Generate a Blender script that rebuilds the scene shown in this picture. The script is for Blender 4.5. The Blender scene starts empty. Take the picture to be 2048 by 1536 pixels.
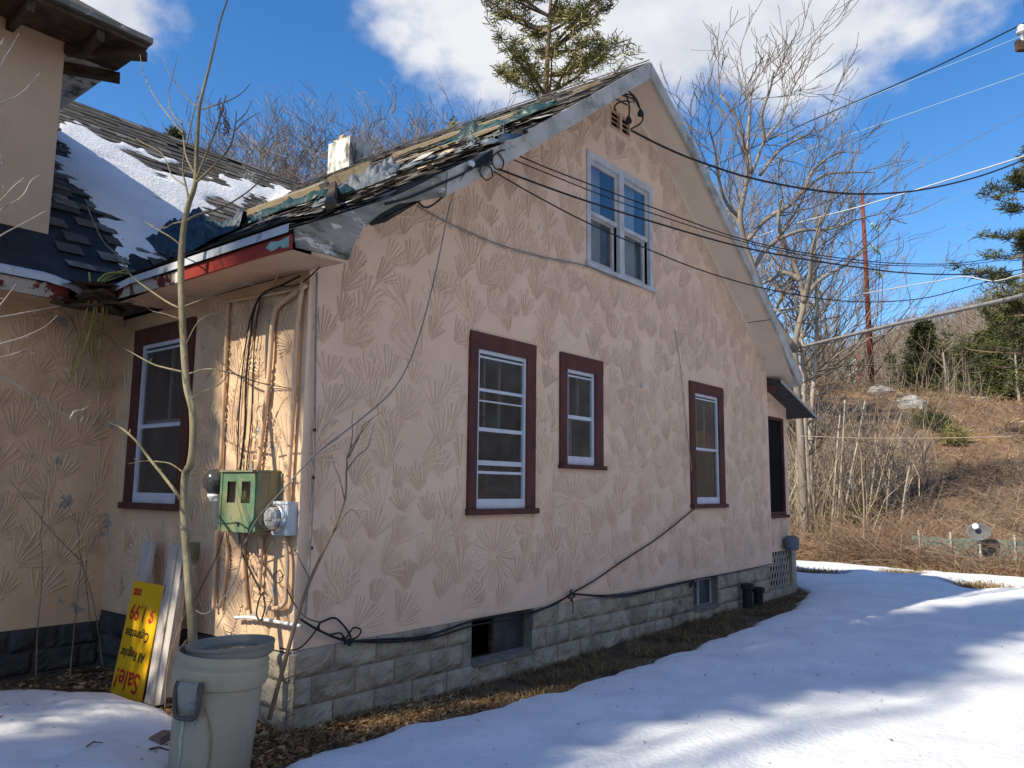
import bpy, math, random
import numpy as np
from mathutils import Vector, Matrix, noise as mnoise

# ------------------------------------------------------------------ camera, sky, sun
scn = bpy.context.scene
COL = scn.collection
FPX, CX, CY = 1580.0, 1024.0, 768.0            # focal length in pixels of a 2048 wide picture
YAW, PITCH, ROLL = [math.radians(a) for a in (39.263, 7.573, 0.629)]
CAM = np.array([-3.5418, -4.8808, 1.64])
def _axes():
    cy, sy, cp, sp = math.cos(YAW), math.sin(YAW), math.cos(PITCH), math.sin(PITCH)
    fwd = np.array([cy*cp, sy*cp, sp]); right = np.array([sy, -cy, 0.0]); up = np.cross(right, fwd)
    c, s = math.cos(ROLL), math.sin(ROLL)
    return c*right + s*up, -s*right + c*up, fwd
RGT, UPV, FWD = _axes()
cam_d = bpy.data.cameras.new('camera'); cam = bpy.data.objects.new('camera', cam_d); COL.objects.link(cam)
cam_d.sensor_width = 36.0; cam_d.lens = FPX/2048*36.0; cam_d.clip_start = 0.05; cam_d.clip_end = 3000
m = Matrix.Identity(4)
for i in range(3):
    m[i][0], m[i][1], m[i][2], m[i][3] = RGT[i], UPV[i], -FWD[i], CAM[i]
cam.matrix_world = m
scn.camera = cam
scn.view_settings.view_transform = 'Standard'; scn.view_settings.look = 'None'
scn.view_settings.exposure = 0.46; scn.view_settings.gamma = 1.0
scn.cycles.max_bounces = 6; scn.cycles.transparent_max_bounces = 12

def ray(px, py):
    return RGT*(px-CX)/FPX - UPV*(py-CY)/FPX + FWD
def onX(px, py, X):
    d = ray(px, py); return CAM + d*((X-CAM[0])/d[0])
def onY(px, py, Y):
    d = ray(px, py); return CAM + d*((Y-CAM[1])/d[1])
def onZ(px, py, Z):
    d = ray(px, py); return CAM + d*((Z-CAM[2])/d[2])
def atD(px, py, D):
    return CAM + ray(px, py)*D

SUN_EL, SUN_DIR = math.radians(40.2), math.radians(-14.6)   # light travels towards SUN_DIR
to_sun = np.array([-math.cos(SUN_DIR)*math.cos(SUN_EL), -math.sin(SUN_DIR)*math.cos(SUN_EL), math.sin(SUN_EL)])
sl = bpy.data.lights.new('sun', 'SUN'); sun = bpy.data.objects.new('sun', sl); COL.objects.link(sun)
sl.energy = 4.8; sl.angle = math.radians(0.55); sl.color = (1.0, 0.89, 0.70)
sun.rotation_euler = Vector(to_sun).to_track_quat('Z', 'Y').to_euler()
sun.location = (-8, 4, 14)

W = bpy.data.worlds.new('World'); scn.world = W; W.use_nodes = True
nt = W.node_tree; N = nt.nodes; L = nt.links
for n in list(N): N.remove(n)
def wn(t, **k):
    n = N.new(t)
    for a, b in k.items(): setattr(n, a, b)
    return n
wout = wn('ShaderNodeOutputWorld'); bg = wn('ShaderNodeBackground'); bg.inputs[1].default_value = 0.15
sky = wn('ShaderNodeTexSky', sky_type='NISHITA'); sky.sun_disc = False
sky.sun_elevation = SUN_EL; sky.sun_rotation = math.atan2(to_sun[0], to_sun[1])
sky.altitude = 200; sky.air_density = 1.0; sky.dust_density = 0.25; sky.ozone_density = 3.0
hsv = wn('ShaderNodeHueSaturation'); hsv.inputs['Saturation'].default_value = 1.28; hsv.inputs['Hue'].default_value = 0.503; hsv.inputs['Value'].default_value = 0.95
L.new(sky.outputs[0], hsv.inputs['Color'])
geo = wn('ShaderNodeTexCoord')
def wmath(op, a, b=None):
    n = wn('ShaderNodeMath', operation=op)
    for i, v in enumerate((a, b)):
        if v is None: continue
        if isinstance(v, (int, float)): n.inputs[i].default_value = v
        else: L.new(v, n.inputs[i])
    return n.outputs[0]
def wdot(v):
    n = wn('ShaderNodeVectorMath', operation='DOT_PRODUCT'); L.new(geo.outputs['Generated'], n.inputs[0]); n.inputs[1].default_value = tuple(v)
    return n.outputs['Value']
def cloud(px, py, *a): return cloud_dir(ray(px, py), *a)
def cloud_dir(c, ru, rv, scale, thr, soft, seed):
    c = c/np.linalg.norm(c)
    a = np.cross(c, [0, 0, 1.0]); a /= np.linalg.norm(a); b = np.cross(a, c)
    den = wdot(c); u = wmath('DIVIDE', wdot(a), den); v = wmath('DIVIDE', wdot(b), den)
    e = wmath('SQRT', wmath('ADD', wmath('POWER', wmath('ABSOLUTE', wmath('DIVIDE', u, ru)), 2.0), wmath('POWER', wmath('ABSOLUTE', wmath('DIVIDE', v, rv)), 2.0)))
    nz = wn('ShaderNodeTexNoise'); nz.inputs['Scale'].default_value = scale; nz.inputs['Detail'].default_value = 7; nz.inputs['Roughness'].default_value = 0.55
    mp = wn('ShaderNodeMapping'); mp.inputs['Location'].default_value = (seed, seed*0.7, seed*1.3); mp.inputs['Scale'].default_value = (1, 1, 1.5)
    L.new(geo.outputs['Generated'], mp.inputs[0]); L.new(mp.outputs[0], nz.inputs['Vector'])
    f = wmath('ADD', wmath('SUBTRACT', 1.0, e), wmath('MULTIPLY', wmath('SUBTRACT', nz.outputs[0], 0.5), 1.5))
    mr = wn('ShaderNodeMapRange', interpolation_type='SMOOTHSTEP'); L.new(f, mr.inputs[0])
    mr.inputs[1].default_value = thr; mr.inputs[2].default_value = thr+soft
    front = wmath('GREATER_THAN', den, 0.2)
    return wmath('MULTIPLY', mr.outputs[0], front), nz.outputs[0]
f1, n1 = cloud(1370, -70, 0.40, 0.20, 6.5, 0.0, 0.42, 1.7)
f2, n2 = cloud(90, -50, 0.15, 0.085, 9.0, 0.05, 0.5, 4.2)
f3, n3 = cloud_dir(np.array([-0.30, -0.83, 0.50]), 0.85, 0.42, 3.0, -0.1, 0.7, 8.8)   # unseen cloud bank added behind the viewer to fill the shaded wall
mx = wn('ShaderNodeMix', data_type='RGBA')
L.new(wmath('MINIMUM', wmath('ADD', wmath('ADD', f1, f2), f3), 1.0), mx.inputs[0]); L.new(hsv.outputs[0], mx.inputs[6])
cr = wn('ShaderNodeValToRGB'); L.new(n1, cr.inputs[0])
cr.color_ramp.elements[0].position = 0.3; cr.color_ramp.elements[0].color = (0.62, 0.66, 0.78, 1)
cr.color_ramp.elements[1].position = 0.62; cr.color_ramp.elements[1].color = (0.92, 0.93, 0.97, 1)
cm = wn('ShaderNodeVectorMath', operation='SCALE'); L.new(cr.outputs[0], cm.inputs[0]); cm.inputs[3].default_value = 4.6
L.new(cm.outputs[0], mx.inputs[7]); L.new(mx.outputs[2], bg.inputs[0]); L.new(bg.outputs[0], wout.inputs[0])

# ------------------------------------------------------------------ helpers
rng = random.Random(11)
class MB:
    def __init__(s): s.v = []; s.f = []; s.m = []
    def add(s, vs, fs, mi=0):
        o = len(s.v); s.v.extend([tuple(map(float, p)) for p in vs])
        for f in fs: s.f.append(tuple(o+i for i in f)); s.m.append(mi)
    def quad(s, a, b, c, d, mi=0): s.add([a, b, c, d], [(0, 1, 2, 3)], mi)
    def tri(s, a, b, c, mi=0): s.add([a, b, c], [(0, 1, 2)], mi)
    def box(s, x0, x1, y0, y1, z0, z1, mi=0):
        s.hexa([(x0,y0,z0),(x1,y0,z0),(x1,y1,z0),(x0,y1,z0),(x0,y0,z1),(x1,y0,z1),(x1,y1,z1),(x0,y1,z1)], mi)
    def hexa(s, p, mi=0):
        s.add(p, [(0,3,2,1),(4,5,6,7),(0,1,5,4),(1,2,6,5),(2,3,7,6),(3,0,4,7)], mi)
    def beam(s, a, b, w, h, up=(0,0,1), mi=0):
        a = np.array(a, float); b = np.array(b, float); d = b-a; d /= np.linalg.norm(d)
        u = np.array(up, float); sd = np.cross(d, u); sd /= np.linalg.norm(sd); u = np.cross(sd, d)
        c = []
        for q in (a, b):
            c += [q-sd*w/2-u*h/2, q+sd*w/2-u*h/2, q+sd*w/2+u*h/2, q-sd*w/2+u*h/2]
        s.hexa([c[0], c[1], c[5], c[4], c[3], c[2], c[6], c[7]], mi)
    def tube(s, pts, r, n=6, mi=0, cap=True):
        P = np.array(pts, float); k = len(P)
        R = np.full(k, r, float) if np.isscalar(r) else np.array(r, float)
        if len(R) != k: R = np.interp(np.linspace(0, 1, k), np.linspace(0, 1, len(R)), R)
        T = np.gradient(P, axis=0) if k > 2 else np.array([P[1]-P[0]]*2)
        T /= np.linalg.norm(T, axis=1)[:, None]+1e-12
        ref = np.array([0.31, 0.17, 0.93]) if abs(T[0][2]) < 0.9 else np.array([1.0, 0.1, 0])
        vs = []
        for i in range(k):
            a = np.cross(T[i], ref); la = np.linalg.norm(a)
            if la < 1e-3: a = np.cross(T[i], [0.9, 0.3, 0.1]); la = np.linalg.norm(a)
            a /= la; b = np.cross(T[i], a); ref = np.cross(a, T[i])*1.0
            for j in range(n):
                t = 2*math.pi*j/n; vs.append(P[i]+(a*math.cos(t)+b*math.sin(t))*R[i])
        fs = [(i*n+j, i*n+(j+1) % n, (i+1)*n+(j+1) % n, (i+1)*n+j) for i in range(k-1) for j in range(n)]
        if cap and n > 3: fs += [tuple(range(n-1, -1, -1)), tuple((k-1)*n+j for j in range(n))]
        s.add(vs, fs, mi)
    def lathe(s, prof, origin, axis=(0,0,1), n=28, mi=0):
        ax = np.array(axis, float); ax /= np.linalg.norm(ax); o = np.array(origin, float)
        a = np.cross(ax, [0.13, 0.97, 0.2]); a /= np.linalg.norm(a); b = np.cross(ax, a)
        vs = [o+ax*h+(a*math.cos(2*math.pi*j/n)+b*math.sin(2*math.pi*j/n))*r for r, h in prof for j in range(n)]
        k = len(prof)
        s.add(vs, [(i*n+j, i*n+(j+1) % n, (i+1)*n+(j+1) % n, (i+1)*n+j) for i in range(k-1) for j in range(n)], mi)
    def grid(s, P, mi=0):
        P = np.array(P, float); a, b = P.shape[:2]
        s.add(P.reshape(-1, 3), [(i*b+j, (i+1)*b+j, (i+1)*b+j+1, i*b+j+1) for i in range(a-1) for j in range(b-1)], mi)
    def prism(s, poly, off, mi=0):
        n = len(poly); o = np.array(off, float); P = [np.array(p, float) for p in poly]
        s.add(P+[p+o for p in P], [tuple(range(n)), tuple(range(2*n-1, n-1, -1))]+[(i, i+n, (i+1) % n+n, (i+1) % n) for i in range(n)], mi)
def raw(name, V, F, MI, mats, smooth=False):
    me = bpy.data.meshes.new(name)
    if isinstance(F, np.ndarray):
        nf, k = F.shape
        me.vertices.add(len(V)); me.vertices.foreach_set('co', np.asarray(V, np.float32).ravel())
        me.loops.add(nf*k); me.loops.foreach_set('vertex_index', F.astype(np.int32).ravel())
        me.polygons.add(nf); me.polygons.foreach_set('loop_start', np.arange(0, nf*k, k, dtype=np.int32))
        me.update(calc_edges=True)
    else:
        me.from_pydata(V, [], F)
    if MI is not None and len(mats) > 1: me.polygons.foreach_set('material_index', np.asarray(MI, np.int32))
    for mt in mats: me.materials.append(mt)
    me.polygons.foreach_set('use_smooth', np.full(len(me.polygons), smooth, bool)); me.update()
    return me
def base_of(p):
    b = np.zeros(3)
    while p is not None: b = b+np.array(p.location); p = p.parent
    return b
def build(mb, name, mats, parent=None, smooth=False, loc=None):
    """link a mesh given in world coordinates; its origin goes to the parent's base (or loc)"""
    if not isinstance(mats, (list, tuple)): mats = [mats]
    b = base_of(parent) if parent is not None else (np.array(loc, float) if loc is not None else np.zeros(3))
    V = [(p[0]-b[0], p[1]-b[1], p[2]-b[2]) for p in mb.v]
    o = bpy.data.objects.new(name, raw(name, V, mb.f, mb.m, mats, smooth)); COL.objects.link(o)
    if parent is not None: o.parent = parent
    elif loc is not None: o.location = tuple(b)
    return o
def tag(o, label=None, cat=None, group=None, kind=None):
    for k, v in (('label', label), ('category', cat), ('group', group), ('kind', kind)):
        if v: o[k] = v
    return o
def empty(name, loc, label, cat, group=None):
    o = bpy.data.objects.new(name, None); COL.objects.link(o); o.location = tuple(float(q) for q in loc); o.empty_display_size = 0.1
    return tag(o, label, cat, group)
def copy_tree(o, parent=None):
    c = o.copy(); COL.objects.link(c)
    if parent is not None: c.parent = parent
    for ch in list(o.children): copy_tree(ch, c)
    return c
def smooth_path(pts, n):
    P = np.array(pts, float)
    if len(P) < 3: return np.array([P[0]+(P[-1]-P[0])*t for t in np.linspace(0, 1, n)])
    s = np.concatenate([[0], np.cumsum(np.linalg.norm(np.diff(P, axis=0), axis=1))]); s /= s[-1]
    Q = np.vstack([2*P[0]-P[1], P, 2*P[-1]-P[-2]]); out = []
    for t in np.linspace(0, 1, n):
        i = min(max(int(np.searchsorted(s, t, 'right'))-1, 0), len(P)-2); u = (t-s[i])/(s[i+1]-s[i]+1e-12)
        a, b, c, d = Q[i], Q[i+1], Q[i+2], Q[i+3]
        out.append(0.5*((2*b)+(c-a)*u+(2*a-5*b+4*c-d)*u*u+(3*b-a-3*c+d)*u**3))
    return np.array(out)
def nz3(x, y, z=0.0): return mnoise.noise(Vector((x, y, z)))
def sticks(P0, P1, R0, R1):
    """three-sided tapered sticks, vectorised -> V, F"""
    P0 = np.asarray(P0, float); P1 = np.asarray(P1, float); n = len(P0)
    R0 = np.broadcast_to(np.asarray(R0, float), (n,)); R1 = np.broadcast_to(np.asarray(R1, float), (n,))
    d = P1-P0; d /= np.linalg.norm(d, axis=1)[:, None]+1e-12
    ref = np.where(np.abs(d[:, 2:3]) < 0.9, np.array([[0, 0, 1.0]]), np.array([[1.0, 0, 0]]))
    a = np.cross(d, ref); a /= np.linalg.norm(a, axis=1)[:, None]+1e-12; b = np.cross(d, a)
    V = np.empty((n, 6, 3))
    for j in range(3):
        t = 2*math.pi*j/3; o = a*math.cos(t)+b*math.sin(t)
        V[:, j] = P0+o*R0[:, None]; V[:, 3+j] = P1+o*R1[:, None]
    base = (np.arange(n)*6)[:, None]
    F = np.concatenate([base+np.array([[j, (j+1) % 3, 3+(j+1) % 3, 3+j]]) for j in range(3)])
    return V.reshape(-1, 3), F
def build_np(name, V, F, MI, mats, parent=None, loc=None, smooth=False):
    b = base_of(parent) if parent is not None else (np.array(loc, float) if loc is not None else np.zeros(3))
    o = bpy.data.objects.new(name, raw(name, V-b, F, MI, mats, smooth)); COL.objects.link(o)
    if parent is not None: o.parent = parent
    elif loc is not None: o.location = tuple(b)
    return o

# ------------------------------------------------------------------ materials
def new_mat(name):
    mt = bpy.data.materials.new(name); mt.use_nodes = True
    return mt, mt.node_tree, mt.node_tree.nodes['Principled BSDF']
def rgba(c): return (c[0], c[1], c[2], 1.0)
def nmat(name, c1, c2, scale=8.0, rough=0.85, bump=0.0, bscale=40.0, stains=(), detail=6, stretch=(1, 1, 1), spec=0.3, metal=0.0, ramp=(0.35, 0.65)):
    """two-colour noise surface; stains = (colour, scale, threshold, softness) patches of wear with a shape of their own"""
    mt, t, b = new_mat(name); n = t.nodes; l = t.links
    g = n.new('ShaderNodeNewGeometry'); mp = n.new('ShaderNodeMapping'); mp.inputs['Scale'].default_value = stretch
    l.new(g.outputs['Position'], mp.inputs[0])
    def noise(sc, det=detail, off=0.0, r=0.6, st=(1, 1, 1)):
        q = n.new('ShaderNodeTexNoise'); q.inputs['Scale'].default_value = sc; q.inputs['Detail'].default_value = det; q.inputs['Roughness'].default_value = r
        if off:
            m2 = n.new('ShaderNodeMapping'); m2.inputs['Location'].default_value = (off, off*1.7, off*0.6); m2.inputs['Scale'].default_value = st; l.new(mp.outputs[0], m2.inputs[0]); l.new(m2.outputs[0], q.inputs[0])
        else: l.new(mp.outputs[0], q.inputs[0])
        return q.outputs[0]
    r = n.new('ShaderNodeValToRGB'); l.new(noise(scale), r.inputs[0])
    r.color_ramp.elements[0].position = ramp[0]; r.color_ramp.elements[0].color = rgba(c1)
    r.color_ramp.elements[1].position = ramp[1]; r.color_ramp.elements[1].color = rgba(c2)
    col = r.outputs[0]
    for i, st_ in enumerate(stains):
        sc_col, sc, thr, soft = st_[:4]
        mr = n.new('ShaderNodeMapRange'); mr.inputs[1].default_value = thr; mr.inputs[2].default_value = thr+soft
        l.new(noise(sc, 8, 3.1+i*5.3, 0.65, st_[4] if len(st_) > 4 else (1, 1, 1)), mr.inputs[0])
        x = n.new('ShaderNodeMix'); x.data_type = 'RGBA'; l.new(mr.outputs[0], x.inputs[0]); l.new(col, x.inputs[6]); x.inputs[7].default_value = rgba(sc_col); col = x.outputs[2]
    l.new(col, b.inputs['Base Color'])
    b.inputs['Roughness'].default_value = rough; b.inputs['Specular IOR Level'].default_value = spec; b.inputs['Metallic'].default_value = metal
    if bump:
        bp = n.new('ShaderNodeBump'); bp.inputs['Strength'].default_value = bump; bp.inputs['Distance'].default_value = 0.02
        l.new(noise(bscale, 5, 9.0), bp.inputs['Height']); l.new(bp.outputs[0], b.inputs['Normal'])
    return mt
M = {}
M['stucco'] = nmat('stucco', (0.71, 0.51, 0.375), (0.80, 0.59, 0.44), 1.6, 0.88, 0.45, 26, stains=(((0.50, 0.345, 0.235), 3.0, 0.62, 0.22, (2.2, 2.2, 0.16)), ((0.44, 0.29, 0.205), 1.1, 0.60, 0.28), ((0.40, 0.41, 0.42), 6.5, 0.685, 0.015)))
M['stucco_old'] = nmat('stucco_old', (0.60, 0.42, 0.27), (0.72, 0.515, 0.34), 1.8, 0.88, 0.4, 22, stains=(((0.28, 0.20, 0.13), 1.6, 0.54, 0.3), ((0.30, 0.30, 0.29), 3.2, 0.62, 0.03)))
M['stucco_dirt_shade'] = nmat('stucco_dirt_shade', (0.42, 0.295, 0.205), (0.68, 0.50, 0.36), 2.2, 0.9)
M['stucco_plain'] = nmat('stucco_plain', (0.60, 0.42, 0.29), (0.67, 0.48, 0.335), 2.0, 0.9, 0.15, 30, stains=(((0.42, 0.28, 0.19), 1.4, 0.6, 0.3),))
M['block'] = nmat('block', (0.29, 0.25, 0.19), (0.45, 0.395, 0.305), 5, 0.92, 0.8, 30, stains=(((0.12, 0.11, 0.095), 2.2, 0.54, 0.2), ((0.16, 0.14, 0.04), 1.3, 0.66, 0.12)))
M['block_b'] = nmat('block_grey', (0.26, 0.225, 0.17), (0.40, 0.355, 0.275), 5, 0.92, 0.9, 30, stains=(((0.12, 0.11, 0.085), 2.6, 0.53, 0.2), ((0.20, 0.17, 0.05), 1.6, 0.60, 0.12)))
M['block_c'] = nmat('block_pale', (0.32, 0.28, 0.21), (0.47, 0.415, 0.32), 5, 0.92, 0.9, 30, stains=(((0.14, 0.125, 0.10), 3.0, 0.54, 0.2),))
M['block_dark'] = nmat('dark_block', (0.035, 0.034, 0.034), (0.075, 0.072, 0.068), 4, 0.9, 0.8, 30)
M['old_deck'] = nmat('old_deck', (0.055, 0.05, 0.045), (0.16, 0.145, 0.125), 5, 0.95, 0.5, 30, stains=(((0.28, 0.25, 0.20), 6, 0.60, 0.05),), stretch=(3, 0.7, 1))
M['hill_dark'] = nmat('dark_slope', (0.035, 0.025, 0.018), (0.09, 0.065, 0.045), 0.3, 0.95)
M['mortar'] = nmat('mortar', (0.15, 0.135, 0.115), (0.26, 0.235, 0.20), 12, 0.95, 0.5, 60)
M['maroon'] = nmat('maroon', (0.075, 0.027, 0.021), (0.11, 0.040, 0.031), 7, 0.7, 0.3, 60, stains=(((0.42, 0.38, 0.36), 18, 0.69, 0.02), ((0.05, 0.018, 0.015), 3, 0.55, 0.1),), stretch=(1, 1, 0.5))
M['red'] = nmat('red_paint', (0.24, 0.028, 0.02), (0.30, 0.04, 0.03), 6, 0.55, 0.2, 50, stains=(((0.55, 0.50, 0.45), 8, 0.72, 0.01),))
M['red_worn'] = nmat('red_worn', (0.34, 0.30, 0.25), (0.42, 0.38, 0.32), 6, 0.85, 0.4, 40, stains=(((0.13, 0.022, 0.02), 4.5, 0.52, 0.02),))
M['teal_flake'] = nmat('teal_flake', (0.22, 0.40, 0.36), (0.30, 0.48, 0.43), 20, 0.7)
M['alu'] = nmat('white_aluminium', (0.50, 0.53, 0.60), (0.60, 0.63, 0.69), 6, 0.5, 0.05, 40, stains=(((0.30, 0.31, 0.33), 9, 0.68, 0.1),))
M['grey_frame'] = nmat('grey_frame', (0.40, 0.41, 0.43), (0.55, 0.56, 0.58), 5, 0.6, 0.1, 40, stains=(((0.22, 0.22, 0.22), 7, 0.62, 0.1),))
M['cream_soffit'] = nmat('cream_soffit', (0.66, 0.54, 0.43), (0.74, 0.63, 0.52), 1.4, 0.8, 0.1, 30, stains=(((0.50, 0.32, 0.17), 0.9, 0.62, 0.12), ((0.30, 0.27, 0.23), 14, 0.70, 0.03)))
M['eave_soffit'] = nmat('eave_soffit', (0.52, 0.33, 0.22), (0.60, 0.41, 0.29), 2.5, 0.85, 0.2, 30, stains=(((0.36, 0.30, 0.17), 2.0, 0.58, 0.1), ((0.62, 0.55, 0.45), 5.0, 0.66, 0.05)))
M['old_board'] = nmat('weathered_board', (0.16, 0.15, 0.125), (0.33, 0.32, 0.275), 3.5, 0.9, 0.5, 40, stains=(((0.62, 0.60, 0.55), 9, 0.585, 0.03), ((0.07, 0.075, 0.05), 4, 0.58, 0.1)), stretch=(0.6, 1, 1.6))
M['grey_board'] = nmat('grey_board', (0.36, 0.35, 0.32), (0.54, 0.53, 0.50), 3, 0.85, 0.4, 40, stains=(((0.20, 0.205, 0.165), 3.2, 0.53, 0.14), ((0.62, 0.60, 0.55), 12, 0.63, 0.03)))
M['raw_wood'] = nmat('raw_wood', (0.42, 0.33, 0.21), (0.58, 0.47, 0.31), 6, 0.85, 0.4, 50, stretch=(6, 0.8, 6), stains=(((0.16, 0.12, 0.08), 3, 0.60, 0.1),))
M['dark_wood'] = nmat('dark_wood', (0.045, 0.03, 0.022), (0.11, 0.075, 0.05), 6, 0.9, 0.4, 40, stretch=(1, 1, 3))
M['shingle_a'] = nmat('shingle_a', (0.050, 0.047, 0.045), (0.085, 0.08, 0.075), 9, 0.95, 0.4, 90)
M['shingle_b'] = nmat('shingle_b', (0.075, 0.066, 0.058), (0.125, 0.112, 0.098), 9, 0.95, 0.4, 90)
M['shingle_c'] = nmat('shingle_c', (0.11, 0.105, 0.098), (0.20, 0.19, 0.175), 9, 0.95, 0.4, 90)
M['tar'] = nmat('tar_paper', (0.008, 0.009, 0.012), (0.022, 0.023, 0.028), 5, 0.75, 0.4, 12)
M['drip_edge'] = nmat('drip_edge', (0.42, 0.46, 0.52), (0.54, 0.57, 0.62), 4, 0.55, 0.1, 30, stains=(((0.25, 0.27, 0.30), 6, 0.6, 0.1),))
M['white_paint'] = nmat('white_paint', (0.56, 0.54, 0.50), (0.70, 0.68, 0.63), 3, 0.85, 0.5, 30, stains=(((0.10, 0.095, 0.085), 4.5, 0.50, 0.14),), stretch=(1, 1, 0.45))
M['brick'] = nmat('chimney_brick', (0.42, 0.28, 0.15), (0.58, 0.42, 0.24), 9, 0.9, 0.4, 40)
M['snow'] = nmat('snow', (0.66, 0.69, 0.73), (0.77, 0.79, 0.82), 1.6, 0.75, 0.7, 24, spec=0.2, stains=(((0.48, 0.44, 0.38), 30, 0.735, 0.02), ((0.58, 0.60, 0.64), 0.9, 0.56, 0.2)))
M['snow_old'] = nmat('snow_old', (0.66, 0.69, 0.73), (0.77, 0.79, 0.82), 1.3, 0.75, 0.55, 14, spec=0.2, stains=(((0.42, 0.37, 0.30), 38, 0.77, 0.02),))
M['soil'] = nmat('soil', (0.050, 0.034, 0.022), (0.13, 0.09, 0.055), 7, 0.95, 0.8, 30, stains=(((0.22, 0.15, 0.07), 3, 0.55, 0.1),))
M['hill'] = nmat('leaf_litter', (0.095, 0.062, 0.042), (0.21, 0.14, 0.092), 0.9, 0.95, 0.8, 6, stains=(((0.30, 0.19, 0.095), 0.35, 0.52, 0.12), ((0.06, 0.045, 0.03), 1.8, 0.60, 0.1)))
M['far_hill'] = nmat('far_hill', (0.105, 0.085, 0.07), (0.18, 0.145, 0.115), 0.06, 0.95, 0.3, 2)
M['rock'] = nmat('rock', (0.20, 0.195, 0.185), (0.40, 0.385, 0.36), 1.6, 0.9, 0.8, 8, stains=(((0.10, 0.095, 0.085), 2.5, 0.55, 0.1),))
M['straw'] = nmat('dry_grass', (0.20, 0.135, 0.06), (0.36, 0.25, 0.12), 3, 0.9)
M['straw_dark'] = nmat('dark_grass', (0.075, 0.048, 0.024), (0.16, 0.10, 0.05), 3, 0.9)
M['leaf'] = nmat('dead_leaf', (0.13, 0.065, 0.03), (0.30, 0.17, 0.08), 12, 0.85)
M['leaf_light'] = nmat('pale_leaf', (0.34, 0.22, 0.12), (0.46, 0.32, 0.19), 12, 0.85)
M['bark_sap'] = nmat('bark_sapling', (0.16, 0.14, 0.085), (0.30, 0.265, 0.17), 7, 0.85, 0.5, 40, stretch=(1, 1, 0.5), stains=(((0.10, 0.085, 0.055), 9, 0.58, 0.08), ((0.40, 0.38, 0.30), 14, 0.66, 0.05)))
M['bark_twig'] = nmat('bark_twig', (0.16, 0.115, 0.075), (0.27, 0.20, 0.13), 9, 0.85)
M['bark_pale'] = nmat('bark_pale', (0.25, 0.215, 0.17), (0.52, 0.46, 0.38), 2.5, 0.85, 0.4, 16, stains=(((0.16, 0.13, 0.10), 4, 0.56, 0.06),), stretch=(1, 1, 0.6))
M['bark_grey'] = nmat('bark_grey', (0.19, 0.165, 0.14), (0.33, 0.285, 0.235), 2, 0.9, 0.4, 12, stretch=(1, 1, 0.4))
M['bark_brown'] = nmat('bark_brown', (0.12, 0.085, 0.06), (0.22, 0.16, 0.11), 2, 0.9, 0.4, 12, stretch=(1, 1, 0.4))
M['twig_grey'] = nmat('twig_grey', (0.15, 0.125, 0.10), (0.25, 0.21, 0.165), 0.7, 0.9)
M['twig_brown'] = nmat('twig_brown', (0.17, 0.135, 0.105), (0.28, 0.225, 0.175), 0.5, 0.9)
M['bramble_a'] = nmat('bramble_red', (0.18, 0.105, 0.07), (0.30, 0.185, 0.12), 0.6, 0.85)
M['bramble_b'] = nmat('bramble_tan', (0.28, 0.21, 0.145), (0.43, 0.335, 0.235), 0.8, 0.85)
M['needle_a'] = nmat('needle_dark', (0.035, 0.048, 0.020), (0.075, 0.090, 0.036), 0.8, 0.7)
M['needle_b'] = nmat('needle_olive', (0.075, 0.085, 0.026), (0.14, 0.145, 0.05), 0.9, 0.7)
M['needle_c'] = nmat('needle_yellow', (0.20, 0.19, 0.065), (0.34, 0.315, 0.12), 1.2, 0.7)
M['rust'] = nmat('rust_steel', (0.16, 0.042, 0.028), (0.24, 0.066, 0.042), 1.5, 0.8, 0.1, 10)
M['dark_steel'] = nmat('dark_steel', (0.03, 0.033, 0.04), (0.05, 0.055, 0.065), 2, 0.7)
M['insulator'] = nmat('insulator', (0.30, 0.52, 0.50), (0.42, 0.64, 0.60), 4, 0.3, spec=0.6)
M['insul_white'] = nmat('insulator_white', (0.62, 0.62, 0.60), (0.74, 0.74, 0.72), 4, 0.35)
M['pole_wood'] = nmat('pole_wood', (0.10, 0.07, 0.05), (0.17, 0.12, 0.085), 3, 0.9, 0.3, 30, stretch=(1, 1, 0.3))
M['rubber'] = nmat('black_rubber', (0.010, 0.010, 0.011), (0.022, 0.021, 0.021), 8, 0.6)
M['wire_grey'] = nmat('grey_wire', (0.17, 0.165, 0.16), (0.28, 0.27, 0.26), 8, 0.6)
M['wire_alu'] = nmat('aluminium_wire', (0.48, 0.48, 0.49), (0.60, 0.60, 0.60), 8, 0.5)
M['wire_pale'] = nmat('pale_wire', (0.30, 0.46, 0.54), (0.40, 0.56, 0.62), 3, 0.5)
M['wire_tan'] = nmat('tan_wire', (0.36, 0.29, 0.22), (0.48, 0.39, 0.30), 8, 0.7)
M['conduit'] = nmat('painted_pipe', (0.58, 0.39, 0.245), (0.68, 0.475, 0.31), 6, 0.7, 0.2, 60, stains=(((0.26, 0.18, 0.11), 5, 0.64, 0.08),))
M['pvc'] = nmat('white_pipe', (0.66, 0.65, 0.62), (0.76, 0.75, 0.72), 8, 0.5)
M['cab_green'] = nmat('cabinet_green', (0.10, 0.185, 0.11), (0.24, 0.245, 0.14), 4.5, 0.55, 0.1, 60, stains=(((0.10, 0.27, 0.20), 5, 0.58, 0.1), ((0.20, 0.07, 0.03), 9, 0.70, 0.04)), ramp=(0.42, 0.6))
M['cab_side'] = nmat('cabinet_side', (0.17, 0.17, 0.10), (0.27, 0.25, 0.16), 4.5, 0.6, 0.1, 60, stains=(((0.16, 0.06, 0.03), 7, 0.64, 0.05),))
M['meter_grey'] = nmat('meter_grey', (0.40, 0.44, 0.48), (0.52, 0.55, 0.58), 5, 0.5, 0.05, 40, stains=(((0.24, 0.25, 0.26), 8, 0.64, 0.08),))
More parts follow.
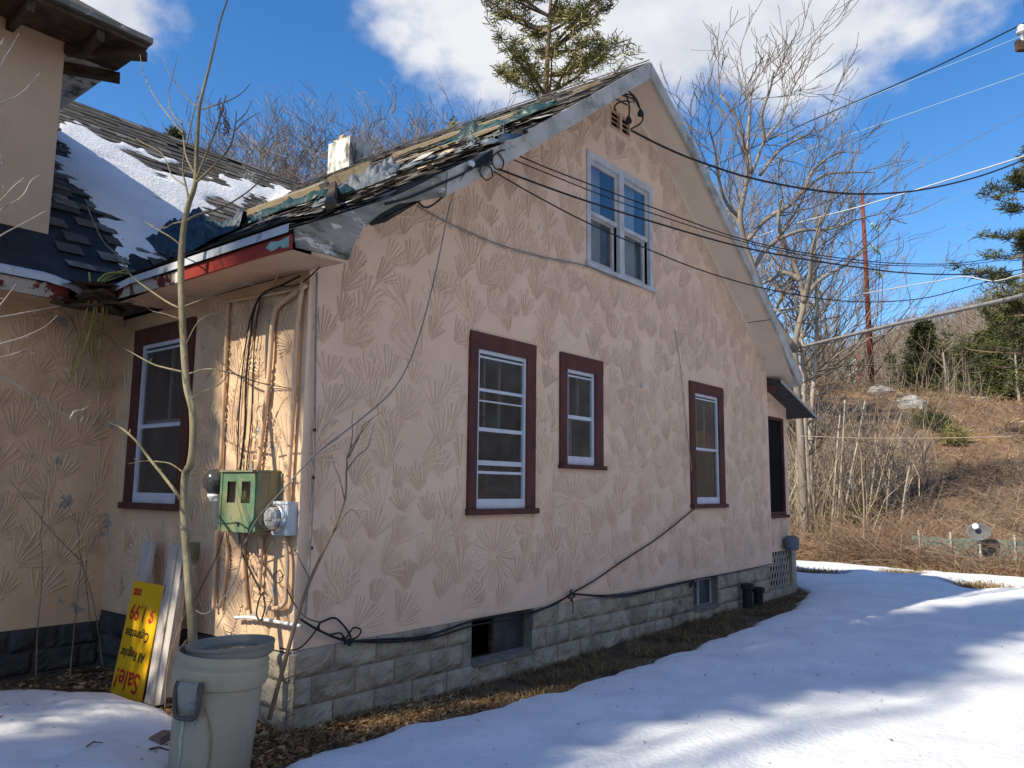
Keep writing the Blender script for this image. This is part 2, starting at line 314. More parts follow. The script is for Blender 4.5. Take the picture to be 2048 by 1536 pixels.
M['chrome'] = nmat('bright_ring', (0.62, 0.63, 0.65), (0.72, 0.72, 0.74), 8, 0.28, metal=0.9)
M['can'] = nmat('grey_plastic', (0.38, 0.32, 0.215), (0.45, 0.385, 0.27), 2.4, 0.5, 0.12, 70, stains=(((0.19, 0.16, 0.105), 3.5, 0.58, 0.16, (1, 1, 0.35)), ((0.46, 0.43, 0.36), 30, 0.70, 0.03, (1, 1, 0.2))), spec=0.4)
M['can_lid'] = nmat('lid_plastic', (0.185, 0.17, 0.135), (0.24, 0.225, 0.175), 3, 0.5, 0.05, 50, stains=(((0.13, 0.115, 0.085), 6, 0.62, 0.1),), spec=0.4)
M['can_dark'] = nmat('can_handle', (0.07, 0.066, 0.055), (0.11, 0.105, 0.09), 6, 0.5)
M['can_grip'] = nmat('can_grip', (0.25, 0.235, 0.19), (0.33, 0.31, 0.26), 6, 0.5, 0.1, 50, stains=(((0.22, 0.13, 0.06), 16, 0.54, 0.1),))
M['drip'] = nmat('dried_drip', (0.44, 0.43, 0.38), (0.56, 0.54, 0.48), 20, 0.5)
M['vine'] = nmat('dry_vine', (0.26, 0.17, 0.08), (0.40, 0.29, 0.15), 20, 0.8)
M['sign_yellow'] = nmat('sign_yellow', (0.68, 0.37, 0.008), (0.78, 0.44, 0.012), 5, 0.45, 0.0, 10, stains=(((0.40, 0.27, 0.03), 8, 0.70, 0.1),))
M['sign_red'] = nmat('sign_red', (0.40, 0.012, 0.02), (0.46, 0.018, 0.026), 5, 0.5)
M['sign_black'] = nmat('sign_black', (0.012, 0.012, 0.012), (0.02, 0.02, 0.02), 5, 0.5)
M['plank_white'] = nmat('plank_white', (0.40, 0.36, 0.32), (0.56, 0.51, 0.46), 3.5, 0.8, 0.3, 40, stains=(((0.14, 0.12, 0.10), 5, 0.62, 0.08),), stretch=(2, 2, 0.5))
M['tarp_green'] = nmat('tarp_green', (0.006, 0.026, 0.024), (0.018, 0.062, 0.055), 3, 0.45, 0.5, 14, spec=0.5)
M['tarp_blue'] = nmat('tarp_navy', (0.010, 0.024, 0.040), (0.024, 0.050, 0.070), 3, 0.5, 0.5, 14, spec=0.5)
M['tarp_grey'] = nmat('tarp_grey', (0.055, 0.07, 0.085), (0.15, 0.175, 0.20), 3, 0.5, 0.5, 16, spec=0.5, stains=(((0.10, 0.14, 0.18), 5, 0.60, 0.06),))
M['fray'] = nmat('frayed_threads', (0.45, 0.56, 0.56), (0.65, 0.72, 0.70), 8, 0.7)
M['vine_green'] = nmat('dead_runner', (0.26, 0.23, 0.06), (0.42, 0.38, 0.12), 8, 0.8)
M['mesh_green'] = nmat('fence_mesh', (0.10, 0.16, 0.145), (0.17, 0.24, 0.215), 2, 0.8, 0.3, 20, stains=(((0.20, 0.15, 0.10), 3, 0.55, 0.1),))
M['dish'] = nmat('dish_grey', (0.09, 0.095, 0.105), (0.15, 0.155, 0.165), 2, 0.6)
M['lattice'] = nmat('lattice', (0.38, 0.32, 0.27), (0.52, 0.44, 0.37), 4, 0.85)
M['curtain'] = nmat('curtain', (0.62, 0.58, 0.50), (0.74, 0.70, 0.62), 3, 0.9, stretch=(6, 6, 0.3))
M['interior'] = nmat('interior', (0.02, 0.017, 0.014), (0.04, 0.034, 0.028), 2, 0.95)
M['smoke_globe'] = nmat('smoked_globe', (0.05, 0.048, 0.048), (0.09, 0.085, 0.08), 8, 0.15, spec=0.6)
def glass_mat(name, tint, gloss, rough=0.02, wob=0.03, haze=None, fr_k=0.85):
    mt, t, b = new_mat(name); n = t.nodes; l = t.links; out = n['Material Output']; n.remove(b)
    tr = n.new('ShaderNodeBsdfTransparent'); tr.inputs[0].default_value = rgba(tint)
    gl = n.new('ShaderNodeBsdfGlossy'); gl.inputs['Roughness'].default_value = rough; gl.inputs[0].default_value = (0.95, 0.97, 1, 1)
    lw = n.new('ShaderNodeLayerWeight'); lw.inputs[0].default_value = 0.5; fr = n.new('ShaderNodeMath'); fr.operation = 'POWER'; l.new(lw.outputs['Facing'], fr.inputs[0]); fr.inputs[1].default_value = 4.0
    ad = n.new('ShaderNodeMath'); ad.operation = 'MULTIPLY_ADD'; l.new(fr.outputs[0], ad.inputs[0]); ad.inputs[1].default_value = fr_k; ad.inputs[2].default_value = gloss; ad.use_clamp = True
    mxs = n.new('ShaderNodeMixShader'); l.new(ad.outputs[0], mxs.inputs[0]); l.new(tr.outputs[0], mxs.inputs[1]); l.new(gl.outputs[0], mxs.inputs[2])
    g = n.new('ShaderNodeNewGeometry'); q = n.new('ShaderNodeTexNoise'); q.inputs['Scale'].default_value = 3.0; l.new(g.outputs['Position'], q.inputs[0])
    bp = n.new('ShaderNodeBump'); bp.inputs['Strength'].default_value = wob; bp.inputs['Distance'].default_value = 0.1; l.new(q.outputs[0], bp.inputs['Height'])
    l.new(bp.outputs[0], gl.inputs['Normal'])
    res = mxs.outputs[0]
    if haze:
        df = n.new('ShaderNodeBsdfDiffuse'); df.inputs[0].default_value = rgba(haze[0]); m3 = n.new('ShaderNodeMixShader')
        q2 = n.new('ShaderNodeTexNoise'); q2.inputs['Scale'].default_value = 6.0; l.new(g.outputs['Position'], q2.inputs[0])
        k = n.new('ShaderNodeMath'); k.operation = 'MULTIPLY'; l.new(q2.outputs[0], k.inputs[0]); k.inputs[1].default_value = haze[1]
        l.new(k.outputs[0], m3.inputs[0]); l.new(res, m3.inputs[1]); l.new(df.outputs[0], m3.inputs[2]); res = m3.outputs[0]
    l.new(res, out.inputs[0]); return mt
M['glass'] = glass_mat('window_glass', (0.75, 0.75, 0.72), 0.02, 0.03, 0.05, ((0.40, 0.40, 0.39), 0.16), 0.5)
M['glass_sky'] = glass_mat('old_glass', (0.75, 0.78, 0.82), 0.05, 0.02, 0.03)
M['screen'] = glass_mat('insect_screen', (0.16, 0.16, 0.16), 0.0, 0.6, 0.0, ((0.03, 0.03, 0.03), 0.5), 0.1)
M['meter_glass'] = glass_mat('meter_glass', (0.9, 0.9, 0.9), 0.12, 0.03, 0.0)

# ------------------------------------------------------------------ ground, hill, snow
def sstep(a, b, x):
    t = min(max((x-a)/(b-a), 0.0), 1.0); return t*t*(3-2*t)
def ter(x, y):
    z = -0.05+0.035*nz3(x*0.5, y*0.5, 3)+0.015*nz3(x*2.1, y*2.1, 8)
    z -= 0.07*math.exp(-((x-2.2)/2.2)**2-((y+0.2)/0.8)**2)
    d = x-16.4-0.08*y
    if d > 0:
        cr = 6.3+0.20*min(max(y, -4.0), 9.0)
        t = min(d/27.0, 1.0)
        z += cr*(0.75*t+0.25*(t*t*(3-2*t)))*sstep(0, 2.5, d)
        z += (0.35*nz3(x*0.22, y*0.22, 1)+0.16*nz3(x*0.7, y*0.7, 2))*sstep(1, 7, d)
        if d > 27: z -= min((d-27)*0.06, 3.0)
    return z
def far_z(x, y):
    r = 58-0.26*(y-24); r = min(max(r, 20), 80)
    return r*sstep(95, 300, x)+3.0*nz3(x*0.02, y*0.02, 5)+1.2*nz3(x*0.06, y*0.06, 6)-2
def terrain(name, xs, ys, zf, mat, smooth=True):
    P = np.array([[(x, y, zf(x, y)) for y in ys] for x in xs]); mb = MB(); mb.grid(P)
    mb.f = [tuple(reversed(f)) for f in mb.f]
    o = build(mb, name, mat, smooth=smooth); o['kind'] = 'structure'; return o
xs = list(np.arange(-5, 16.4, 0.25)); xs = [-900, -300, -120, -60, -30, -18, -12, -8]+xs
ys = [-900, -300, -100, -50, -28, -18, -13, -10, -8]+list(np.arange(-7, 4.1, 0.25))+[5, 7, 10, 14, 20, 28, 40, 60, 100, 300, 900]
terrain('ground', xs, ys, ter, M['soil'])
xs = list(np.arange(16.15, 50, 0.7))+[54, 60, 68, 80, 100, 140]
ys = [-120, -60, -40, -28, -20]+list(np.arange(-15, 30, 0.8))+[34, 40, 50, 70, 110]
terrain('hillside', xs, ys, lambda x, y: ter(x, y)+0.01, M['hill'])
xs = list(np.arange(92, 320, 9))+[340, 380, 440, 520]; ys = list(np.arange(-160, 260, 10))
terrain('far_hill', xs, ys, far_z, M['far_hill'])

def poly_sd(x, y, P):
    """signed distance to a polygon, positive inside"""
    ins = False; best = 1e9; n = len(P)
    for i in range(n):
        x0, y0 = P[i]; x1, y1 = P[(i+1) % n]
        if (y0 > y) != (y1 > y) and x < (x1-x0)*(y-y0)/(y1-y0)+x0: ins = not ins
        dx, dy = x1-x0, y1-y0; t = max(0, min(1, ((x-x0)*dx+(y-y0)*dy)/(dx*dx+dy*dy+1e-12)))
        best = min(best, math.hypot(x-x0-t*dx, y-y0-t*dy))
    return best if ins else -best
SNOW_R = [(-0.75, -1.25), (-0.42, -0.78), (0.2, -0.74), (1.2, -0.95), (2.0, -0.98), (3.1, -1.02), (4.3, -1.06), (6.2, -0.98), (8.2, -0.80), (9.2, -0.55), (10.1, -0.42), (11.0, 0.2), (11.6, 1.4), (12.4, 3.4), (15.6, 3.2), (15.4, 1.8), (15.3, 0.2), (14.8, -2.6), (14.6, -6), (14.0, -14), (-1.6, -14), (-1.5, -2.2)]
SNOW_L = [(-0.62, 1.55), (-0.52, 1.10), (-0.60, 0.62), (-0.80, 0.42), (-0.92, 0.12), (-1.06, -0.22), (-1.15, -0.8), (-1.5, -1.6), (-2.4, -2.0), (-6, -2), (-6, 2.5), (-1.3, 2.55), (-0.95, 2.35)]
PATCH = [(13.6, 0.9, 0.5), (13.1, -2.2, 0.35), (14.3, -3.6, 0.5), (14.6, -0.6, 0.3)]
_rd = random.Random(21); DENTS = [(1.2+i*0.42+_rd.gauss(0, .06), -1.75-0.10*i+0.09*(-1)**i, _rd.uniform(.09, .13), _rd.uniform(.02, .045)) for i in range(9)]+[(_rd.uniform(0.3, 9), _rd.uniform(-4.6, -1.4), _rd.uniform(.06, .3), _rd.uniform(.008, .025)) for _ in range(60)]
def snow_r(x, y):
    d = poly_sd(x, y, SNOW_R)+0.20+0.10*nz3(x*2.2, y*2.2, 4)+0.05*nz3(x*7, y*7, 1)
    for px_, py_, r in PATCH: d = min(d, math.hypot((x-px_)*0.7, y-py_)-r+0.3*nz3(x*1.5, y*1.5, 7))
    th = 0.13*(1-math.exp(-max(d, 0)/0.16)) if d > 0 else d*0.5
    th = max(th, -0.12)
    z = ter(x, y)+th
    if d > 0: z += sstep(0, 0.6, d)*(0.035*nz3(x*0.7, y*1.3, 2)+0.016*nz3(x*2.6, y*3.4, 5)+0.006*nz3(x*7, y*9, 5))
    for (a_, b_, r_, k_) in DENTS: z -= k_*math.exp(-((x-a_)**2+(y-b_)**2)/(r_*r_)) if abs(x-a_) < 3*r_ and abs(y-b_) < 3*r_ else 0
    return z
def snow_l(x, y):
    d = poly_sd(x, y, SNOW_L)+0.14+0.05*nz3(x*3.2, y*3.2, 4)+0.03*nz3(x*9, y*9, 1)
    th = 0.17*(1-math.exp(-max(d, 0)/0.18)) if d > 0 else d*0.6
    th = max(th, -0.12); z = ter(x, y)+th
    if d > 0: z += sstep(0, 0.4, d)*(0.05*nz3(x*1.1, y*1.1, 2)+0.018*nz3(x*3.1, y*2.9, 5)-0.045*max(0, nz3(x*4.2, y*4.2, 9)-0.25)+0.006*nz3(x*13, y*13, 5))
    return z
ys = np.concatenate([[-14, -11, -9, -7.6], np.arange(-6.6, -3.6, 0.16), np.arange(-3.6, 0.2, 0.075), np.arange(0.2, 3.6, 0.2)])
xs = np.concatenate([np.arange(-1.8, 5, 0.075), np.arange(5, 15.8, 0.12)])
P = np.array([[(x, y, snow_r(x, y)) for x in xs] for y in ys]); mb = MB(); mb.grid(P)
o = build(mb, 'snow_field', M['snow'], smooth=True); tag(o, kind='structure')
xs = np.concatenate([[-6, -5, -4, -3.4], np.arange(-3.0, -0.3, 0.04)]); ys = np.concatenate([np.arange(-2.4, -1.2, 0.1), np.arange(-1.2, 2.75, 0.04)])
P = np.array([[(x, y, snow_l(x, y)) for x in xs] for y in ys]); mb = MB(); mb.grid(P)
o = build(mb, 'snow_bank', M['snow_old'], smooth=True); tag(o, kind='structure')

# ------------------------------------------------------------------ house
house = empty('house', (4.5, 3.0, 0.0), 'run-down peach stucco house with fan stamped walls, maroon window trim and a torn shingle roof', 'house')
PL = np.array([(-0.44, 3.40), (0.42, 3.88), (1.59, 4.68), (2.755, 5.53), (4.51, 6.84)])
PR = np.array([(4.51, 6.84), (5.74, 6.13), (7.14, 5.19), (8.3, 4.40), (9.46, 3.54)])
PROF = np.vstack([PL, PR[1:]])
PW = np.array([(2.60, 3.46), (3.2, 3.86), (4.5, 5.02), (6.6, 7.0)])
def rz(x, y=-0.4):
    z = float(np.interp(x, PROF[:, 0], PROF[:, 1]))
    return z+0.16*min(max((y+0.4)/4.0, 0), 1)*max(z-3.4, 0)/3.44
def wz(y): return float(np.interp(y, PW[:, 0], PW[:, 1]))
def roof_top(x, y):
    a = rz(x, y) if -0.44 <= x <= 4.6 else -1
    b = wz(y) if y >= 2.6 else -1
    return max(a, b)
def on_roof(px, py, lift=0.0):
    d = ray(px, py); t = 4.0
    while t < 25:
        p = CAM+d*t
        if p[2] <= roof_top(p[0], p[1])+lift and p[0] > -9: return p
        t += 0.01
    return CAM+d*12

# --- stucco walls with stamped fans
def wall_cells(mb, us, holes, v0, top, mp, mi=0):
    """wall sheet between v0 and top(u) with rectangular holes; mp maps (u, v, n) to the world"""
    us = sorted(set([round(u, 4) for u in us]+[round(h[i], 4) for h in holes for i in (0, 1)]))
    for a, b in zip(us[:-1], us[1:]):
        hs = sorted([(h[2], h[3]) for h in holes if h[0] <= a+1e-4 and h[1] >= b-1e-4]); lo = v0
        for h0, h1 in hs+[(None, None)]:
            if h0 is None: mb.quad(mp(a, lo, 0), mp(b, lo, 0), mp(b, top(b), 0), mp(a, top(a), 0), mi)
            else:
                if h0 > lo: mb.quad(mp(a, lo, 0), mp(b, lo, 0), mp(b, h0, 0), mp(a, h0, 0), mi)
                lo = h1
def fan(mb, mp, ok, u, v, r, ang, spread, np_, rg):
    off = rg.uniform(0.0006, 0.003)
    for i in range(np_):
        t = ang+spread*((i+0.5)/np_-0.5)+rg.uniform(-0.03, 0.03); rr = r*rg.uniform(0.82, 1.08)
        if spread < 4: rr *= 1-0.22*abs((i+0.5)/np_-0.5)
        c, s = math.cos(t), math.sin(t); r0 = rg.uniform(0.02, 0.07)
        w0, w1 = 0.0035, rr*spread/np_*0.22
        if spread > 4: w1 = rr*spread/np_*0.22
        if not ok(u+c*rr, v+s*rr):
            rr *= 0.6
            if not ok(u+c*rr, v+s*rr): continue
        h = rg.uniform(0.005, 0.011); q = lambda a, w, n: mp(u+c*a-s*w, v+s*a+c*w, n)
        off2 = off+rg.uniform(0, 0.0008)
        A, B, C_, D = q(r0, -w0, off2), q(r0, w0, off2), q(rr, w1, off2), q(rr, -w1, off2)
        E, F = q(r0, 0, off2+h*0.5), q(rr*0.97, 0, off2+h)
        mb.add([A, B, C_, D, E, F], [(0, 3, 5, 4), (4, 5, 2, 1), (3, 2, 5)], 0)
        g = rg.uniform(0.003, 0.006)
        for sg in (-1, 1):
            if rg.random() < (0.08 if sg > 0 else 0.6): continue  # groove dirt strips favour one edge, painting in the petal's shaded side
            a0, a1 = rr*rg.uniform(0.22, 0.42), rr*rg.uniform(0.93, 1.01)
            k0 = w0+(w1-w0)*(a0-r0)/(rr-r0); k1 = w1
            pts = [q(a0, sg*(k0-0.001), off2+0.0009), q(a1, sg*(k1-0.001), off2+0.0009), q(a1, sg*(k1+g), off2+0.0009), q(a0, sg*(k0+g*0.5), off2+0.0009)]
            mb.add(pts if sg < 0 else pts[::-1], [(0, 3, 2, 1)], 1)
def stamp_wall(mb, mp, u0, u1, v0, v1, inside, seed, step=(0.245, 0.215), bursts=()):
    rg = random.Random(seed); row = 0; v = v0; placed = []
    for (bu, bv, br) in bursts: fan(mb, mp, inside, bu, bv, br, 0, 2*math.pi, 20, rg)
    while v < v1:
        u = u0+(row % 2)*step[0]*0.5
        while u < u1:
            uu = u+rg.uniform(-0.08, 0.08); vv = v+rg.uniform(-0.08, 0.08)
            if any(abs(uu-a_) < 0.165 and math.hypot(uu-a_, vv-b_) < 0.165 for a_, b_ in placed[-90:]): u += step[0]*0.6; continue
            if inside(uu, vv) and all(math.hypot(uu-b[0], vv-b[1]) > b[2]*1.05 for b in bursts):
                placed.append((uu, vv))
                fan(mb, mp, inside, uu, vv, rg.uniform(0.26, 0.37), math.pi/2-0.30+rg.gauss(0, 0.38), rg.uniform(1.1, 2.0), rg.randint(6, 8), rg)
            u += step[0]*rg.uniform(0.9, 1.1)
        v += step[1]; row += 1
FRONT = lambda u, v, n: (u, -n, v)
SIDE = lambda u, v, n: (-n, u, v)
WING = lambda u, v, n: (u, 3.05-n, v)
ADDN = lambda u, v, n: (u, 0.14-n, v)
HW = [(1.79, 2.79, 1.40, 3.10), (3.22, 4.05, 1.86, 3.10), (6.22, 7.28, 1.41, 3.13), (3.74, 5.25, 4.16, 5.555)]
VENT = (4.26, 4.735, 6.03, 6.30)
top_f = lambda x: rz(x)-0.14
def in_front(u, v):
    if u < 0.03 or u > 8.98 or v < 0.50 or v > top_f(u)-0.03: return False
    return not any(h[0]-0.02 < u < h[1]+0.02 and h[2]-0.03 < v < h[3]+0.02 for h in HW+[VENT])
mb = MB()
hin = [(h[0]+0.03, h[1]-0.03, h[2]+0.03, h[3]-0.03) for h in HW]+[VENT]
wall_cells(mb, [0, 9.02]+[p[0] for p in PROF if 0 < p[0] < 9.02]+[i*0.5 for i in range(1, 18)], hin, 0.48, top_f, FRONT)
b1 = onY(1148, 1000, 0); b2 = onY(988, 1110, 0); b3 = onY(1420, 1085, 0)
stamp_wall(mb, FRONT, 0.05, 9.0, 0.5, 6.6, in_front, 5, bursts=[(b1[0], b1[2], 0.33), (b2[0], b2[2], 0.34), (b3[0], b3[2], 0.33)])
mb.box(-0.012, 0.02, -0.012, -0.0005, 0.47, 3.26, 0)
build(mb, 'gable_wall', [M['stucco'], M['stucco_dirt_shade']], house)
SW = (1.62, 2.72, 1.42, 3.12)
in_side = lambda u, v: 0.05 < u < 3.02 and 0.5 < v < 3.22 and not (SW[0]-0.03 < u < SW[1]+0.03 and SW[2]-0.06 < v < SW[3]+0.02)
mb = MB()
wall_cells(mb, [0, 0.6, 1.2, 3.05], [(SW[0]+0.03, SW[1]-0.03, SW[2]+0.03, SW[3]-0.03)], 0.46, lambda u: 3.27, SIDE)
mb.f = [tuple(reversed(f)) for f in mb.f]
n0 = len(mb.f); stamp_wall(mb, SIDE, 0.12, 3.0, 0.52, 3.2, in_side, 8)
build(mb, 'side_wall', [M['stucco_old'], M['stucco_dirt_shade']], house)
mb = MB()
wall_cells(mb, [-9, -3, -1.5, 0], [], 0.36, lambda u: 3.50, WING)
in_wing = lambda u, v: -2.6 < u < -0.03 and 0.45 < v < 3.38
stamp_wall(mb, WING, -2.5, -0.05, 0.45, 3.3, in_wing, 9)
build(mb, 'wing_wall', [M['stucco_old'], M['stucco_dirt_shade']], house)
# closing walls out of sight
mb = MB()
mb.quad((9.02, 0, 0.45), (9.02, 9.4, 0.45), (9.02, 9.4, 3.8), (9.02, 0, 3.8))
for a, b in zip(PROF[:-1], PROF[1:]):
    x0, x1 = max(a[0], 0), min(b[0], 9.02); mb.quad((x0, 9.4, 0), (x1, 9.4, 0), (x1, 9.4, rz(x1, 9.4)-0.14), (x0, 9.4, rz(x0, 9.4)-0.14))
mb.quad((-9, 10, 0), (0, 10, 0), (0, 10, 3.5), (-9, 10, 3.5)); mb.quad((-9, 3.05, 0), (-9, 10, 0), (-9, 10, 3.5), (-9, 3.05, 3.5)); mb.tri((-9, 3.05, 3.5), (-9, 10, 3.5), (-9, 6.6, 6.9))
build(mb, 'rear_wall', M['stucco_plain'], house)
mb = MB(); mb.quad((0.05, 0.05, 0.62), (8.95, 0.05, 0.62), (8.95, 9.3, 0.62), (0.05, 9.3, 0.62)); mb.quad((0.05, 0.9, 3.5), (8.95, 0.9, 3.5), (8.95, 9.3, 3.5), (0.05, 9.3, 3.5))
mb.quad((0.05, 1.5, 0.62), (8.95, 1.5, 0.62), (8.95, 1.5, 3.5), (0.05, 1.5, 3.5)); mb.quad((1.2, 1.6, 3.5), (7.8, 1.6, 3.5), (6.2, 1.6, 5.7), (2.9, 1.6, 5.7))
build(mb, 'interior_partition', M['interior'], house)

# --- rock-faced block foundation
def foundation(name, mp, u0, u1, vtop, courses, holes, seed, hc=0.2, bl=0.405, mats='block'):
    rg = random.Random(seed); mb = MB()
    for c in range(courses):
        v1 = vtop-c*hc; v0 = v1-hc; u = u0-(bl*0.5 if c % 2 else 0)
        while u < u1:
            a, b = max(u, u0), min(u+bl, u1); u += bl
            segs = [(a, b)]
            for h in holes:
                if h[2] < v1-0.02 and h[3] > v0+0.02:
                    ns = []
                    for s0, s1 in segs:
                        if h[1] <= s0 or h[0] >= s1: ns.append((s0, s1)); continue
                        if h[0]-s0 > 0.03: ns.append((s0, h[0]))
                        if s1-h[1] > 0.03: ns.append((h[1], s1))
                    segs = ns
            for s0, s1 in segs:
                nu, nv = max(3, int((s1-s0)/0.035)), 8; sd = rg.uniform(0, 90); g = rg.uniform(0.002, 0.005); bm = rg.choice((0, 0, 0, 2, 3)) if mats == 'block' else 0
                P = [[None]*(nv+1) for _ in range(nu+1)]
                for i in range(nu+1):
                    for j in range(nv+1):
                        fu, fv = i/nu, j/nv; uu = s0+g+(s1-s0-2*g)*fu; vv = v0+g+(v1-v0-2*g)*fv
                        e = min(min(fu, 1-fu)*(s1-s0), min(fv, 1-fv)*hc)
                        n = -0.002 if e < 1e-6 else 0.010+0.014*min(e/0.05, 1)+0.024*nz3(uu*8+sd, vv*8, sd)+0.012*nz3(uu*25, vv*25, sd)
                        P[i][j] = mp(uu, vv, n)
                mb.grid(P, bm)
    us = [(u0, u1)]
    lo, hi = vtop-courses*hc, vtop
    hs = sorted(holes)
    prev = u0
    for h in hs:
        mb.quad(mp(prev, lo, -0.004), mp(h[0], lo, -0.004), mp(h[0], hi, -0.004), mp(prev, hi, -0.004), 1)
        mb.quad(mp(h[0], lo, -0.004), mp(h[1], lo, -0.004), mp(h[1], h[2], -0.004), mp(h[0], h[2], -0.004), 1)
        for (pa, pb) in (((h[0], h[2]), (h[0], hi)), ((h[1], h[2]), (h[1], hi)), ((h[0], h[2]), (h[1], h[2]))):
            mb.quad(mp(*pa, 0.0), mp(*pb, 0.0), mp(*pb, -0.2), mp(*pa, -0.2), 1)
        prev = h[1]
    mb.quad(mp(prev, lo, -0.004), mp(u1, lo, -0.004), mp(u1, hi, -0.004), mp(prev, hi, -0.004), 1)
    return build(mb, name, [M[mats], M['mortar'] if mats == 'block' else M[mats], M['block_b'], M['block_c']], house)
BW = [(1.9, 2.78, 0.08, 0.48), (6.24, 7.0, 0.08, 0.48)]
foundation('foundation', FRONT, -0.03, 8.86, 0.48, 5, BW, 3)
foundation('foundation', SIDE, -0.03, 0.78, 0.45, 4, [], 4)
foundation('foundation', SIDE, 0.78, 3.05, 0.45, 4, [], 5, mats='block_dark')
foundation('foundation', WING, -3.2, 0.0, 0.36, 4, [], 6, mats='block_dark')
for (h, cols, nm) in ((BW[0], 2, 'left pane slid open'), (BW[1], 2, '')):
    mb = MB(); fr = 0.03
    mb.box(h[0], h[1], 0.10, 0.14, h[2], h[2]+fr); mb.box(h[0], h[1], 0.10, 0.14, h[3]-fr-0.02, h[3]-0.02)
    mb.box(h[0], h[0]+fr, 0.101, 0.139, h[2]+fr, h[3]-fr-0.02); mb.box(h[1]-fr, h[1], 0.101, 0.139, h[2]+fr, h[3]-fr-0.02)
    mid = h[0]+(h[1]-h[0])*0.46; mb.box(mid-0.012, mid+0.012, 0.095, 0.141, h[2]+fr, h[3]-fr-0.02)
    f = build(mb, 'basement_window', M['dark_wood'] if nm else M['grey_frame'], house)
    mb = MB()
    mb.box(mid+0.012, h[1]-fr, 0.115, 0.121, h[2]+fr, h[3]-fr-0.02)
    if not nm: mb.box(h[0]+fr, mid-0.012, 0.117, 0.123, h[2]+fr, h[3]-fr-0.02)
    build(mb, 'pane', M['bw_pane'] if 'bw_pane' in M else nmat('dusty_pane', (0.035, 0.04, 0.045), (0.075, 0.085, 0.095), 6, 0.35, spec=0.3), f)
    mb = MB(); mb.hexa([(h[0]+0.005, -0.035, h[2]-0.02), (h[1]-0.005, -0.035, h[2]-0.02), (h[1]-0.005, 0.098, h[2]-0.02), (h[0]+0.005, 0.098, h[2]-0.02), (h[0]+0.005, -0.035, h[2]+0.004), (h[1]-0.005, -0.035, h[2]+0.004), (h[1]-0.005, 0.098, h[2]+0.03), (h[0]+0.005, 0.098, h[2]+0.03)])
    build(mb, 'sill', M['mortar'], f)
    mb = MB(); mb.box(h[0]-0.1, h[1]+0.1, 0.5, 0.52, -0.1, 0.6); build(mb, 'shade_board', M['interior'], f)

# --- windows
def bx(mb, mp, u0, u1, v0, v1, n0, n1, mi=0):
    mb.hexa([mp(u0, v0, n0), mp(u1, v0, n0), mp(u1, v0, n1), mp(u0, v0, n1), mp(u0, v1, n0), mp(u1, v1, n0), mp(u1, v1, n1), mp(u0, v1, n1)], mi)
def casing(mp, h, tw, tt, sill, mat, parent, flip=1):
    """outer trim of a window: head, two jambs and a sill, each proud of the wall"""
    u0, u1, v0, v1 = h; mb = MB()
    bx(mb, mp, u0, u1, v1-tt, v1, -0.02, 0.028); bx(mb, mp, u0, u0+tw[0], v0+sill, v1-tt, -0.02, 0.025); bx(mb, mp, u1-tw[1], u1, v0+sill, v1-tt, -0.02, 0.025)
    # reveals
    bx(mb, mp, u0+tw[0]-0.012, u0+tw[0], v0+sill, v1-tt, -0.13, -0.02); bx(mb, mp, u1-tw[1], u1-tw[1]+0.012, v0+sill, v1-tt, -0.13, -0.02); bx(mb, mp, u0+tw[0], u1-tw[1], v1-tt, v1-tt+0.012, -0.13, -0.02)
    w = build(mb, 'window', mat, parent)
    mb = MB(); bx(mb, mp, u0-0.015, u1+0.03, v0, v0+sill, -0.13, 0.055); build(mb, 'sill', mat, w)
    return w
def frame(mb, mp, u0, u1, v0, v1, w, n0, n1, wb=None):
    wb = wb or w
    bx(mb, mp, u0, u1, v0, v0+wb, n0, n1); bx(mb, mp, u0, u1, v1-w, v1, n0, n1)
    bx(mb, mp, u0, u0+w, v0+wb, v1-w, n0+0.001, n1-0.001); bx(mb, mp, u1-w, u1, v0+wb, v1-w, n0+0.001, n1-0.001)
def storm_window(mp, h, bars, muntins, parent, mun_v, glass, low_w=0.09, muntin_mat=None):
    u0, u1, v0, v1 = h; H = v1-v0
    mb = MB(); frame(mb, mp, u0, u1, v0, v1, 0.035, -0.035, 0.006, low_w)
    bx(mb, mp, u0+0.036, u1-0.036, v1-0.075, v1-0.058, -0.034, -0.004)
    for b, w in bars: bx(mb, mp, u0+0.035, u1-0.035, v0+b*H-w/2, v0+b*H+w/2, -0.032, -0.006)
    build(mb, 'storm_frame', M['alu'], parent)
    mb = MB()
    for k, c in enumerate(muntins): bx(mb, mp, u0+(u1-u0)*c-0.007, u0+(u1-u0)*c+0.007, v0+mun_v*H, v1-0.036, -0.088, -0.066)
    bx(mb, mp, u0+0.002, u1-0.002, v0+mun_v*H-0.025, v0+mun_v*H+0.02, -0.10, -0.065)
    if muntins: build(mb, 'muntin', muntin_mat or M['grey_frame'], parent)
    mb = MB(); bx(mb, mp, u0+0.03, u1-0.03, v0+low_w*0.9, v1-0.03, -0.022, -0.018); build(mb, 'pane', glass, parent)
w = casing(FRONT, HW[0], (0.115, 0.145), 0.155, 0.055, M['maroon'], house)
storm_window(FRONT, (1.906, 2.645, 1.456, 2.944), [(0.745, 0.028), (0.675, 0.014), (0.495, 0.036), (0.285, 0.045), (0.225, 0.025)], [0.26, 0.56], w, 0.5, M['glass'])
w = casing(FRONT, HW[1], (0.125, 0.165), 0.165, 0.045, M['maroon'], house)
storm_window(FRONT, (3.346, 3.884, 1.906, 2.934), [(0.50, 0.04)], [0.28, 0.6], w, 0.5, M['glass'])
mb = MB()
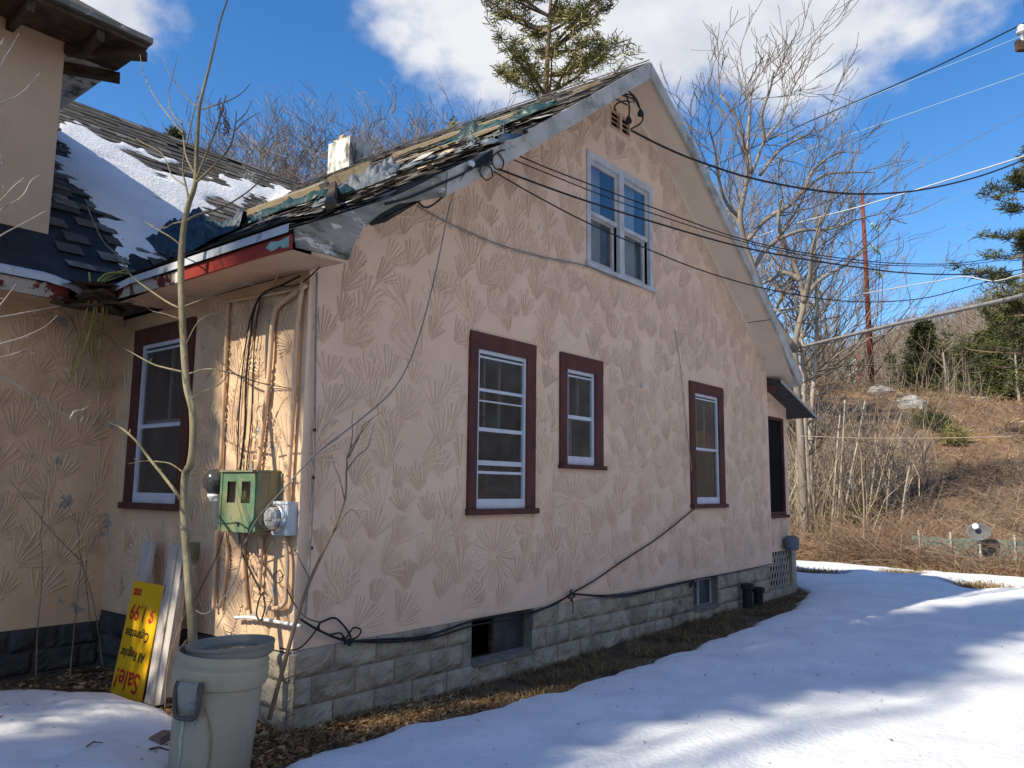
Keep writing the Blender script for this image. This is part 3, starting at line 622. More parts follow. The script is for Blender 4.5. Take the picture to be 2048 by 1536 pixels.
P = [[(3.36+0.30*i/8, 0.16+0.015*math.sin(i*2.1), 1.98+0.46*j/6) for j in range(7)] for i in range(9)]; mb.grid(P); build(mb, 'privacy_film', nmat('pale_film', (0.40, 0.46, 0.50), (0.60, 0.66, 0.68), 5, 0.6, stains=(((0.08, 0.10, 0.12), 2.6, 0.48, 0.1),)), w)
w = casing(FRONT, HW[2], (0.145, 0.17), 0.15, 0.055, M['maroon'], house)
storm_window(FRONT, (6.366, 7.108, 1.466, 2.978), [(0.495, 0.035)], [0.28, 0.62], w, 0.5, M['glass'])
# side window
w = casing(SIDE, SW, (0.13, 0.15), 0.16, 0.06, M['maroon'], house)
storm_window(SIDE, (1.75, 2.57, 1.48, 2.96), [(0.475, 0.035)], [0.48], w, 0.5, M['glass'])
# double window in the gable
h = HW[3]; mb = MB(); fw = 0.07
bx(mb, FRONT, h[0], h[1], h[3]-0.08, h[3], -0.03, 0.02); bx(mb, FRONT, h[0], h[0]+fw, h[2]+0.05, h[3]-0.08, -0.03, 0.018); bx(mb, FRONT, h[1]-fw, h[1], h[2]+0.05, h[3]-0.08, -0.03, 0.018)
mid = 0.5*(h[0]+h[1]); bx(mb, FRONT, mid-0.055, mid+0.055, h[2]+0.05, h[3]-0.08, -0.03, 0.018); bx(mb, FRONT, h[0]-0.03, h[1]+0.03, h[2], h[2]+0.05, -0.03, 0.045)
w = build(mb, 'window', M['grey_frame'], house)
for k, (a, b) in enumerate(((h[0]+fw, mid-0.055), (mid+0.055, h[1]-fw))):
    v0, v1 = h[2]+0.05, h[3]-0.08; vm = v0+(v1-v0)*0.49
    mb = MB(); frame(mb, FRONT, a, b, vm-0.02, v1, 0.05, -0.055, -0.012); s1 = build(mb, 'sash', M['grey_frame'], w)
    mb = MB(); frame(mb, FRONT, a+0.012, b-0.012, v0, vm+0.015, 0.05, -0.10, -0.057, 0.08); build(mb, 'sash', M['grey_frame'], w)
    mb = MB(); bx(mb, FRONT, a+0.045, b-0.045, vm+0.025, v1-0.045, -0.036, -0.032); build(mb, 'pane', M['glass_sky'], w)
    mb = MB(); bx(mb, FRONT, a+0.055, b-0.055, v0+0.075, vm-0.03, -0.082, -0.078); build(mb, 'pane', M['glass'], w)
    # curtains behind
    for (c0, c1) in (((a+0.10, a+0.42),) if k == 0 else ((a+0.20, a+0.50),)):
        P = [[(c0+(c1-c0)*i/24, 0.15+0.02*math.sin(i*1.5+k), v0+0.02+(v1-v0)*j/6) for j in range(7)] for i in range(25)]
        mb = MB(); mb.grid(P); build(mb, 'curtain', M['curtain'], w, smooth=True)
# gable vent
mb = MB(); u0, u1, v0, v1 = VENT; um = (u0+u1)/2+0.01
bx(mb, FRONT, u0, u1, v0, v0+0.02, -0.04, 0.012); bx(mb, FRONT, u0, u1, v1-0.02, v1, -0.04, 0.012)
for a, b in ((u0, u0+0.02), (um-0.022, um+0.022), (u1-0.02, u1)): bx(mb, FRONT, a, b, v0+0.02, v1-0.02, -0.04, 0.010)
for a, b in ((u0+0.02, um-0.022), (um+0.022, u1-0.02)):
    for i in range(4):
        z = v0+0.03+i*0.06
        mb.hexa([FRONT(a, z, 0.006), FRONT(b, z, 0.006), FRONT(b, z+0.03, -0.035), FRONT(a, z+0.03, -0.035), FRONT(a, z+0.008, 0.006), FRONT(b, z+0.008, 0.006), FRONT(b, z+0.038, -0.035), FRONT(a, z+0.038, -0.035)])
g = build(mb, 'gable_vent', M['stucco_plain'], house)
mb = MB(); bx(mb, FRONT, u0-0.02, u1+0.02, v0-0.02, v1+0.02, -0.09, -0.06); build(mb, 'backing', M['interior'], g)

# --- roof decks
def roof_deck(name, prof, y0, y1, th, mats, seg=8):
    mb = MB(); yy = np.linspace(y0, y1, seg)
    T = [[(p[0], y, rz(p[0], y)) for y in yy] for p in prof]; Bm = [[(p[0], y, rz(p[0], y)-th) for y in yy] for p in prof]
    mb.grid([list(reversed(r)) for r in T]); mb.grid(Bm)
    for k in (0, -1):
        for j in range(seg-1): mb.quad(T[k][j], T[k][j+1], Bm[k][j+1], Bm[k][j])
    for j in (0, -1):
        for i in range(len(prof)-1): mb.quad(T[i][j], T[i+1][j], Bm[i+1][j], Bm[i][j])
    return build(mb, name, mats, house)
roof = roof_deck('roof', PL, -0.40, 9.5, 0.10, M['old_deck'])
roof2 = roof_deck('roof', PR, -0.40, 9.5, 0.10, M['tar'])
def shingles(mb, prof_pts, mp, u0, u1, expo, seed, skip=None, wid=(0.16, 0.32), lift=0.0):
    """courses of tabs; prof_pts = dense (s, z) up the slope, mp(u, s, z)->world"""
    rg = random.Random(seed); P = np.array(prof_pts); d = np.concatenate([[0], np.cumsum(np.linalg.norm(np.diff(P, axis=0), axis=1))])
    n = int(d[-1]/expo)
    for i in range(n):
        a = np.array([np.interp(i*expo-0.02, d, P[:, k]) for k in (0, 1)]); b = np.array([np.interp(min((i+1)*expo+0.03, d[-1]), d, P[:, k]) for k in (0, 1)])
        t = (b-a)/np.linalg.norm(b-a); nn = np.array([-t[1], t[0]]); nn *= (1 if nn[1] > 0 else -1)
        u = u0-rg.uniform(0, 0.2)
        while u < u1:
            w = rg.uniform(*wid); ua, ub = max(u, u0), min(u+w-0.006, u1); u += w
            if ub-ua < 0.02 or (skip and skip((ua+ub)/2, a[0], rg)): continue
            j = rg.uniform(-0.022, 0.018); h = 0.012+rg.uniform(0, 0.010)+lift
            A = a+t*j; q = [A+nn*(h-0.009), A+nn*h, b+nn*(0.004+lift)]
            m_ = rg.choice((0, 0, 0, 1, 1, 2)); tw = rg.uniform(-0.012, 0.012)
            v = [mp(ua, *q[0]), mp(ub, *q[0]), mp(ua, *(q[1]+t*tw)), mp(ub, *(q[1]-t*tw)), mp(ua, *q[2]), mp(ub, *q[2])]
            mb.add(v, [(0, 1, 3, 2), (2, 3, 5, 4), (0, 2, 4), (1, 5, 3)], m_)
SH = [M['shingle_a'], M['shingle_b'], M['shingle_c']]
dense = [(x, rz(x, 1.5)) for x in np.linspace(-0.46, 4.5, 60)]
def skip_main(u, s, rg):
    if s < 0.25: return u > 2.4
    if s < 2.9: return rg.random() < (0.5 if u < 3.0 else 0.3)
    if s < 3.6: return rg.random() < 0.30
    return rg.random() < 0.08
mb = MB(); shingles(mb, dense, lambda u, s, z: (s, u, z+(rz(min(max(s, -0.44), 4.5), u)-rz(min(max(s, -0.44), 4.5), 1.5))), -0.42, 9.4, 0.14, 2, skip_main)
for yy in np.arange(-0.42, 9.3, 0.24):      # ridge caps
    a, b = 4.51, yy; z = rz(4.51, yy)+0.02
    mb.hexa([(a-0.13, b, z-0.09), (a, b, z), (a, b+0.27, z+0.012), (a-0.13, b+0.27, z-0.078), (a-0.13, b, z-0.08), (a, b, z+0.012), (a, b+0.27, z+0.024), (a-0.13, b+0.27, z-0.068)], rng.choice((0, 1)))
build(mb, 'shingle_layer', SH, roof)
dense = [(x, rz(x, -0.4)) for x in np.linspace(9.48, 4.55, 60)]
mb = MB(); shingles(mb, dense, lambda u, s, z: (s, u, z+0.003), -0.42, 9.3, 0.16, 3, None, (0.4, 0.7))
build(mb, 'shingle_layer', SH, roof2)
# wing roof
mb = MB(); T = [[(x, p[0], p[1]) for x in (-9.2, -3, -0.7, 0.3, 2.5, 4.55)] for p in PW]
mb.grid([r[::-1] for r in T]); mb.quad((-9.2, 6.6, 7.0), (4.5, 6.6, 7.0), (4.5, 10.2, 3.5), (-9.2, 10.2, 3.5))
mb.quad((-9.2, 2.6, 3.36), (-0.5, 2.6, 3.36), (-0.5, 3.05, 3.45), (-9.2, 3.05, 3.45))
wroof = build(mb, 'roof', M['tar'], house)
dense = [(y, wz(y)) for y in np.linspace(2.9, 6.62, 50)]
def skip_wing(u, s, rg):
    if s < 3.9: return rg.random() < 0.75
    if s < 4.6 and u < 0.6: return rg.random() < 0.35
    return rg.random() < 0.04
mb = MB(); shingles(mb, dense, lambda u, s, z: (u, s, z), -2.6, 4.4, 0.135, 6, skip_wing, (0.14, 0.34), 0.006)
build(mb, 'shingle_layer', SH, wroof)
# --- barge boards, fascia, soffits
def barge(px_top, px_bot, y, th, mat, name):
    P = [onY(a, b, y) for a, b in px_top]+[onY(a, b, y) for a, b in px_bot[::-1]]
    mb = MB(); mb.prism(P, (0, th, 0)); return build(mb, name, mat, house)
def zb(x, dz): return (x, -0.435, rz(x)+dz)
XS = [4.50, 3.6, 2.755, 2.1, 1.59, 1.0]
mb = MB(); P = [zb(x, 0.0) for x in XS[:-1]]+[zb(1.02, 0.0)]+[zb(x, -0.215) for x in [1.0]+XS[:-1][::-1]]
mb.prism(P, (0, 0.033, 0)); build(mb, 'barge_board', M['grey_board'], house)
tail = [tuple(onY(a, b, -0.435)) for a, b in ((798, 407), (760, 428), (737, 446), (721, 465), (707, 493), (698, 519), (650, 506), (597, 494))]
mb = MB(); P = [zb(-0.45, -0.005), zb(-0.1, -0.005), zb(0.42, -0.005), zb(1.005, -0.0)]+[zb(0.985, -0.215)]+tail
mb.prism(P, (0, 0.032, 0)); build(mb, 'barge_board', M['old_board'], house)
mb = MB(); XR = [4.52, 5.74, 7.14, 8.3, 9.0, 9.47]
P = [zb(x, 0.0) for x in XR]+[(9.47, -0.435, 3.42), (9.30, -0.435, 3.36), (9.05, -0.435, 3.55)]+[zb(x, -0.19) for x in XR[:-2][::-1]]
mb.prism(P, (0, 0.033, 0)); build(mb, 'barge_board', M['grey_board'], house)
mb = MB()
for seq in ([-0.1, 0.42, 1.59, 2.755, 4.50], [4.52, 5.74, 7.14, 8.25]):
    for a, b in zip(seq[:-1], seq[1:]):
        mb.quad((a, -0.40, rz(a)-0.15), (b, -0.40, rz(b)-0.15), (b, 0.02, rz(b)-0.15), (a, 0.02, rz(a)-0.15))
a, b = 8.262, 9.44; mb.quad((a, -0.40, rz(a)-0.15), (9.05, -0.40, 3.52), (9.05, 0.02, 3.52), (a, 0.02, rz(a)-0.15)); mb.quad((9.05, -0.40, 3.52), (9.44, -0.40, 3.37), (9.44, 3.0, 3.37), (9.05, 3.0, 3.52))
mb.quad((9.44, -0.42, 3.36), (9.44, 9, 3.36), (9.44, 9, 3.52), (9.44, -0.42, 3.52))
# frieze along the wall top on the right
seq = [4.52, 5.74, 7.14, 8.3, 8.98]
for a, b in zip(seq[:-1], seq[1:]):
    mb.hexa([(a, -0.022, rz(a)-0.24), (b, -0.022, rz(b)-0.24), (b, -0.001, rz(b)-0.24), (a, -0.001, rz(a)-0.24), (a, -0.022, rz(a)-0.152), (b, -0.022, rz(b)-0.152), (b, -0.001, rz(b)-0.152), (a, -0.001, rz(a)-0.152)])
build(mb, 'gable_soffit', M['cream_soffit'], house)
mb = MB(); ys_ = np.linspace(-0.40, 2.15, 9)
mb.grid([[(x, y, 3.255+0.012*math.sin(y*2)+(0.012 if x > -0.2 else 0)) for y in ys_] for x in (-0.445, -0.22, 0.0)])
build(mb, 'eave_soffit', M['eave_soffit'], house)
mb = MB(); mb.box(-0.475, -0.450, -0.405, 1.02, 3.25, 3.348); f = build(mb, 'fascia_board', M['red'], house)
mb = MB(); mb.prism([(-0.4785, -0.40, 3.335), (-0.4785, -0.40, 3.258), (-0.4785, -0.33, 3.262), (-0.4785, -0.30, 3.285), (-0.4785, -0.26, 3.27), (-0.4785, -0.20, 3.262), (-0.4785, -0.13, 3.30), (-0.4785, -0.18, 3.335), (-0.4785, -0.28, 3.32)], (0.003, 0, 0)); build(mb, 'paint_flake', M['teal_flake'], f)
mb = MB(); mb.box(-0.478, -0.450, 1.022, 1.13, 3.247, 3.345); build(mb, 'paint_flake', M['white_paint'], f)
mb = MB(); mb.hexa([(-0.475, 1.13, 3.25), (-0.450, 1.13, 3.25), (-0.450, 2.12, 3.275), (-0.475, 2.12, 3.265), (-0.475, 1.13, 3.345), (-0.450, 1.13, 3.345), (-0.450, 2.12, 3.375), (-0.475, 2.12, 3.37)]); build(mb, 'fascia_board', M['red_worn'], house)
mb = MB(); P = []
for y in np.linspace(-0.42, 2.45, 16):
    sag = 0.0 if y < 1.9 else 0.05*(y-1.9)/0.5
    P.append([(-0.50, y, 3.352-sag), (-0.497, y, 3.415-sag), (-0.44, y, 3.432-sag)])
mb.grid(P); build(mb, 'drip_edge', M['drip_edge'], house)
# layers of old roofing showing at the eave
mb = MB()
for k in range(4):
    P = [[(-0.51+0.02*k+0.012*nz3(y*3, k*7), y, 3.436+0.014*k+0.006*nz3(y*4, k*3)), (-0.2+0.02*k, y, 3.56+0.015*k)] for y in np.linspace(-0.44, 2.5, 40)]
    mb.grid(P, k % 3)
build(mb, 'shingle_layer', [M['shingle_c'], M['shingle_a'], M['shingle_b']], house)
# wing eave
mb = MB(); P = []
for x in np.linspace(-3.0, -0.52, 14):
    sag = 0.0 if x < -0.9 else 0.10*((x+0.9)/0.38)**2
    P.append([(x, 2.575, 3.405-sag), (x, 2.58, 3.47-sag), (x, 2.64, 3.50-sag)])
mb.grid(P); build(mb, 'drip_edge', M['drip_edge'], house)
mb = MB(); mb.box(-3, -0.70, 2.60, 2.63, 3.27, 3.40); build(mb, 'fascia_board', M['red_worn'], house)
mb = MB(); mb.quad((-3, 2.62, 3.275), (-0.72, 2.62, 3.265), (-0.6, 3.05, 3.29), (-3, 3.05, 3.30)); build(mb, 'eave_soffit', M['eave_soffit'], house)
mb = MB()       # rotten corner where the two eaves meet
for k in range(26):
    x = rng.uniform(-0.72, -0.25); y = rng.uniform(2.1, 2.8); z = rng.uniform(3.22, 3.38); a = rng.uniform(-1, 1)
    mb.beam((x-0.13*math.cos(a), y-0.13*math.sin(a), z+rng.uniform(-.03, .03)), (x+0.13*math.cos(a), y+0.13*math.sin(a), z+rng.uniform(-.03, .03)), 0.05, 0.02)
mb.grid([[(x, y, 3.36+0.03*nz3(x*6, y*6)+0.10*(y-2.1)) for y in np.linspace(2.05, 3.0, 8)] for x in np.linspace(-0.78, 0.0, 8)])
mb.box(-0.6, 0.0, 2.3, 3.02, 3.30, 3.34)
build(mb, 'rotten_board', [M['dark_wood']], house)
# chimney
ch0 = np.array([4.28, 5.0]); ch1 = np.array([4.72, 5.56]); zt = 7.36
mb = MB(); P = [(ch0[0], ch0[1]), (ch1[0], ch0[1]), (ch1[0], ch1[1]), (ch0[0], ch1[1])]
mb.hexa([(a, b, 6.5) for a, b in P]+[(a, b, zt) for a, b in P]); ch = build(mb, 'chimney', M['white_paint'], roof)
mb = MB()
for k in range(7):
    a = rng.uniform(ch0[0], ch1[0]-0.2); b = rng.uniform(ch0[1]+0.1, ch1[1]-0.15); mb.box(a, a+0.2, b, b+0.1, zt-0.02+0.001*k, zt+0.055+0.001*k)
mb.box(ch0[0]+0.06, ch0[0]+0.26, ch0[1]+0.25, ch0[1]+0.35, zt+0.06, zt+0.115)
build(mb, 'loose_brick', M['brick'], ch)
# --- dormer (second storey block on the wing)
mb = MB()
mb.quad((-6, 3.45, 3.7), (-0.61, 3.45, 3.7), (-0.61, 3.45, 6.15), (-6, 3.45, 6.15)); mb.quad((-0.61, 3.45, 3.7), (-0.61, 6.4, 3.7), (-0.61, 6.4, 6.15), (-0.61, 3.45, 6.15))
mb.quad((-6, 3.45, 3.7), (-6, 6.4, 3.7), (-6, 6.4, 6.15), (-6, 3.45, 6.15)); mb.quad((-6, 6.4, 3.7), (-0.61, 6.4, 3.7), (-0.61, 6.4, 6.15), (-6, 6.4, 6.15))
dw = build(mb, 'dormer_wall', M['stucco_plain'], house)
mb = MB(); A = [(-6.6, 2.88), (-0.02, 2.88), (-0.02, 6.9), (-6.6, 6.9)]
mb.hexa([(a, b, 6.15) for a, b in A]+[(a, b, 6.21) for a, b in A]); R_ = [(-3.6, 4.6, 7.6), (-3.0, 4.6, 7.6)]
e = [(a, b, 6.212) for a, b in A]
mb.quad(e[0], e[1], R_[1], R_[0]); mb.quad(e[2], e[3], R_[0], R_[1]); mb.tri(e[1], e[2], R_[1]); mb.tri(e[3], e[0], R_[0])
dr = build(mb, 'dormer_roof', M['shingle_b'], house)
mb = MB(); mb.box(-6.6, -0.60, 2.90, 3.44, 6.10, 6.148); mb.box(-0.60, -0.03, 2.90, 3.6, 6.105, 6.149); 
build(mb, 'eave_board', M['dark_wood'], dr)
for x in (-1.75, -1.15, -0.52): mb = MB(); mb.box(x, x+0.07, 2.92, 3.449, 5.99, 6.099); build(mb, 'rafter_tail', M['dark_wood'], dr)
for a, b in (((-0.60, 3.46, 6.03), (-0.02, 2.95, 6.06)), ((-0.62, 3.9, 6.02), (0.02, 3.62, 6.05))): mb = MB(); mb.beam(a, b, 0.09, 0.095); build(mb, 'rafter_tail', M['dark_wood'], dr)
mb = MB(); mb.quad((-0.608, 3.62, 6.10), (-0.04, 3.62, 6.10), (-0.04, 6.4, 6.10), (-0.608, 6.4, 6.10)); build(mb, 'dormer_soffit', M['white_paint'], dr)
mb = MB(); mb.box(-6.6, 0.0, 2.855, 2.878, 6.165, 6.222); mb.box(-0.018, 0.005, 2.879, 6.9, 6.165, 6.222); build(mb, 'dormer_fascia', M['old_board'], dr)
# --- porch addition on the far side
HA = (9.08, 10.02, 1.28, 2.88); mb = MB()
wall_cells(mb, [9.02, 10.22], [HA], 0.66, lambda u: 3.40-0.12*(u-9.02), ADDN)
in_add = lambda u, v: 9.05 < u < 10.2 and 0.7 < v < 3.2 and not (HA[0]-0.04 < u < HA[1]+0.04 and HA[2]-0.08 < v < HA[3]+0.04)
stamp_wall(mb, ADDN, 9.1, 10.2, 0.7, 3.2, in_add, 12)
mb.quad((10.22, 0.14, 0.66), (10.22, 4, 0.66), (10.22, 4, 3.25), (10.22, 0.14, 3.25), 0)
build(mb, 'porch_wall', [M['stucco'], M['stucco_dirt_shade']], house)
mb = MB(); frame(mb, ADDN, HA[0]-0.02, HA[1]+0.02, HA[2]-0.02, HA[3]+0.02, 0.05, -0.05, 0.016); bx(mb, ADDN, HA[0]-0.05, HA[1]+0.12, HA[2]-0.07, HA[2]-0.022, -0.05, 0.045)
w = build(mb, 'porch_window', M['maroon'], house)
mb = MB(); bx(mb, ADDN, HA[0]+0.03, HA[1]-0.03, HA[2]+0.03, HA[3]-0.03, -0.03, -0.026); build(mb, 'insect_screen', M['screen'], w)
mb = MB(); bx(mb, ADDN, HA[0]-0.1, HA[1]+0.1, HA[2]-0.1, HA[3]+0.1, -0.34, -0.32); build(mb, 'dark_board', M['interior'], w)  # near-black board set behind the screen in place of a dark room
mb = MB(); e0, e1 = 9.03, 10.72; z0, z1 = 3.45, 2.98
mb.hexa([(e0, -0.22, z0-0.025), (e1, -0.22, z1-0.025), (e1, 4, z1-0.025), (e0, 4, z0-0.025), (e0, -0.22, z0), (e1, -0.22, z1), (e1, 4, z1), (e0, 4, z0)])
pr = build(mb, 'porch_roof', M['shingle_a'], house)
mb = MB(); mb.hexa([(e0, -0.245, z0-0.045), (e1+0.02, -0.245, z1-0.05), (e1+0.02, -0.222, z1-0.05), (e0, -0.222, z0-0.045), (e0, -0.245, z0-0.01), (e1+0.02, -0.245, z1-0.015), (e1+0.02, -0.222, z1-0.015), (e0, -0.222, z0-0.01)]); build(mb, 'drip_edge', M['grey_board'], pr)
for x in (9.07,): mb = MB(); mb.beam((x, -0.1, z0-0.13-0.278*(x-e0)), (x, 0.13, z0-0.13-0.278*(x-e0)), 0.09, 0.10); build(mb, 'rafter_tail', M['maroon'], pr)
# lattice under the porch
mb = MB(); l0, l1, b0, b1_ = 8.88, 10.02, 0.08, 0.66
def clipseg(x0, z0, x1, z1):
    t0, t1 = 0.0, 1.0
    for p_, q_ in ((-(x1-x0), x0-l0), (x1-x0, l1-x0), (-(z1-z0), z0-b0), (z1-z0, b1_-z0)):
        if abs(p_) < 1e-9:
            if q_ < 0: return None
            continue
        r_ = q_/p_
        if p_ < 0: t0 = max(t0, r_)
        else: t1 = min(t1, r_)
    return None if t0 >= t1 else ((x0+(x1-x0)*t0, z0+(z1-z0)*t0), (x0+(x1-x0)*t1, z0+(z1-z0)*t1))
for k in range(-8, 16):
    for sg, yy in ((1, 0.105), (-1, 0.115)):
        x = l0+k*0.115
        s_ = clipseg(x, b0, x+0.45*sg, b0+0.9)
        if s_: mb.beam((s_[0][0], yy, s_[0][1]), (s_[1][0], yy, s_[1][1]), 0.008, 0.022, up=(1, 0, 0.3) if sg > 0 else (1, 0, -0.3))
lat = build(mb, 'lattice_panel', M['lattice'], house)
mb = MB(); mb.box(8.87, 10.035, 0.30, 0.32, -0.1, 0.7); mb.box(8.85, 8.869, 0.06, 0.3, -0.1, 0.7); build(mb, 'dark_backboard', M['interior'], lat)  # near-black boards stand in for the shade under the porch
mb = MB(); mb.box(10.04, 10.24, 0.06, 0.30, -0.2, 0.655); mb.box(8.87, 10.03, 0.08, 0.22, -0.25, 0.075); build(mb, 'porch_pier', M['block'], house)
mb = MB(); c = onY(1583, 1092, 0.0)
mb.lathe([(0.0, 0.0), (0.11, 0.0), (0.125, 0.05), (0.125, 0.18), (0.09, 0.23), (0.0, 0.24)], (c[0]+0.0, 0.0, 0.68), (0, 0, 1), 18); build(mb, 'vent_hood', M['cab_side'] if False else M['dish'], house)

# ------------------------------------------------------------------ things on the roof
SPX = [(100, 245), (145, 235), (215, 268), (330, 318), (420, 342), (500, 362), (580, 372), (590, 385), (520, 408), (455, 436), (400, 462), (330, 522), (232, 528), (215, 470), (188, 420), (150, 372), (100, 345)]
SP = [tuple(on_roof(a, b)[:2]) for a, b in SPX]
xs = np.arange(-1.2, 4.6, 0.05); ys = np.arange(2.2, 6.7, 0.05)
def smax(a, b, k=0.12): return max(a, b)+max(k-abs(a-b), 0)**2/(4*k)
P = []
for x in xs:
    r = []
    for y in ys:
        a = rz(x, y) if x >= -0.44 else -9; b = wz(y) if y >= 2.6 else -9
        z = smax(a, b) if min(a, b) > 0 else max(a, b)
        d = poly_sd(x, y, SP)+0.15*nz3(x*2.6, y*2.6, 3)+0.10*nz3(x*7, y*7, 2)+0.05*nz3(x*16, y*16, 5)
        g = nz3(x*1.7+4, y*2.4, 11)
        g2 = nz3(x*1.1+9, y*3.1, 17); d = min(d, 0.62-1.4*max(g2, 0)) if y > 3.9 else d
        if y > 5.2 and x < 3: d = min(d, 0.30-1.2*max(g, 0))
        th = 0.065*(1-math.exp(-max(d, 0)/0.12)) if d > 0 else max(d, -0.5)*0.8
        if a < 0 and b < 0: z, th = 3.0, 0
        r.append((x, y, z+th-0.012+(0.012*nz3(x*3, y*3, 6) if d > 0 else 0)))
    P.append(r)
P = np.array(P)
mb = MB()
for i in range(len(xs)-1):
    for j in range(len(ys)-1):
        c = [P[i, j], P[i+1, j], P[i+1, j+1], P[i, j+1]]
        if max(q[2]-roof_top(q[0], q[1]) for q in c) > -0.09 and min(q[2] for q in c) > 3.1: mb.quad(*c)
# weld
idx = {}; V = []; F = []
for f in mb.f:
    g = []
    for i in f:
        k = tuple(round(q, 4) for q in mb.v[i])
        if k not in idx: idx[k] = len(V); V.append(mb.v[i])
        g.append(idx[k])
    F.append(tuple(g))
mb.v, mb.f = V, F; mb.m = [0]*len(F)
o = build(mb, 'roof_snow', M['snow'], smooth=True); tag(o, 'melting snow patch lying in the roof valley below the dormer', 'snow', kind='stuff')

def plank(pa, pb, w, h, mat, label, lift=0.06, name='loose_plank', drop=(0, 0)):
    a = on_roof(*pa, lift=lift); b = on_roof(*pb, lift=lift)
    mb = MB(); d = b-a; L_ = np.linalg.norm(d)
    n = np.array([-0.56, 0, 0.83]); n -= d*(n@d)/(L_*L_); n /= np.linalg.norm(n)
    pts = [a+d*t for t in np.linspace(0, 1, 6)]
    for p, q in zip(pts[:-1], pts[1:]):
        j = rng.uniform(0.93, 1.03); mb.beam(p, q+d/L_*0.002, w*j, h*j, up=n)
    o = build(mb, name, mat, loc=a); return tag(o, label, 'plank', 'loose planks on the torn roof')
plank((662, 364), (744, 331), 0.16, 0.13, M['raw_wood'], 'thick bare roof beam above the crumpled grey tarp', 0.09)
plank((790, 310), (912, 266), 0.12, 0.05, M['raw_wood'], 'pale plank lying highest above the middle of the grey tarp', 0.05)
plank((772, 334), (1000, 253), 0.11, 0.03, M['raw_wood'], 'long yellowish plank below the pale plank beside the chimney', 0.05)
plank((915, 284), (1108, 203), 0.07, 0.03, M['grey_board'], 'thin grey batten beside the upper green tarp strip', 0.06)
plank((497, 424), (645, 372), 0.12, 0.07, M['raw_wood'], 'yellow broken plank at the edge of the roof snow', 0.10)
plank((1146, 184), (1200, 163), 0.10, 0.03, M['raw_wood'], 'short splintered plank near the ridge of the gable', 0.05)
plank((545, 402), (655, 362), 0.14, 0.03, M['grey_board'], 'grey plank behind the yellow broken plank', 0.06)
plank((900, 270), (1030, 228), 0.10, 0.03, M['raw_wood'], 'narrow plank under the torn shingles halfway up the roof', 0.05)
plank((660, 412), (668, 366), 0.07, 0.05, M['dark_wood'], 'short upright dark board stub beside the green tarp', 0.10)

def tarp(path, width, amp, mat, label, seed, lift=0.05, n=46, k=16, fr=5.0, hump=0.0):
    rg = random.Random(seed); Q = smooth_path([on_roof(a, b, lift=0.04) for a, b in path], n); mb = MB(); P = []
    for i in range(n):
        t = Q[min(i+1, n-1)]-Q[max(i-1, 0)]; t /= np.linalg.norm(t)+1e-9
        nn = np.array([-0.56, 0, 0.83]); sd = np.cross(t, nn); sd /= np.linalg.norm(sd); row = []
        ww = width*(0.75+0.5*(0.5+0.5*nz3(i*0.23, seed)))*(1 if 1 < i < n-2 else 0.5)
        for j in range(k):
            s_ = (j/(k-1)-0.5)*ww; p = Q[i]+sd*s_
            e = 1-abs(2*j/(k-1)-1)**3
            h = amp*abs(nz3(p[0]*fr, p[1]*fr, seed)*1.2+0.7*abs(nz3(p[0]*fr*2.3, p[1]*fr*2.3, seed+5))+0.35*abs(nz3(p[0]*fr*5, p[1]*fr*5, seed+9)))+hump*e*math.sin(math.pi*i/(n-1))
            zr = roof_top(p[0], p[1]) if p[0] > -0.44 else p[2]-0.05
            p = np.array([p[0], p[1], max(p[2]*0.35+zr*0.65, zr)+lift+h*e])+sd*0.03*nz3(i*0.6, j*0.6, seed)
            row.append(p)
        P.append(row)
    mb.grid(P); o = build(mb, 'tarp', mat, loc=Q[n//2], smooth=True)
    so = o.modifiers.new('thickness', 'SOLIDIFY'); so.thickness = 0.004
    return tag(o, label, 'tarp', 'tarps over the damaged roof')
tarp([(330, 518), (375, 492), (425, 472), (490, 450)], 0.62, 0.20, M['tarp_blue'], 'dark navy tarp bunched up against the roof snow at the eave', 3, 0.03, hump=0.16, n=60, k=26)
tarp([(478, 455), (540, 425), (600, 405), (650, 388)], 0.34, 0.14, M['tarp_green'], 'green tarp strip running below the yellow broken plank', 4, 0.02)
tarp([(648, 400), (690, 385), (740, 365), (800, 340)], 0.52, 0.19, M['tarp_grey'], 'crumpled grey tarp beside the thick bare beam', 5, 0.0, hump=0.05, fr=6, n=60, k=30)
tarp([(780, 346), (860, 320), (950, 293), (1050, 268)], 0.13, 0.09, M['tarp_grey'], 'flat pale tarp strip along the barge board', 6, 0.02)
tarp([(880, 292), (960, 265), (1040, 236), (1112, 206)], 0.26, 0.12, M['tarp_green'], 'upper green tarp strip under the thin grey batten', 7, 0.03)
tarp([(640, 405), (656, 395), (672, 388), (690, 392)], 0.22, 0.10, M['tarp_green'], 'small dark green tarp flap around the upright stub', 8, 0.05)
mb = MB()
for cx, cy, nn, sp in ((524, 410, 30, 10), (520, 432, 22, 8), (1000, 258, 10, 8), (505, 352, 22, 16), (940, 275, 14, 14)):
    for _ in range(nn):
        a = on_roof(cx+rng.gauss(0, sp*0.5), cy+rng.gauss(0, sp*0.4), 0.12); pts = [a]
        for _ in range(4): a = a+np.array([rng.uniform(-.04, .04), rng.uniform(-.04, .04), rng.uniform(-.05, .02)]); pts.append(a)
        mb.tube(pts, 0.0014, 3)
o = build(mb, 'frayed_threads', M['fray']); tag(o, 'pale frayed tarp threads snagged along the torn roof', 'threads', kind='stuff')
V, F, MI = [], [], []
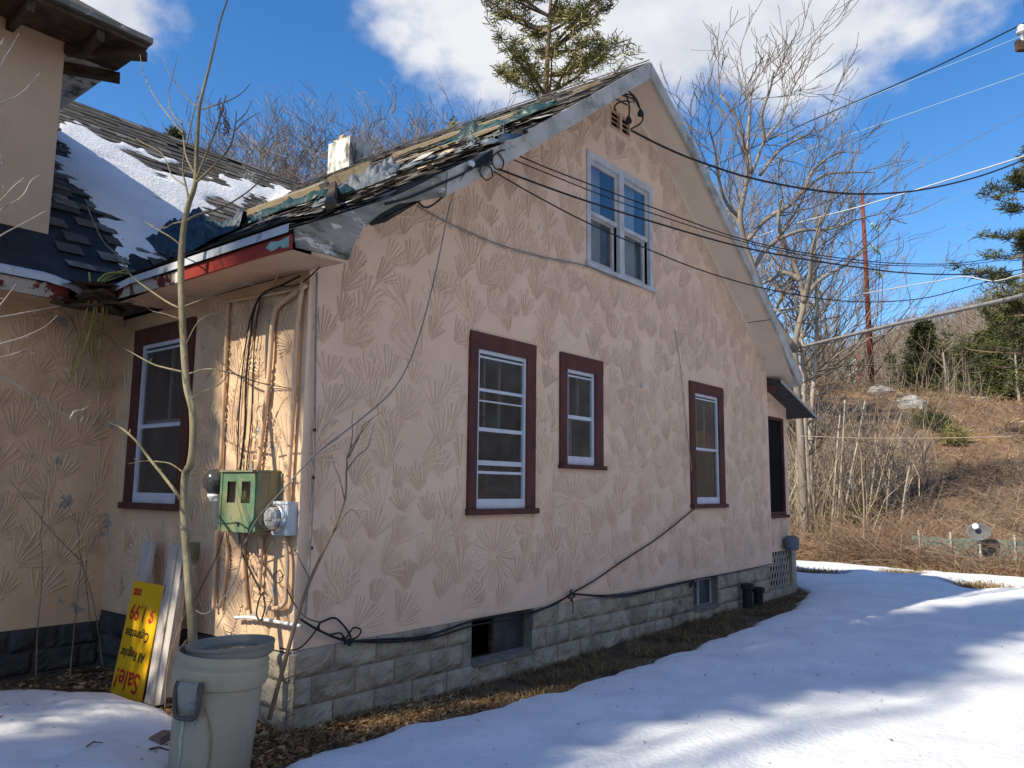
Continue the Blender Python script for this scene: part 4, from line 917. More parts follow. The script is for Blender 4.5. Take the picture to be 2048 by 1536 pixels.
for _ in range(190):      # torn shingle scraps and splinters lying on the damaged slope
    x = rng.uniform(-0.2, 3.2); y = rng.uniform(-0.36, 2.6)
    if wz(y) > rz(x, y) and y > 2.6: continue
    z = rz(x, y)+rng.uniform(0.03, 0.05); a = rng.gauss(1.57, 0.5); w_ = rng.uniform(0.02, 0.07); l_ = rng.uniform(0.06, 0.22); sl_ = (rz(x+0.1, y)-rz(x, y))/0.1
    u = np.array([math.cos(a), math.sin(a), sl_*math.cos(a)])*l_; v = np.array([-math.sin(a), math.cos(a), -sl_*math.sin(a)])*w_; c = np.array([x, y, z]); up_ = np.array([-0.3, 0, rng.uniform(0, 0.04)])*0.25
    i0 = len(V); V += [c-u-v, c+u-v, c+u+v+up_*0.4, c-u+v+up_*0.4]; F.append((i0, i0+1, i0+2, i0+3)); MI.append(rng.choice((0, 1, 1, 2, 3, 3)))
o = build_np('roof_debris', np.array(V), np.array(F), MI, [M['shingle_b'], M['shingle_c'], M['raw_wood'], M['grey_board']]); tag(o, 'torn shingle scraps and splinters strewn on the damaged roof slope', 'debris', kind='stuff')
# flap of loose felt under the barge board
mb = MB(); P = []
for i, (a, b, c, d) in enumerate(((737, 446, 742, 452), (770, 424, 772, 444), (810, 402, 812, 420), (850, 380, 852, 396), (886, 362, 888, 370))):
    P.append([onY(a, b, -0.43), onY((a+c)/2, (b+d)/2, -0.40+0.02*(i % 2)), onY(c, d, -0.33)])
mb.grid(P); o = build(mb, 'felt_flap', M['tar'], loc=P[2][1]); tag(o, 'black felt flap hanging loose below the barge board', 'roofing felt')
# dead runners hanging from the eave corner
runs = [[(255, 548), (225, 545), (200, 556), (190, 590), (185, 640), (160, 720), (137, 765)], [(250, 540), (215, 552), (195, 580), (192, 630), (172, 690), (150, 740)],
        [(245, 552), (222, 560), (208, 575), (206, 620), (203, 660)], [(240, 545), (212, 560), (205, 600), (205, 650), (200, 700), (203, 720)], [(178, 545), (180, 570), (176, 610), (158, 680), (140, 745)],
        [(250, 556), (230, 562), (214, 570), (213, 610), (214, 640)], [(232, 690), (215, 672), (200, 665), (190, 690), (195, 740), (199, 780)]]
mb = MB()
for i, r in enumerate(runs): mb.tube(smooth_path([onY(a, b, 2.45+0.02*i+(0.35 if b > 600 else 0)*min((b-600)/60, 1) if b > 600 else 2.45+0.02*i) for a, b in r], 20), 0.010, 5)
o = build(mb, 'hanging_vine', M['vine_green'], loc=onY(210, 560, 2.5)); tag(o, 'yellow green dead vine strands hanging from the broken eave corner', 'vine')

# ------------------------------------------------------------------ meters, pipes and cables on the side wall
g = empty('meter_cabinet', (0, 0.485, 1.30), 'weathered green metal meter cabinet with two small windows on the side wall', 'cabinet')
mb = MB(); Y0, Y1, Z0, Z1 = 0.245, 0.73, 1.30, 1.745
wins = [(0.53, 0.645), (0.335, 0.45)]; wz0, wz1 = 1.515, 1.675
ys_ = sorted([Y0, Y1]+[q for w_ in wins for q in w_])
for a, b in zip(ys_[:-1], ys_[1:]):
    if (a, b) in wins: mb.quad((-0.2, a, Z0), (-0.2, a, wz0), (-0.2, b, wz0), (-0.2, b, Z0)); mb.quad((-0.2, a, wz1), (-0.2, a, Z1), (-0.2, b, Z1), (-0.2, b, wz1))
    else: mb.quad((-0.2, a, Z0), (-0.2, a, Z1), (-0.2, b, Z1), (-0.2, b, Z0))
mb.box(-0.207, -0.2005, Y0-0.004, Y0+0.02, Z0, Z1); mb.box(-0.207, -0.2005, Y1-0.02, Y1+0.004, Z0, Z1)
build(mb, 'door', M['cab_green'], g)
mb = MB()
mb.quad((-0.2, Y0, Z0), (-0.02, Y0, Z0), (-0.02, Y0, Z1), (-0.2, Y0, Z1)); mb.quad((-0.2, Y1, Z0), (-0.02, Y1, Z0), (-0.02, Y1, Z1), (-0.2, Y1, Z1))
mb.quad((-0.2, Y0, Z0), (-0.2, Y1, Z0), (-0.02, Y1, Z0), (-0.02, Y0, Z0)); mb.box(-0.215, -0.01, Y0-0.012, Y1+0.012, Z1, Z1+0.014); mb.box(-0.02, 0.005, Y0-0.03, Y1+0.02, Z0+0.02, Z1-0.01)
mb.box(-0.105, -0.095, Y0-0.004, Y0-0.0005, Z0, Z1)
build(mb, 'case', M['cab_side'], g)
for a, b in wins:
    mb = MB(); mb.box(-0.193, -0.19, a-0.01, b+0.01, wz0-0.01, wz1+0.01); p = build(mb, 'pane', M['meter_glass'], g)
    mb = MB(); mb.box(-0.12, -0.115, a-0.02, b+0.02, wz0-0.02, wz1+0.02)
    for q in range(14):
        y = rng.uniform(a, b); mb.tri((-0.16, y, wz0), (-0.15, y+rng.uniform(-.03, .03), wz0+rng.uniform(.03, .1)), (-0.155, y+0.012, wz0))
    build(mb, 'meter_face', nmat('meter_face', (0.03, 0.035, 0.02), (0.22, 0.24, 0.06), 14, 0.8), g)
mb = MB(); mb.lathe([(0, 0.004), (0.016, 0.004), (0.016, 0)], (-0.2, 0.47, 1.355), (-1, 0, 0), 12); build(mb, 'knockout_hole', M['sign_black'], g)
g = empty('electric_meter', (0, 0.11, 1.29), 'round glass electric meter on a grey steel box at the house corner', 'meter')
mb = MB(); mb.box(-0.092, 0.01, 0.012, 0.205, 1.29, 1.53); mb.box(-0.1, -0.0925, 0.008, 0.209, 1.515, 1.534); mb.box(-0.098, -0.0925, 0.02, 0.2, 1.30, 1.51); build(mb, 'box', M['meter_grey'], g)
c0 = (-0.098, 0.115, 1.415)
mb = MB(); mb.lathe([(0.098, 0), (0.102, 0.012), (0.102, 0.03), (0.09, 0.036)], c0, (-1, 0, 0), 32); build(mb, 'ring', M['chrome'], g, smooth=True)
mb = MB(); mb.lathe([(0.088, 0.03), (0.087, 0.10), (0.08, 0.125), (0.05, 0.138), (0, 0.142)], c0, (-1, 0, 0), 32); build(mb, 'glass_dome', M['meter_glass'], g, smooth=True)
mb = MB(); mb.lathe([(0.076, 0.0), (0.076, 0.07), (0.06, 0.082), (0, 0.084)], c0, (-1, 0, 0), 24); mb.box(-0.19, -0.178, 0.07, 0.16, 1.40, 1.45); build(mb, 'register', nmat('register', (0.22, 0.22, 0.22), (0.62, 0.62, 0.60), 22, 0.5), g)
g = empty('wall_lamp', (0, 1.04, 1.33), 'smoky globe wall lamp on a white bracket left of the green cabinet', 'lamp')
gc = (-0.17, 0.86, 1.675)
mb = MB(); mb.lathe([(0.05, -0.10), (0.062, -0.085), (0.095, -0.04), (0.102, 0.0), (0.092, 0.045), (0.06, 0.085), (0, 0.10)], gc, (0, 0, 1), 24); build(mb, 'globe', M['smoke_globe'], g, smooth=True)
mb = MB(); mb.lathe([(0.0, -0.16), (0.045, -0.16), (0.048, -0.13), (0.06, -0.12), (0.06, -0.10), (0.05, -0.098)], gc, (0, 0, 1), 18); build(mb, 'collar', M['insul_white'], g, smooth=True)
mb = MB(); mb.hexa([(-0.20, 0.81, 1.335), (-0.14, 0.81, 1.335), (0, 0.92, 1.335), (-0.02, 1.0, 1.335), (-0.215, 0.80, 1.525), (-0.12, 0.80, 1.525), (0, 0.92, 1.525), (-0.03, 1.02, 1.525)]); build(mb, 'bracket', M['pvc'], g)
def pipe(px, X, r, mat, name, lab=None, n=22, parent=house, grp=None, cat=None):
    pts = smooth_path([onX(a, b, x_) for (a, b), x_ in zip(px, X if isinstance(X, (list, tuple)) else [X]*len(px))], n)
    mb = MB(); mb.tube(pts, r, 7); o = build(mb, name, mat, parent, smooth=True, loc=None if parent else pts[0])
    if lab: tag(o, lab, cat, grp)
    return o
pipe([(457, 602), (452, 700), (446, 830), (441, 938)], -0.03, 0.016, M['conduit'], 'conduit')
pipe([(456, 603), (520, 592), (600, 578)], -0.03, 0.013, M['conduit'], 'conduit')
pipe([(612, 570), (585, 590), (556, 612), (546, 640), (540, 720), (533, 800), (524, 870), (516, 940)], -0.04, 0.02, M['conduit'], 'conduit')
pipe([(606, 560), (600, 600), (594, 660), (588, 780), (580, 900), (574, 1000)], -0.045, 0.02, M['conduit'], 'conduit')
pipe([(434, 1062), (430, 1130), (427, 1218)], -0.04, 0.016, M['conduit'], 'conduit')
pipe([(450, 1062), (455, 1110), (450, 1160), (440, 1215)], -0.03, 0.014, M['conduit'], 'conduit')
pipe([(486, 1062), (487, 1120), (490, 1180), (494, 1220)], -0.03, 0.018, M['conduit'], 'conduit')
pipe([(524, 1070), (521, 1130), (518, 1190)], -0.04, 0.016, M['conduit'], 'conduit')
pipe([(568, 1072), (574, 1120), (572, 1180), (570, 1205), (556, 1216), (535, 1216)], -0.05, 0.017, M['conduit'], 'conduit')
pipe([(575, 985), (574, 1004)], -0.045, 0.028, M['conduit'], 'conduit_collar')
pipe([(470, 1235), (500, 1235), (545, 1242), (600, 1252)], -0.05, 0.013, M['pvc'], 'white_pipe', 'white plastic pipe along the base of the side wall behind the can', parent=None, cat='pipe')
mb = MB(); a = onX(388, 1102, -0.02); mb.box(-0.05, 0.0, a[1]-0.06, a[1]+0.06, a[2]-0.07, a[2]+0.07); o = build(mb, 'outlet_box', M['cab_side'], house)
BK = 'black cables on the side wall'
pipe([(600, 552), (560, 572), (525, 588), (508, 620), (500, 680), (492, 760), (490, 850), (480, 945)], -0.06, 0.009, M['rubber'], 'cable', 'thick black cable dropping from the eave into the green cabinet', 30, None, BK, 'cable')
pipe([(640, 534), (600, 568), (550, 575), (522, 592), (500, 640), (485, 740), (478, 830), (474, 945)], -0.05, 0.006, M['rubber'], 'cable', 'thin black cable just left of the thick one above the green cabinet', 30, None, BK, 'cable')
pipe([(522, 592), (512, 650), (506, 740), (503, 830), (492, 945)], -0.05, 0.005, M['rubber'], 'cable', 'thin black cable just right of the thick one above the green cabinet', 30, None, BK, 'cable')
pipe([(520, 600), (488, 700), (464, 830), (470, 900), (480, 940)], -0.045, 0.005, M['conduit'], 'cable', 'tan painted cable bowing left above the green cabinet', 30, None, BK, 'cable')
pipe([(512, 610), (490, 720), (482, 830), (476, 945)], -0.045, 0.006, M['conduit'], 'cable', 'tan painted cable beside the black ones above the green cabinet', 30, None, BK, 'cable')
pipe([(545, 574), (560, 545), (590, 532), (622, 532)], -0.05, 0.007, M['conduit'], 'cable', 'tan cable looping under the eave soffit', 20, None, BK, 'cable')
pipe([(480, 1062), (482, 1110), (470, 1160), (440, 1205), (410, 1228), (385, 1215), (382, 1200)], [-0.1, -0.08, -0.1, -0.14, -0.2, -0.25, -0.25], 0.005, M['wire_grey'], 'cable', 'grey wire sagging in a loop behind the trash can rim', 30, None, BK, 'cable')
pipe([(449, 1062), (430, 1120), (400, 1180), (382, 1215)], -0.2, 0.004, M['rubber'], 'cable', 'thin black wire slanting down left under the green cabinet', 20, None, BK, 'cable')
pipe([(478, 1064), (484, 1105), (500, 1140), (520, 1180)], -0.06, 0.007, M['rubber'], 'cable', 'short black cable hanging under the green cabinet', 20, None, BK, 'cable')
pipe([(526, 1185), (518, 1200), (513, 1230), (522, 1240), (530, 1215), (527, 1190)], -0.07, 0.006, M['rubber'], 'cable', 'small upright coil of black cable at the foot of the side wall', 24, None, BK, 'cable')
pipe([(560, 1140), (549, 1148), (548, 1160), (558, 1166), (566, 1154), (561, 1141)], -0.04, 0.004, M['rubber'], 'cable', 'little black wire loop below the round meter', 20, None, BK, 'cable')
pipe([(570, 1170), (590, 1210), (612, 1235), (640, 1245)], [-0.05, -0.05, -0.03, -0.02], 0.005, M['rubber'], 'cable', 'black wire slanting from the side wall to the corner coil', 20, None, BK, 'cable')
pts = [onY(a, b, -0.035) for a, b in ((634, 545), (631, 700), (629, 860), (625, 1000), (618, 1130), (610, 1235))]
mb = MB(); mb.tube(smooth_path(pts, 24), 0.009, 6); g = build(mb, 'cable', M['wire_grey'], loc=pts[-1]); tag(g, 'straight grey cable clipped down the house corner', 'cable')
mb = MB()
for a, b in ((629, 860), (627, 955), (623, 1096)): q = onY(a, b, -0.035); mb.tube([q-np.array([0, 0, .012]), q+np.array([0, 0, .012])], 0.012, 8)
build(mb, 'tie', M['rubber'], g)

# ------------------------------------------------------------------ cables across the gable
def gcable(px, Y, r, mat, label, n=40, grp='cables along the gable wall'):
    Ys = Y if isinstance(Y, (list, tuple)) else [Y]*len(px)
    pts = smooth_path([onY(a, b, y_) for (a, b), y_ in zip(px, Ys)], n)
    mb = MB(); mb.tube(pts, r, 5); o = build(mb, 'cable', mat, loc=pts[0], smooth=True); return tag(o, label, 'cable', grp)
gcable([(836, 412), (870, 432), (910, 452), (1000, 490), (1090, 515), (1172, 532), (1230, 556), (1300, 580)], -0.022, 0.008, M['wire_grey'], 'grey cable stapled across the gable to the upper window sill', 50)
gcable([(600, 1238), (640, 1262), (692, 1281), (760, 1279), (850, 1272), (940, 1243), (1000, 1232), (1060, 1224), (1110, 1208), (1142, 1187)], -0.05, 0.010, M['rubber'], 'thick black cable along the top of the foundation left part', 50)
gcable([(692, 1283), (780, 1284), (870, 1274), (950, 1250), (1050, 1232), (1142, 1190)], -0.05, 0.008, M['rubber'], 'second thinner cable just below the thick foundation cable', 40)
gcable([(1142, 1187), (1200, 1191), (1260, 1187), (1330, 1172), (1384, 1160), (1460, 1146), (1545, 1128)], -0.05, 0.009, M['rubber'], 'black cable along the top of the foundation right part', 40)
gcable([(1150, 1189), (1230, 1194), (1300, 1182), (1384, 1162)], -0.055, 0.007, M['rubber'], 'thin cable sagging under the right foundation cable', 30)
gcable([(1142, 1187), (1190, 1160), (1245, 1122), (1310, 1080), (1355, 1045), (1390, 1016)], -0.03, 0.009, M['rubber'], 'black cable rising diagonally to the right maroon window', 30)
gcable([(1390, 1016), (1383, 940), (1372, 840), (1362, 740), (1350, 660)], -0.02, 0.006, M['wire_tan'], 'thin tan cable climbing the wall left of the right maroon window', 30)
gcable([(640, 1245), (668, 1236), (688, 1252), (702, 1275), (692, 1281)], -0.04, 0.008, M['rubber'], 'big cable loop at the corner above the foundation', 24, 'cable coils at the house corner')
gcable([(640, 1246), (638, 1258), (655, 1269), (680, 1266), (692, 1276), (706, 1256), (722, 1260), (715, 1274), (700, 1280)], -0.045, 0.007, M['rubber'], 'tangled cable loop beside the big corner loop', 30, 'cable coils at the house corner')
gcable([(640, 1246), (625, 1270), (605, 1292), (585, 1300), (560, 1296)], -0.05, 0.006, M['rubber'], 'cable end trailing from the corner coil to the side wall', 24, 'cable coils at the house corner')
mb = MB()
for a, b in ((1142, 1187), (1384, 1161), (694, 1281)):
    for _ in range(6): q = onY(a+rng.uniform(-6, 6), b+rng.uniform(-4, 8), -0.05); mb.tube([q, q+np.array([rng.uniform(-.04, .04), -0.01, rng.uniform(-.06, .03)])], 0.011, 5)
q = onY(1144, 1195, -0.06); mb.tube([q, q+np.array([0.02, 0, -0.08]), q+np.array([0.0, -0.01, -0.17])], 0.006, 5)
o = build(mb, 'cable_clamp', M['rubber'], loc=onY(1142, 1187, -0.05)); tag(o, 'black splice clamps joining the foundation cables', 'clamp')
# anchor on the barge board with its cables
a0 = onY(952, 326, -0.46)
g = empty('wire_anchor', a0, 'white insulator and wire bundle bolted to the barge board', 'insulator')
mb = MB(); mb.lathe([(0, 0), (0.02, 0.004), (0.032, 0.02), (0.032, 0.04), (0.02, 0.055), (0, 0.06)], onY(937, 328, -0.44), (0.2, -1, -0.2), 16); build(mb, 'knob', M['insul_white'], g, smooth=True)
mb = MB()
for k in range(6): mb.tube(smooth_path([onY(930+k*2, 345-k, -0.45), onY(945+k, 330+rng.uniform(-4, 4), -0.48), onY(958, 318+k*3, -0.47), onY(985, 300+k*4, -0.46)], 12), 0.008, 5)
build(mb, 'wire_bundle', M['rubber'], g)
gcable([(940, 338), (918, 366), (892, 388), (868, 408), (850, 415), (835, 403)], -0.40, 0.009, M['rubber'], 'black cable drooping below the barge board anchor', 24, 'cables at the anchor')
gcable([(1010, 300), (996, 304), (984, 318), (990, 336), (1003, 338), (1007, 322), (996, 306)], -0.44, 0.006, M['rubber'], 'upper round cable coil at the anchor', 30, 'cables at the anchor')
gcable([(985, 328), (966, 330), (960, 344), (972, 360), (985, 352), (982, 336), (966, 329)], -0.45, 0.006, M['rubber'], 'lower round cable coil at the anchor', 30, 'cables at the anchor')
gcable([(962, 322), (930, 345), (880, 368), (820, 394), (770, 408)], -0.44, 0.010, M['rubber'], 'black cable running down along the barge board edge', 24, 'cables at the anchor')
pts = smooth_path([onY(940, 335, -0.47), onY(905, 392, -0.4), onY(868, 560, -0.28), onY(832, 690, -0.20), onY(790, 775, -0.18), onY(720, 840, -0.20), onY(630, 911, -0.22), onX(545, 1003, -0.26), onX(512, 1042, -0.26), onX(488, 1090, -0.16)], 60)
mb = MB(); mb.tube(pts, 0.006, 5); o = build(mb, 'cable', M['wire_grey'], loc=pts[0], smooth=True); tag(o, 'long grey cable swooping from the anchor round the corner to the meters', 'cable')
g = empty('string_light_cord', onY(1250, 180, -0.3), 'tangled black cords with two plugs under the gable peak', 'cord')
for px in ([(1249, 178), (1252, 190), (1257, 205), (1259, 222), (1257, 236)], [(1252, 178), (1268, 192), (1276, 205), (1282, 225), (1286, 235), (1282, 246), (1262, 258)], [(1230, 188), (1250, 192), (1266, 198), (1267, 205)], [(1220, 192), (1240, 202), (1254, 210)], [(1240, 188), (1262, 190), (1270, 200), (1278, 215)], [(1232, 222), (1229, 214), (1236, 206), (1250, 202), (1262, 204)]):
    mb = MB(); mb.tube(smooth_path([onY(a, b, -0.34) for a, b in px], 16), 0.010, 5); build(mb, 'cord', M['rubber'], g, smooth=True)
for a, b in ((1257, 240), (1281, 226)):
    q = onY(a, b, -0.34); mb = MB(); mb.lathe([(0.012, 0.05), (0.03, 0.02), (0.042, -0.02), (0.03, -0.04), (0, -0.04)], q, (0, 0, 1), 12); build(mb, 'plug', M['rubber'], g, smooth=True)
# drain pipes by the wall
for (px, lab) in (((1494, 1165, 1222), 'black drain pipe stub left of its twin beside the lattice'), ((1516, 1172, 1224), 'black ribbed drain pipe stub nearest the lattice')):
    q = onY(px[0], px[1], -0.14); q2 = onY(px[0], px[2], -0.14); mb = MB(); h_ = q[2]-ter(q[0], q[1])
    mb.lathe([(0.07, 0), (0.07, h_-0.07), (0.095, h_-0.065), (0.095, h_), (0.07, h_+0.004), (0.06, h_-0.05), (0, h_-0.05)], (q[0], q[1], ter(q[0], q[1])-0.02), (0, 0, 1), 16); o = build(mb, 'drain_pipe', M['rubber'], loc=(q[0], q[1], 0), smooth=False); tag(o, lab, 'pipe', 'drain pipes by the wall')

# ------------------------------------------------------------------ trash can
cb = np.array([-0.86, -0.41, -0.12]); ax = np.array([0.035, -0.045, 0.80]); ax /= np.linalg.norm(ax)
can = empty('trash_can', cb, 'grey plastic trash can with side handles and its lid resting crooked on top', 'trash can')
KR = 0.88
prof = [(0, 0), (0.235, 0), (0.25, 0.015), (0.262, 0.20), (0.276, 0.50), (0.279, 0.605), (0.300, 0.612), (0.306, 0.63), (0.309, 0.70), (0.300, 0.712), (0.305, 0.735), (0.309, 0.742), (0.297, 0.752), (0.295, 0.79), (0.283, 0.79), (0.275, 0.60), (0.26, 0.12), (0, 0.10)]
mb = MB(); mb.lathe([(a*KR, b) for a, b in prof], cb, ax, 48); build(mb, 'body', M['can'], can, smooth=True).data.set_sharp_from_angle(angle=math.radians(35))
lax = np.array([0.0, 0.01, 1.0])+0.03*np.array([0.63, -0.77, 0])*-1; lax = lax/np.linalg.norm(lax); lc = cb+ax*0.772+np.array([0.035, -0.02, 0.006])
mb = MB(); mb.lathe([(q_*0.89, w_) for q_, w_ in [(0, 0.012), (0.10, 0.012), (0.24, 0.014), (0.262, 0.022), (0.276, 0.052), (0.283, 0.056), (0.287, 0.05), (0.286, 0.034), (0.279, 0.026), (0.284, 0.008), (0.279, -0.012), (0.262, -0.022), (0.25, -0.03), (0, -0.04)]], lc, lax, 48); lid = build(mb, 'lid', M['can_lid'], can, smooth=True); lid.data.set_sharp_from_angle(angle=math.radians(35))
mb = MB(); mb.lathe([(0, 0.0), (0.17, 0.0)], lc+lax*0.019, lax, 40); build(mb, 'rain_water', nmat('rain_water', (0.07, 0.075, 0.07), (0.12, 0.12, 0.10), 4, 0.06, spec=0.6), lid)
def on_can(ang, h, dr=0.0):
    r = float(np.interp(h, [0.015, 0.2, 0.5, 0.605, 0.63, 0.70], [0.25, 0.262, 0.276, 0.279, 0.306, 0.309]))*KR+dr
    e1 = np.cross(ax, [0, 1, 0]); e1 /= np.linalg.norm(e1); e2 = np.cross(ax, e1)
    return cb+ax*h+(e1*math.cos(ang)-e2*math.sin(ang)*-1*-1)*r if False else cb+ax*h+(np.array([math.cos(ang), math.sin(ang), 0]))*r
toward = math.atan2(CAM[1]-cb[1], CAM[0]-cb[0])
for ha in (toward-0.62, toward-0.62+math.pi):
    mb = MB(); mb.tube(smooth_path([on_can(ha-0.26, 0.665, 0.02), on_can(ha-0.27, 0.62, 0.045), on_can(ha-0.25, 0.53, 0.055), on_can(ha-0.2, 0.475, 0.05), on_can(ha, 0.468, 0.05), on_can(ha+0.2, 0.475, 0.05), on_can(ha+0.25, 0.53, 0.055), on_can(ha+0.27, 0.62, 0.045), on_can(ha+0.26, 0.665, 0.02)], 30), 0.014, 8)
    hd = build(mb, 'handle', M['can_dark'], can, smooth=True)
    mb = MB(); mb.grid([[on_can(ha+t, h_, d_) for t in np.linspace(-0.21, 0.21, 7)] for h_, d_ in ((0.665, 0.004), (0.66, 0.028), (0.63, 0.040), (0.56, 0.048), (0.49, 0.046), (0.482, 0.03))]); build(mb, 'grip', M['can_grip'], hd, smooth=True)
for (da, h0, h1, r0) in ((-0.80, 0.455, 0.155, 0.010), (-0.50, 0.455, 0.39, 0.006)):
    mb = MB(); mb.tube([on_can(toward+da+0.02*math.sin(q*2), h_, 0.004) for q, h_ in enumerate(np.linspace(h0, h1, 7))], [r0, r0*1.1, r0, r0*0.8, r0*0.8, r0*0.5, r0*0.2], 6); build(mb, 'icicle', M['drip'], can, smooth=True)
mb = MB(); mb.tube(smooth_path([on_can(toward-0.28, 0.52, 0.004), on_can(toward-0.16, 0.44, 0.006), on_can(toward-0.08, 0.36, 0.006), on_can(toward-0.05, 0.25, 0.006), on_can(toward-0.06, 0.15, 0.008), on_can(toward-0.10, 0.07, 0.02), on_can(toward-0.16, 0.0, 0.05)], 20), [0.003, 0.006, 0.006, 0.005, 0.006, 0.006], 5)
for a, b in ((-0.12, 0.12), (-0.02, 0.1)): mb.tube([on_can(toward-0.10, 0.07, 0.02), on_can(toward+a, 0.02, 0.06), on_can(toward+b-0.1, -0.02, 0.10)], 0.003, 4)
o = build(mb, 'dry_vine', M['vine'], loc=on_can(toward-0.16, 0, 0.05)); tag(o, 'dry brown vine stem climbing the front of the trash can', 'vine')

# ------------------------------------------------------------------ sale sign and white boards
S00, S10, S01 = onX(222, 1375, -0.40), onX(282, 1397, -0.40), onX(263, 1160, -0.275)
S11 = onX(331, 1166, -0.272); S00 = S00-(S01-S00)*0.04; S10 = S10-(S11-S10)*0.04
sign = empty('sale_sign', S00, 'yellow sale sign leaning upside down against the wall beside the trash can', 'sign')
ux = S10-S00; wS = np.linalg.norm(ux); ux = ux/wS; vz = S01-S00; vz -= ux*(vz@ux); hS = np.linalg.norm(vz); vz /= hS; nS = np.cross(ux, vz)
if nS @ (CAM-S00) < 0: nS = -nS
def sg(u, v, n): return S00+ux*u*wS+vz*v*hS+nS*n
mb = MB(); mb.hexa([sg(0, 0, -0.012), sg(1, 0, -0.012), sg(1, 0, 0), sg(0, 0, 0), sg(0, 1, -0.012), sg(1, 1, -0.012), sg(1, 1, 0), sg(0, 1, 0)]); build(mb, 'panel', M['sign_yellow'], sign)
def lettering(text, u_c, v_c, height, width, mat, name, shear=0.0, bold=0.02, off=0.0025):
    """text turned upside down on the sign; u_c, v_c = centre in sign fractions, height/width in metres"""
    cu = bpy.data.curves.new(name, 'FONT'); cu.body = text; cu.size = 1.0; cu.offset = bold; cu.shear = shear; cu.extrude = 0.0
    tmp = bpy.data.objects.new('tmp', cu); COL.objects.link(tmp); bpy.context.view_layer.update()
    me = bpy.data.meshes.new_from_object(tmp.evaluated_get(bpy.context.evaluated_depsgraph_get())); bpy.data.objects.remove(tmp)
    co = np.array([v.co[:] for v in me.vertices]); lo, hi = co.min(0), co.max(0)
    for v in me.vertices:
        fu = (v.co[0]-(lo[0]+hi[0])/2)/(hi[0]-lo[0])*width; fv = (v.co[1]-(lo[1]+hi[1])/2)/(hi[1]-lo[1])*height
        p = sg(u_c, v_c, off)-ux*fu-vz*fv-S00; v.co = p
    me.materials.clear(); me.materials.append(mat)
    o = bpy.data.objects.new(name, me); COL.objects.link(o); o.parent = sign; return o
lettering('$ 1.99', 0.50, 0.735, 0.145, wS*0.80, M['sign_red'], 'lettering', 0.15, 0.018)
lettering('Cıgarettes', 0.47, 0.545, 0.10, wS*0.76, M['sign_black'], 'lettering', 0.1, 0.015)
lettering('All Regular', 0.46, 0.37, 0.10, wS*0.82, M['sign_black'], 'lettering', 0.1, 0.015)
lettering('Sale!', 0.46, 0.135, 0.155, wS*0.78, M['sign_red'], 'lettering', 0.1, 0.014)
mb = MB(); mb.quad(sg(0.08, 0.875, 0.002), sg(0.34, 0.875, 0.002), sg(0.34, 0.935, 0.002), sg(0.08, 0.935, 0.002)); build(mb, 'red_label', M['sign_red'], sign)
lettering('Plus Tax', 0.21, 0.905, 0.026, wS*0.22, M['sign_yellow'], 'lettering', 0, 0.0, 0.004)
def board(pxa, pxb, pxc, pxd, xb, xt, th, label, grp='white boards leaning on the side wall'):
    a, b, c, d = onX(*pxa, xb), onX(*pxb, xb), onX(*pxc, xt), onX(*pxd, xt); a = a-(d-a)*0.05; b = b-(c-b)*0.05
    n = np.cross(b-a, d-a); n /= np.linalg.norm(n); n = n if n @ (CAM-a) < 0 else -n
    mb = MB(); mb.hexa([a, b, b+n*th, a+n*th, d, c, c+n*th, d+n*th]); o = build(mb, 'white_board', M['plank_white'], loc=a); return tag(o, label, 'board', grp)
board((290, 1396), (306, 1396), (356, 1088), (342, 1087), -0.385, -0.262, 0.03, 'left white board of the pair leaning right of the sale sign')
board((307, 1396), (322, 1394), (371, 1089), (357, 1088), -0.37, -0.248, 0.03, 'right white board of the pair leaning right of the sale sign')
board((262, 1240), (282, 1240), (307, 1083), (284, 1083), -0.20, -0.13, 0.025, 'short white board standing behind the top of the sale sign')
board((326, 1385), (331, 1385), (358, 1172), (353, 1172), -0.33, -0.24, 0.06, 'narrow yellow edged board behind the white pair')

# ------------------------------------------------------------------ saplings and bare branches near the wall
def traced(px, X, r, n=None, jit=0.0):
    if isinstance(X, (int, float)): X = [X]*len(px)
    else: X = list(np.interp(np.linspace(0, 1, len(px)), np.linspace(0, 1, len(X)), X))
    P = [onX(a, b, x_) for (a, b), x_ in zip(px, X)]
    return smooth_path(P, n or max(8, len(px)*5))
XT = -0.66
sap = empty('bare_sapling', onX(383, 1290, XT), 'tall bare greenish sapling growing in front of the side window', 'tree')
tr = [(386, 1335), (385, 1265), (378, 1175), (372, 1090), (367, 1014), (371, 945), (379, 935), (386, 890), (385, 822), (373, 770), (367, 685), (364, 617), (362, 531), (367, 461), (373, 427), (379, 403), (390, 369), (393, 308), (398, 222), (405, 188), (424, 113), (441, 41), (455, 0), (468, -45)]
mb = MB(); P = traced(tr, XT, 0); mb.tube(P, [0.034, 0.030, 0.028, 0.026, 0.027, 0.026, 0.025, 0.026, 0.025, 0.022, 0.016, 0.014, 0.010, 0.007, 0.004], 10); build(mb, 'trunk', M['bark_sap'], sap, smooth=True)
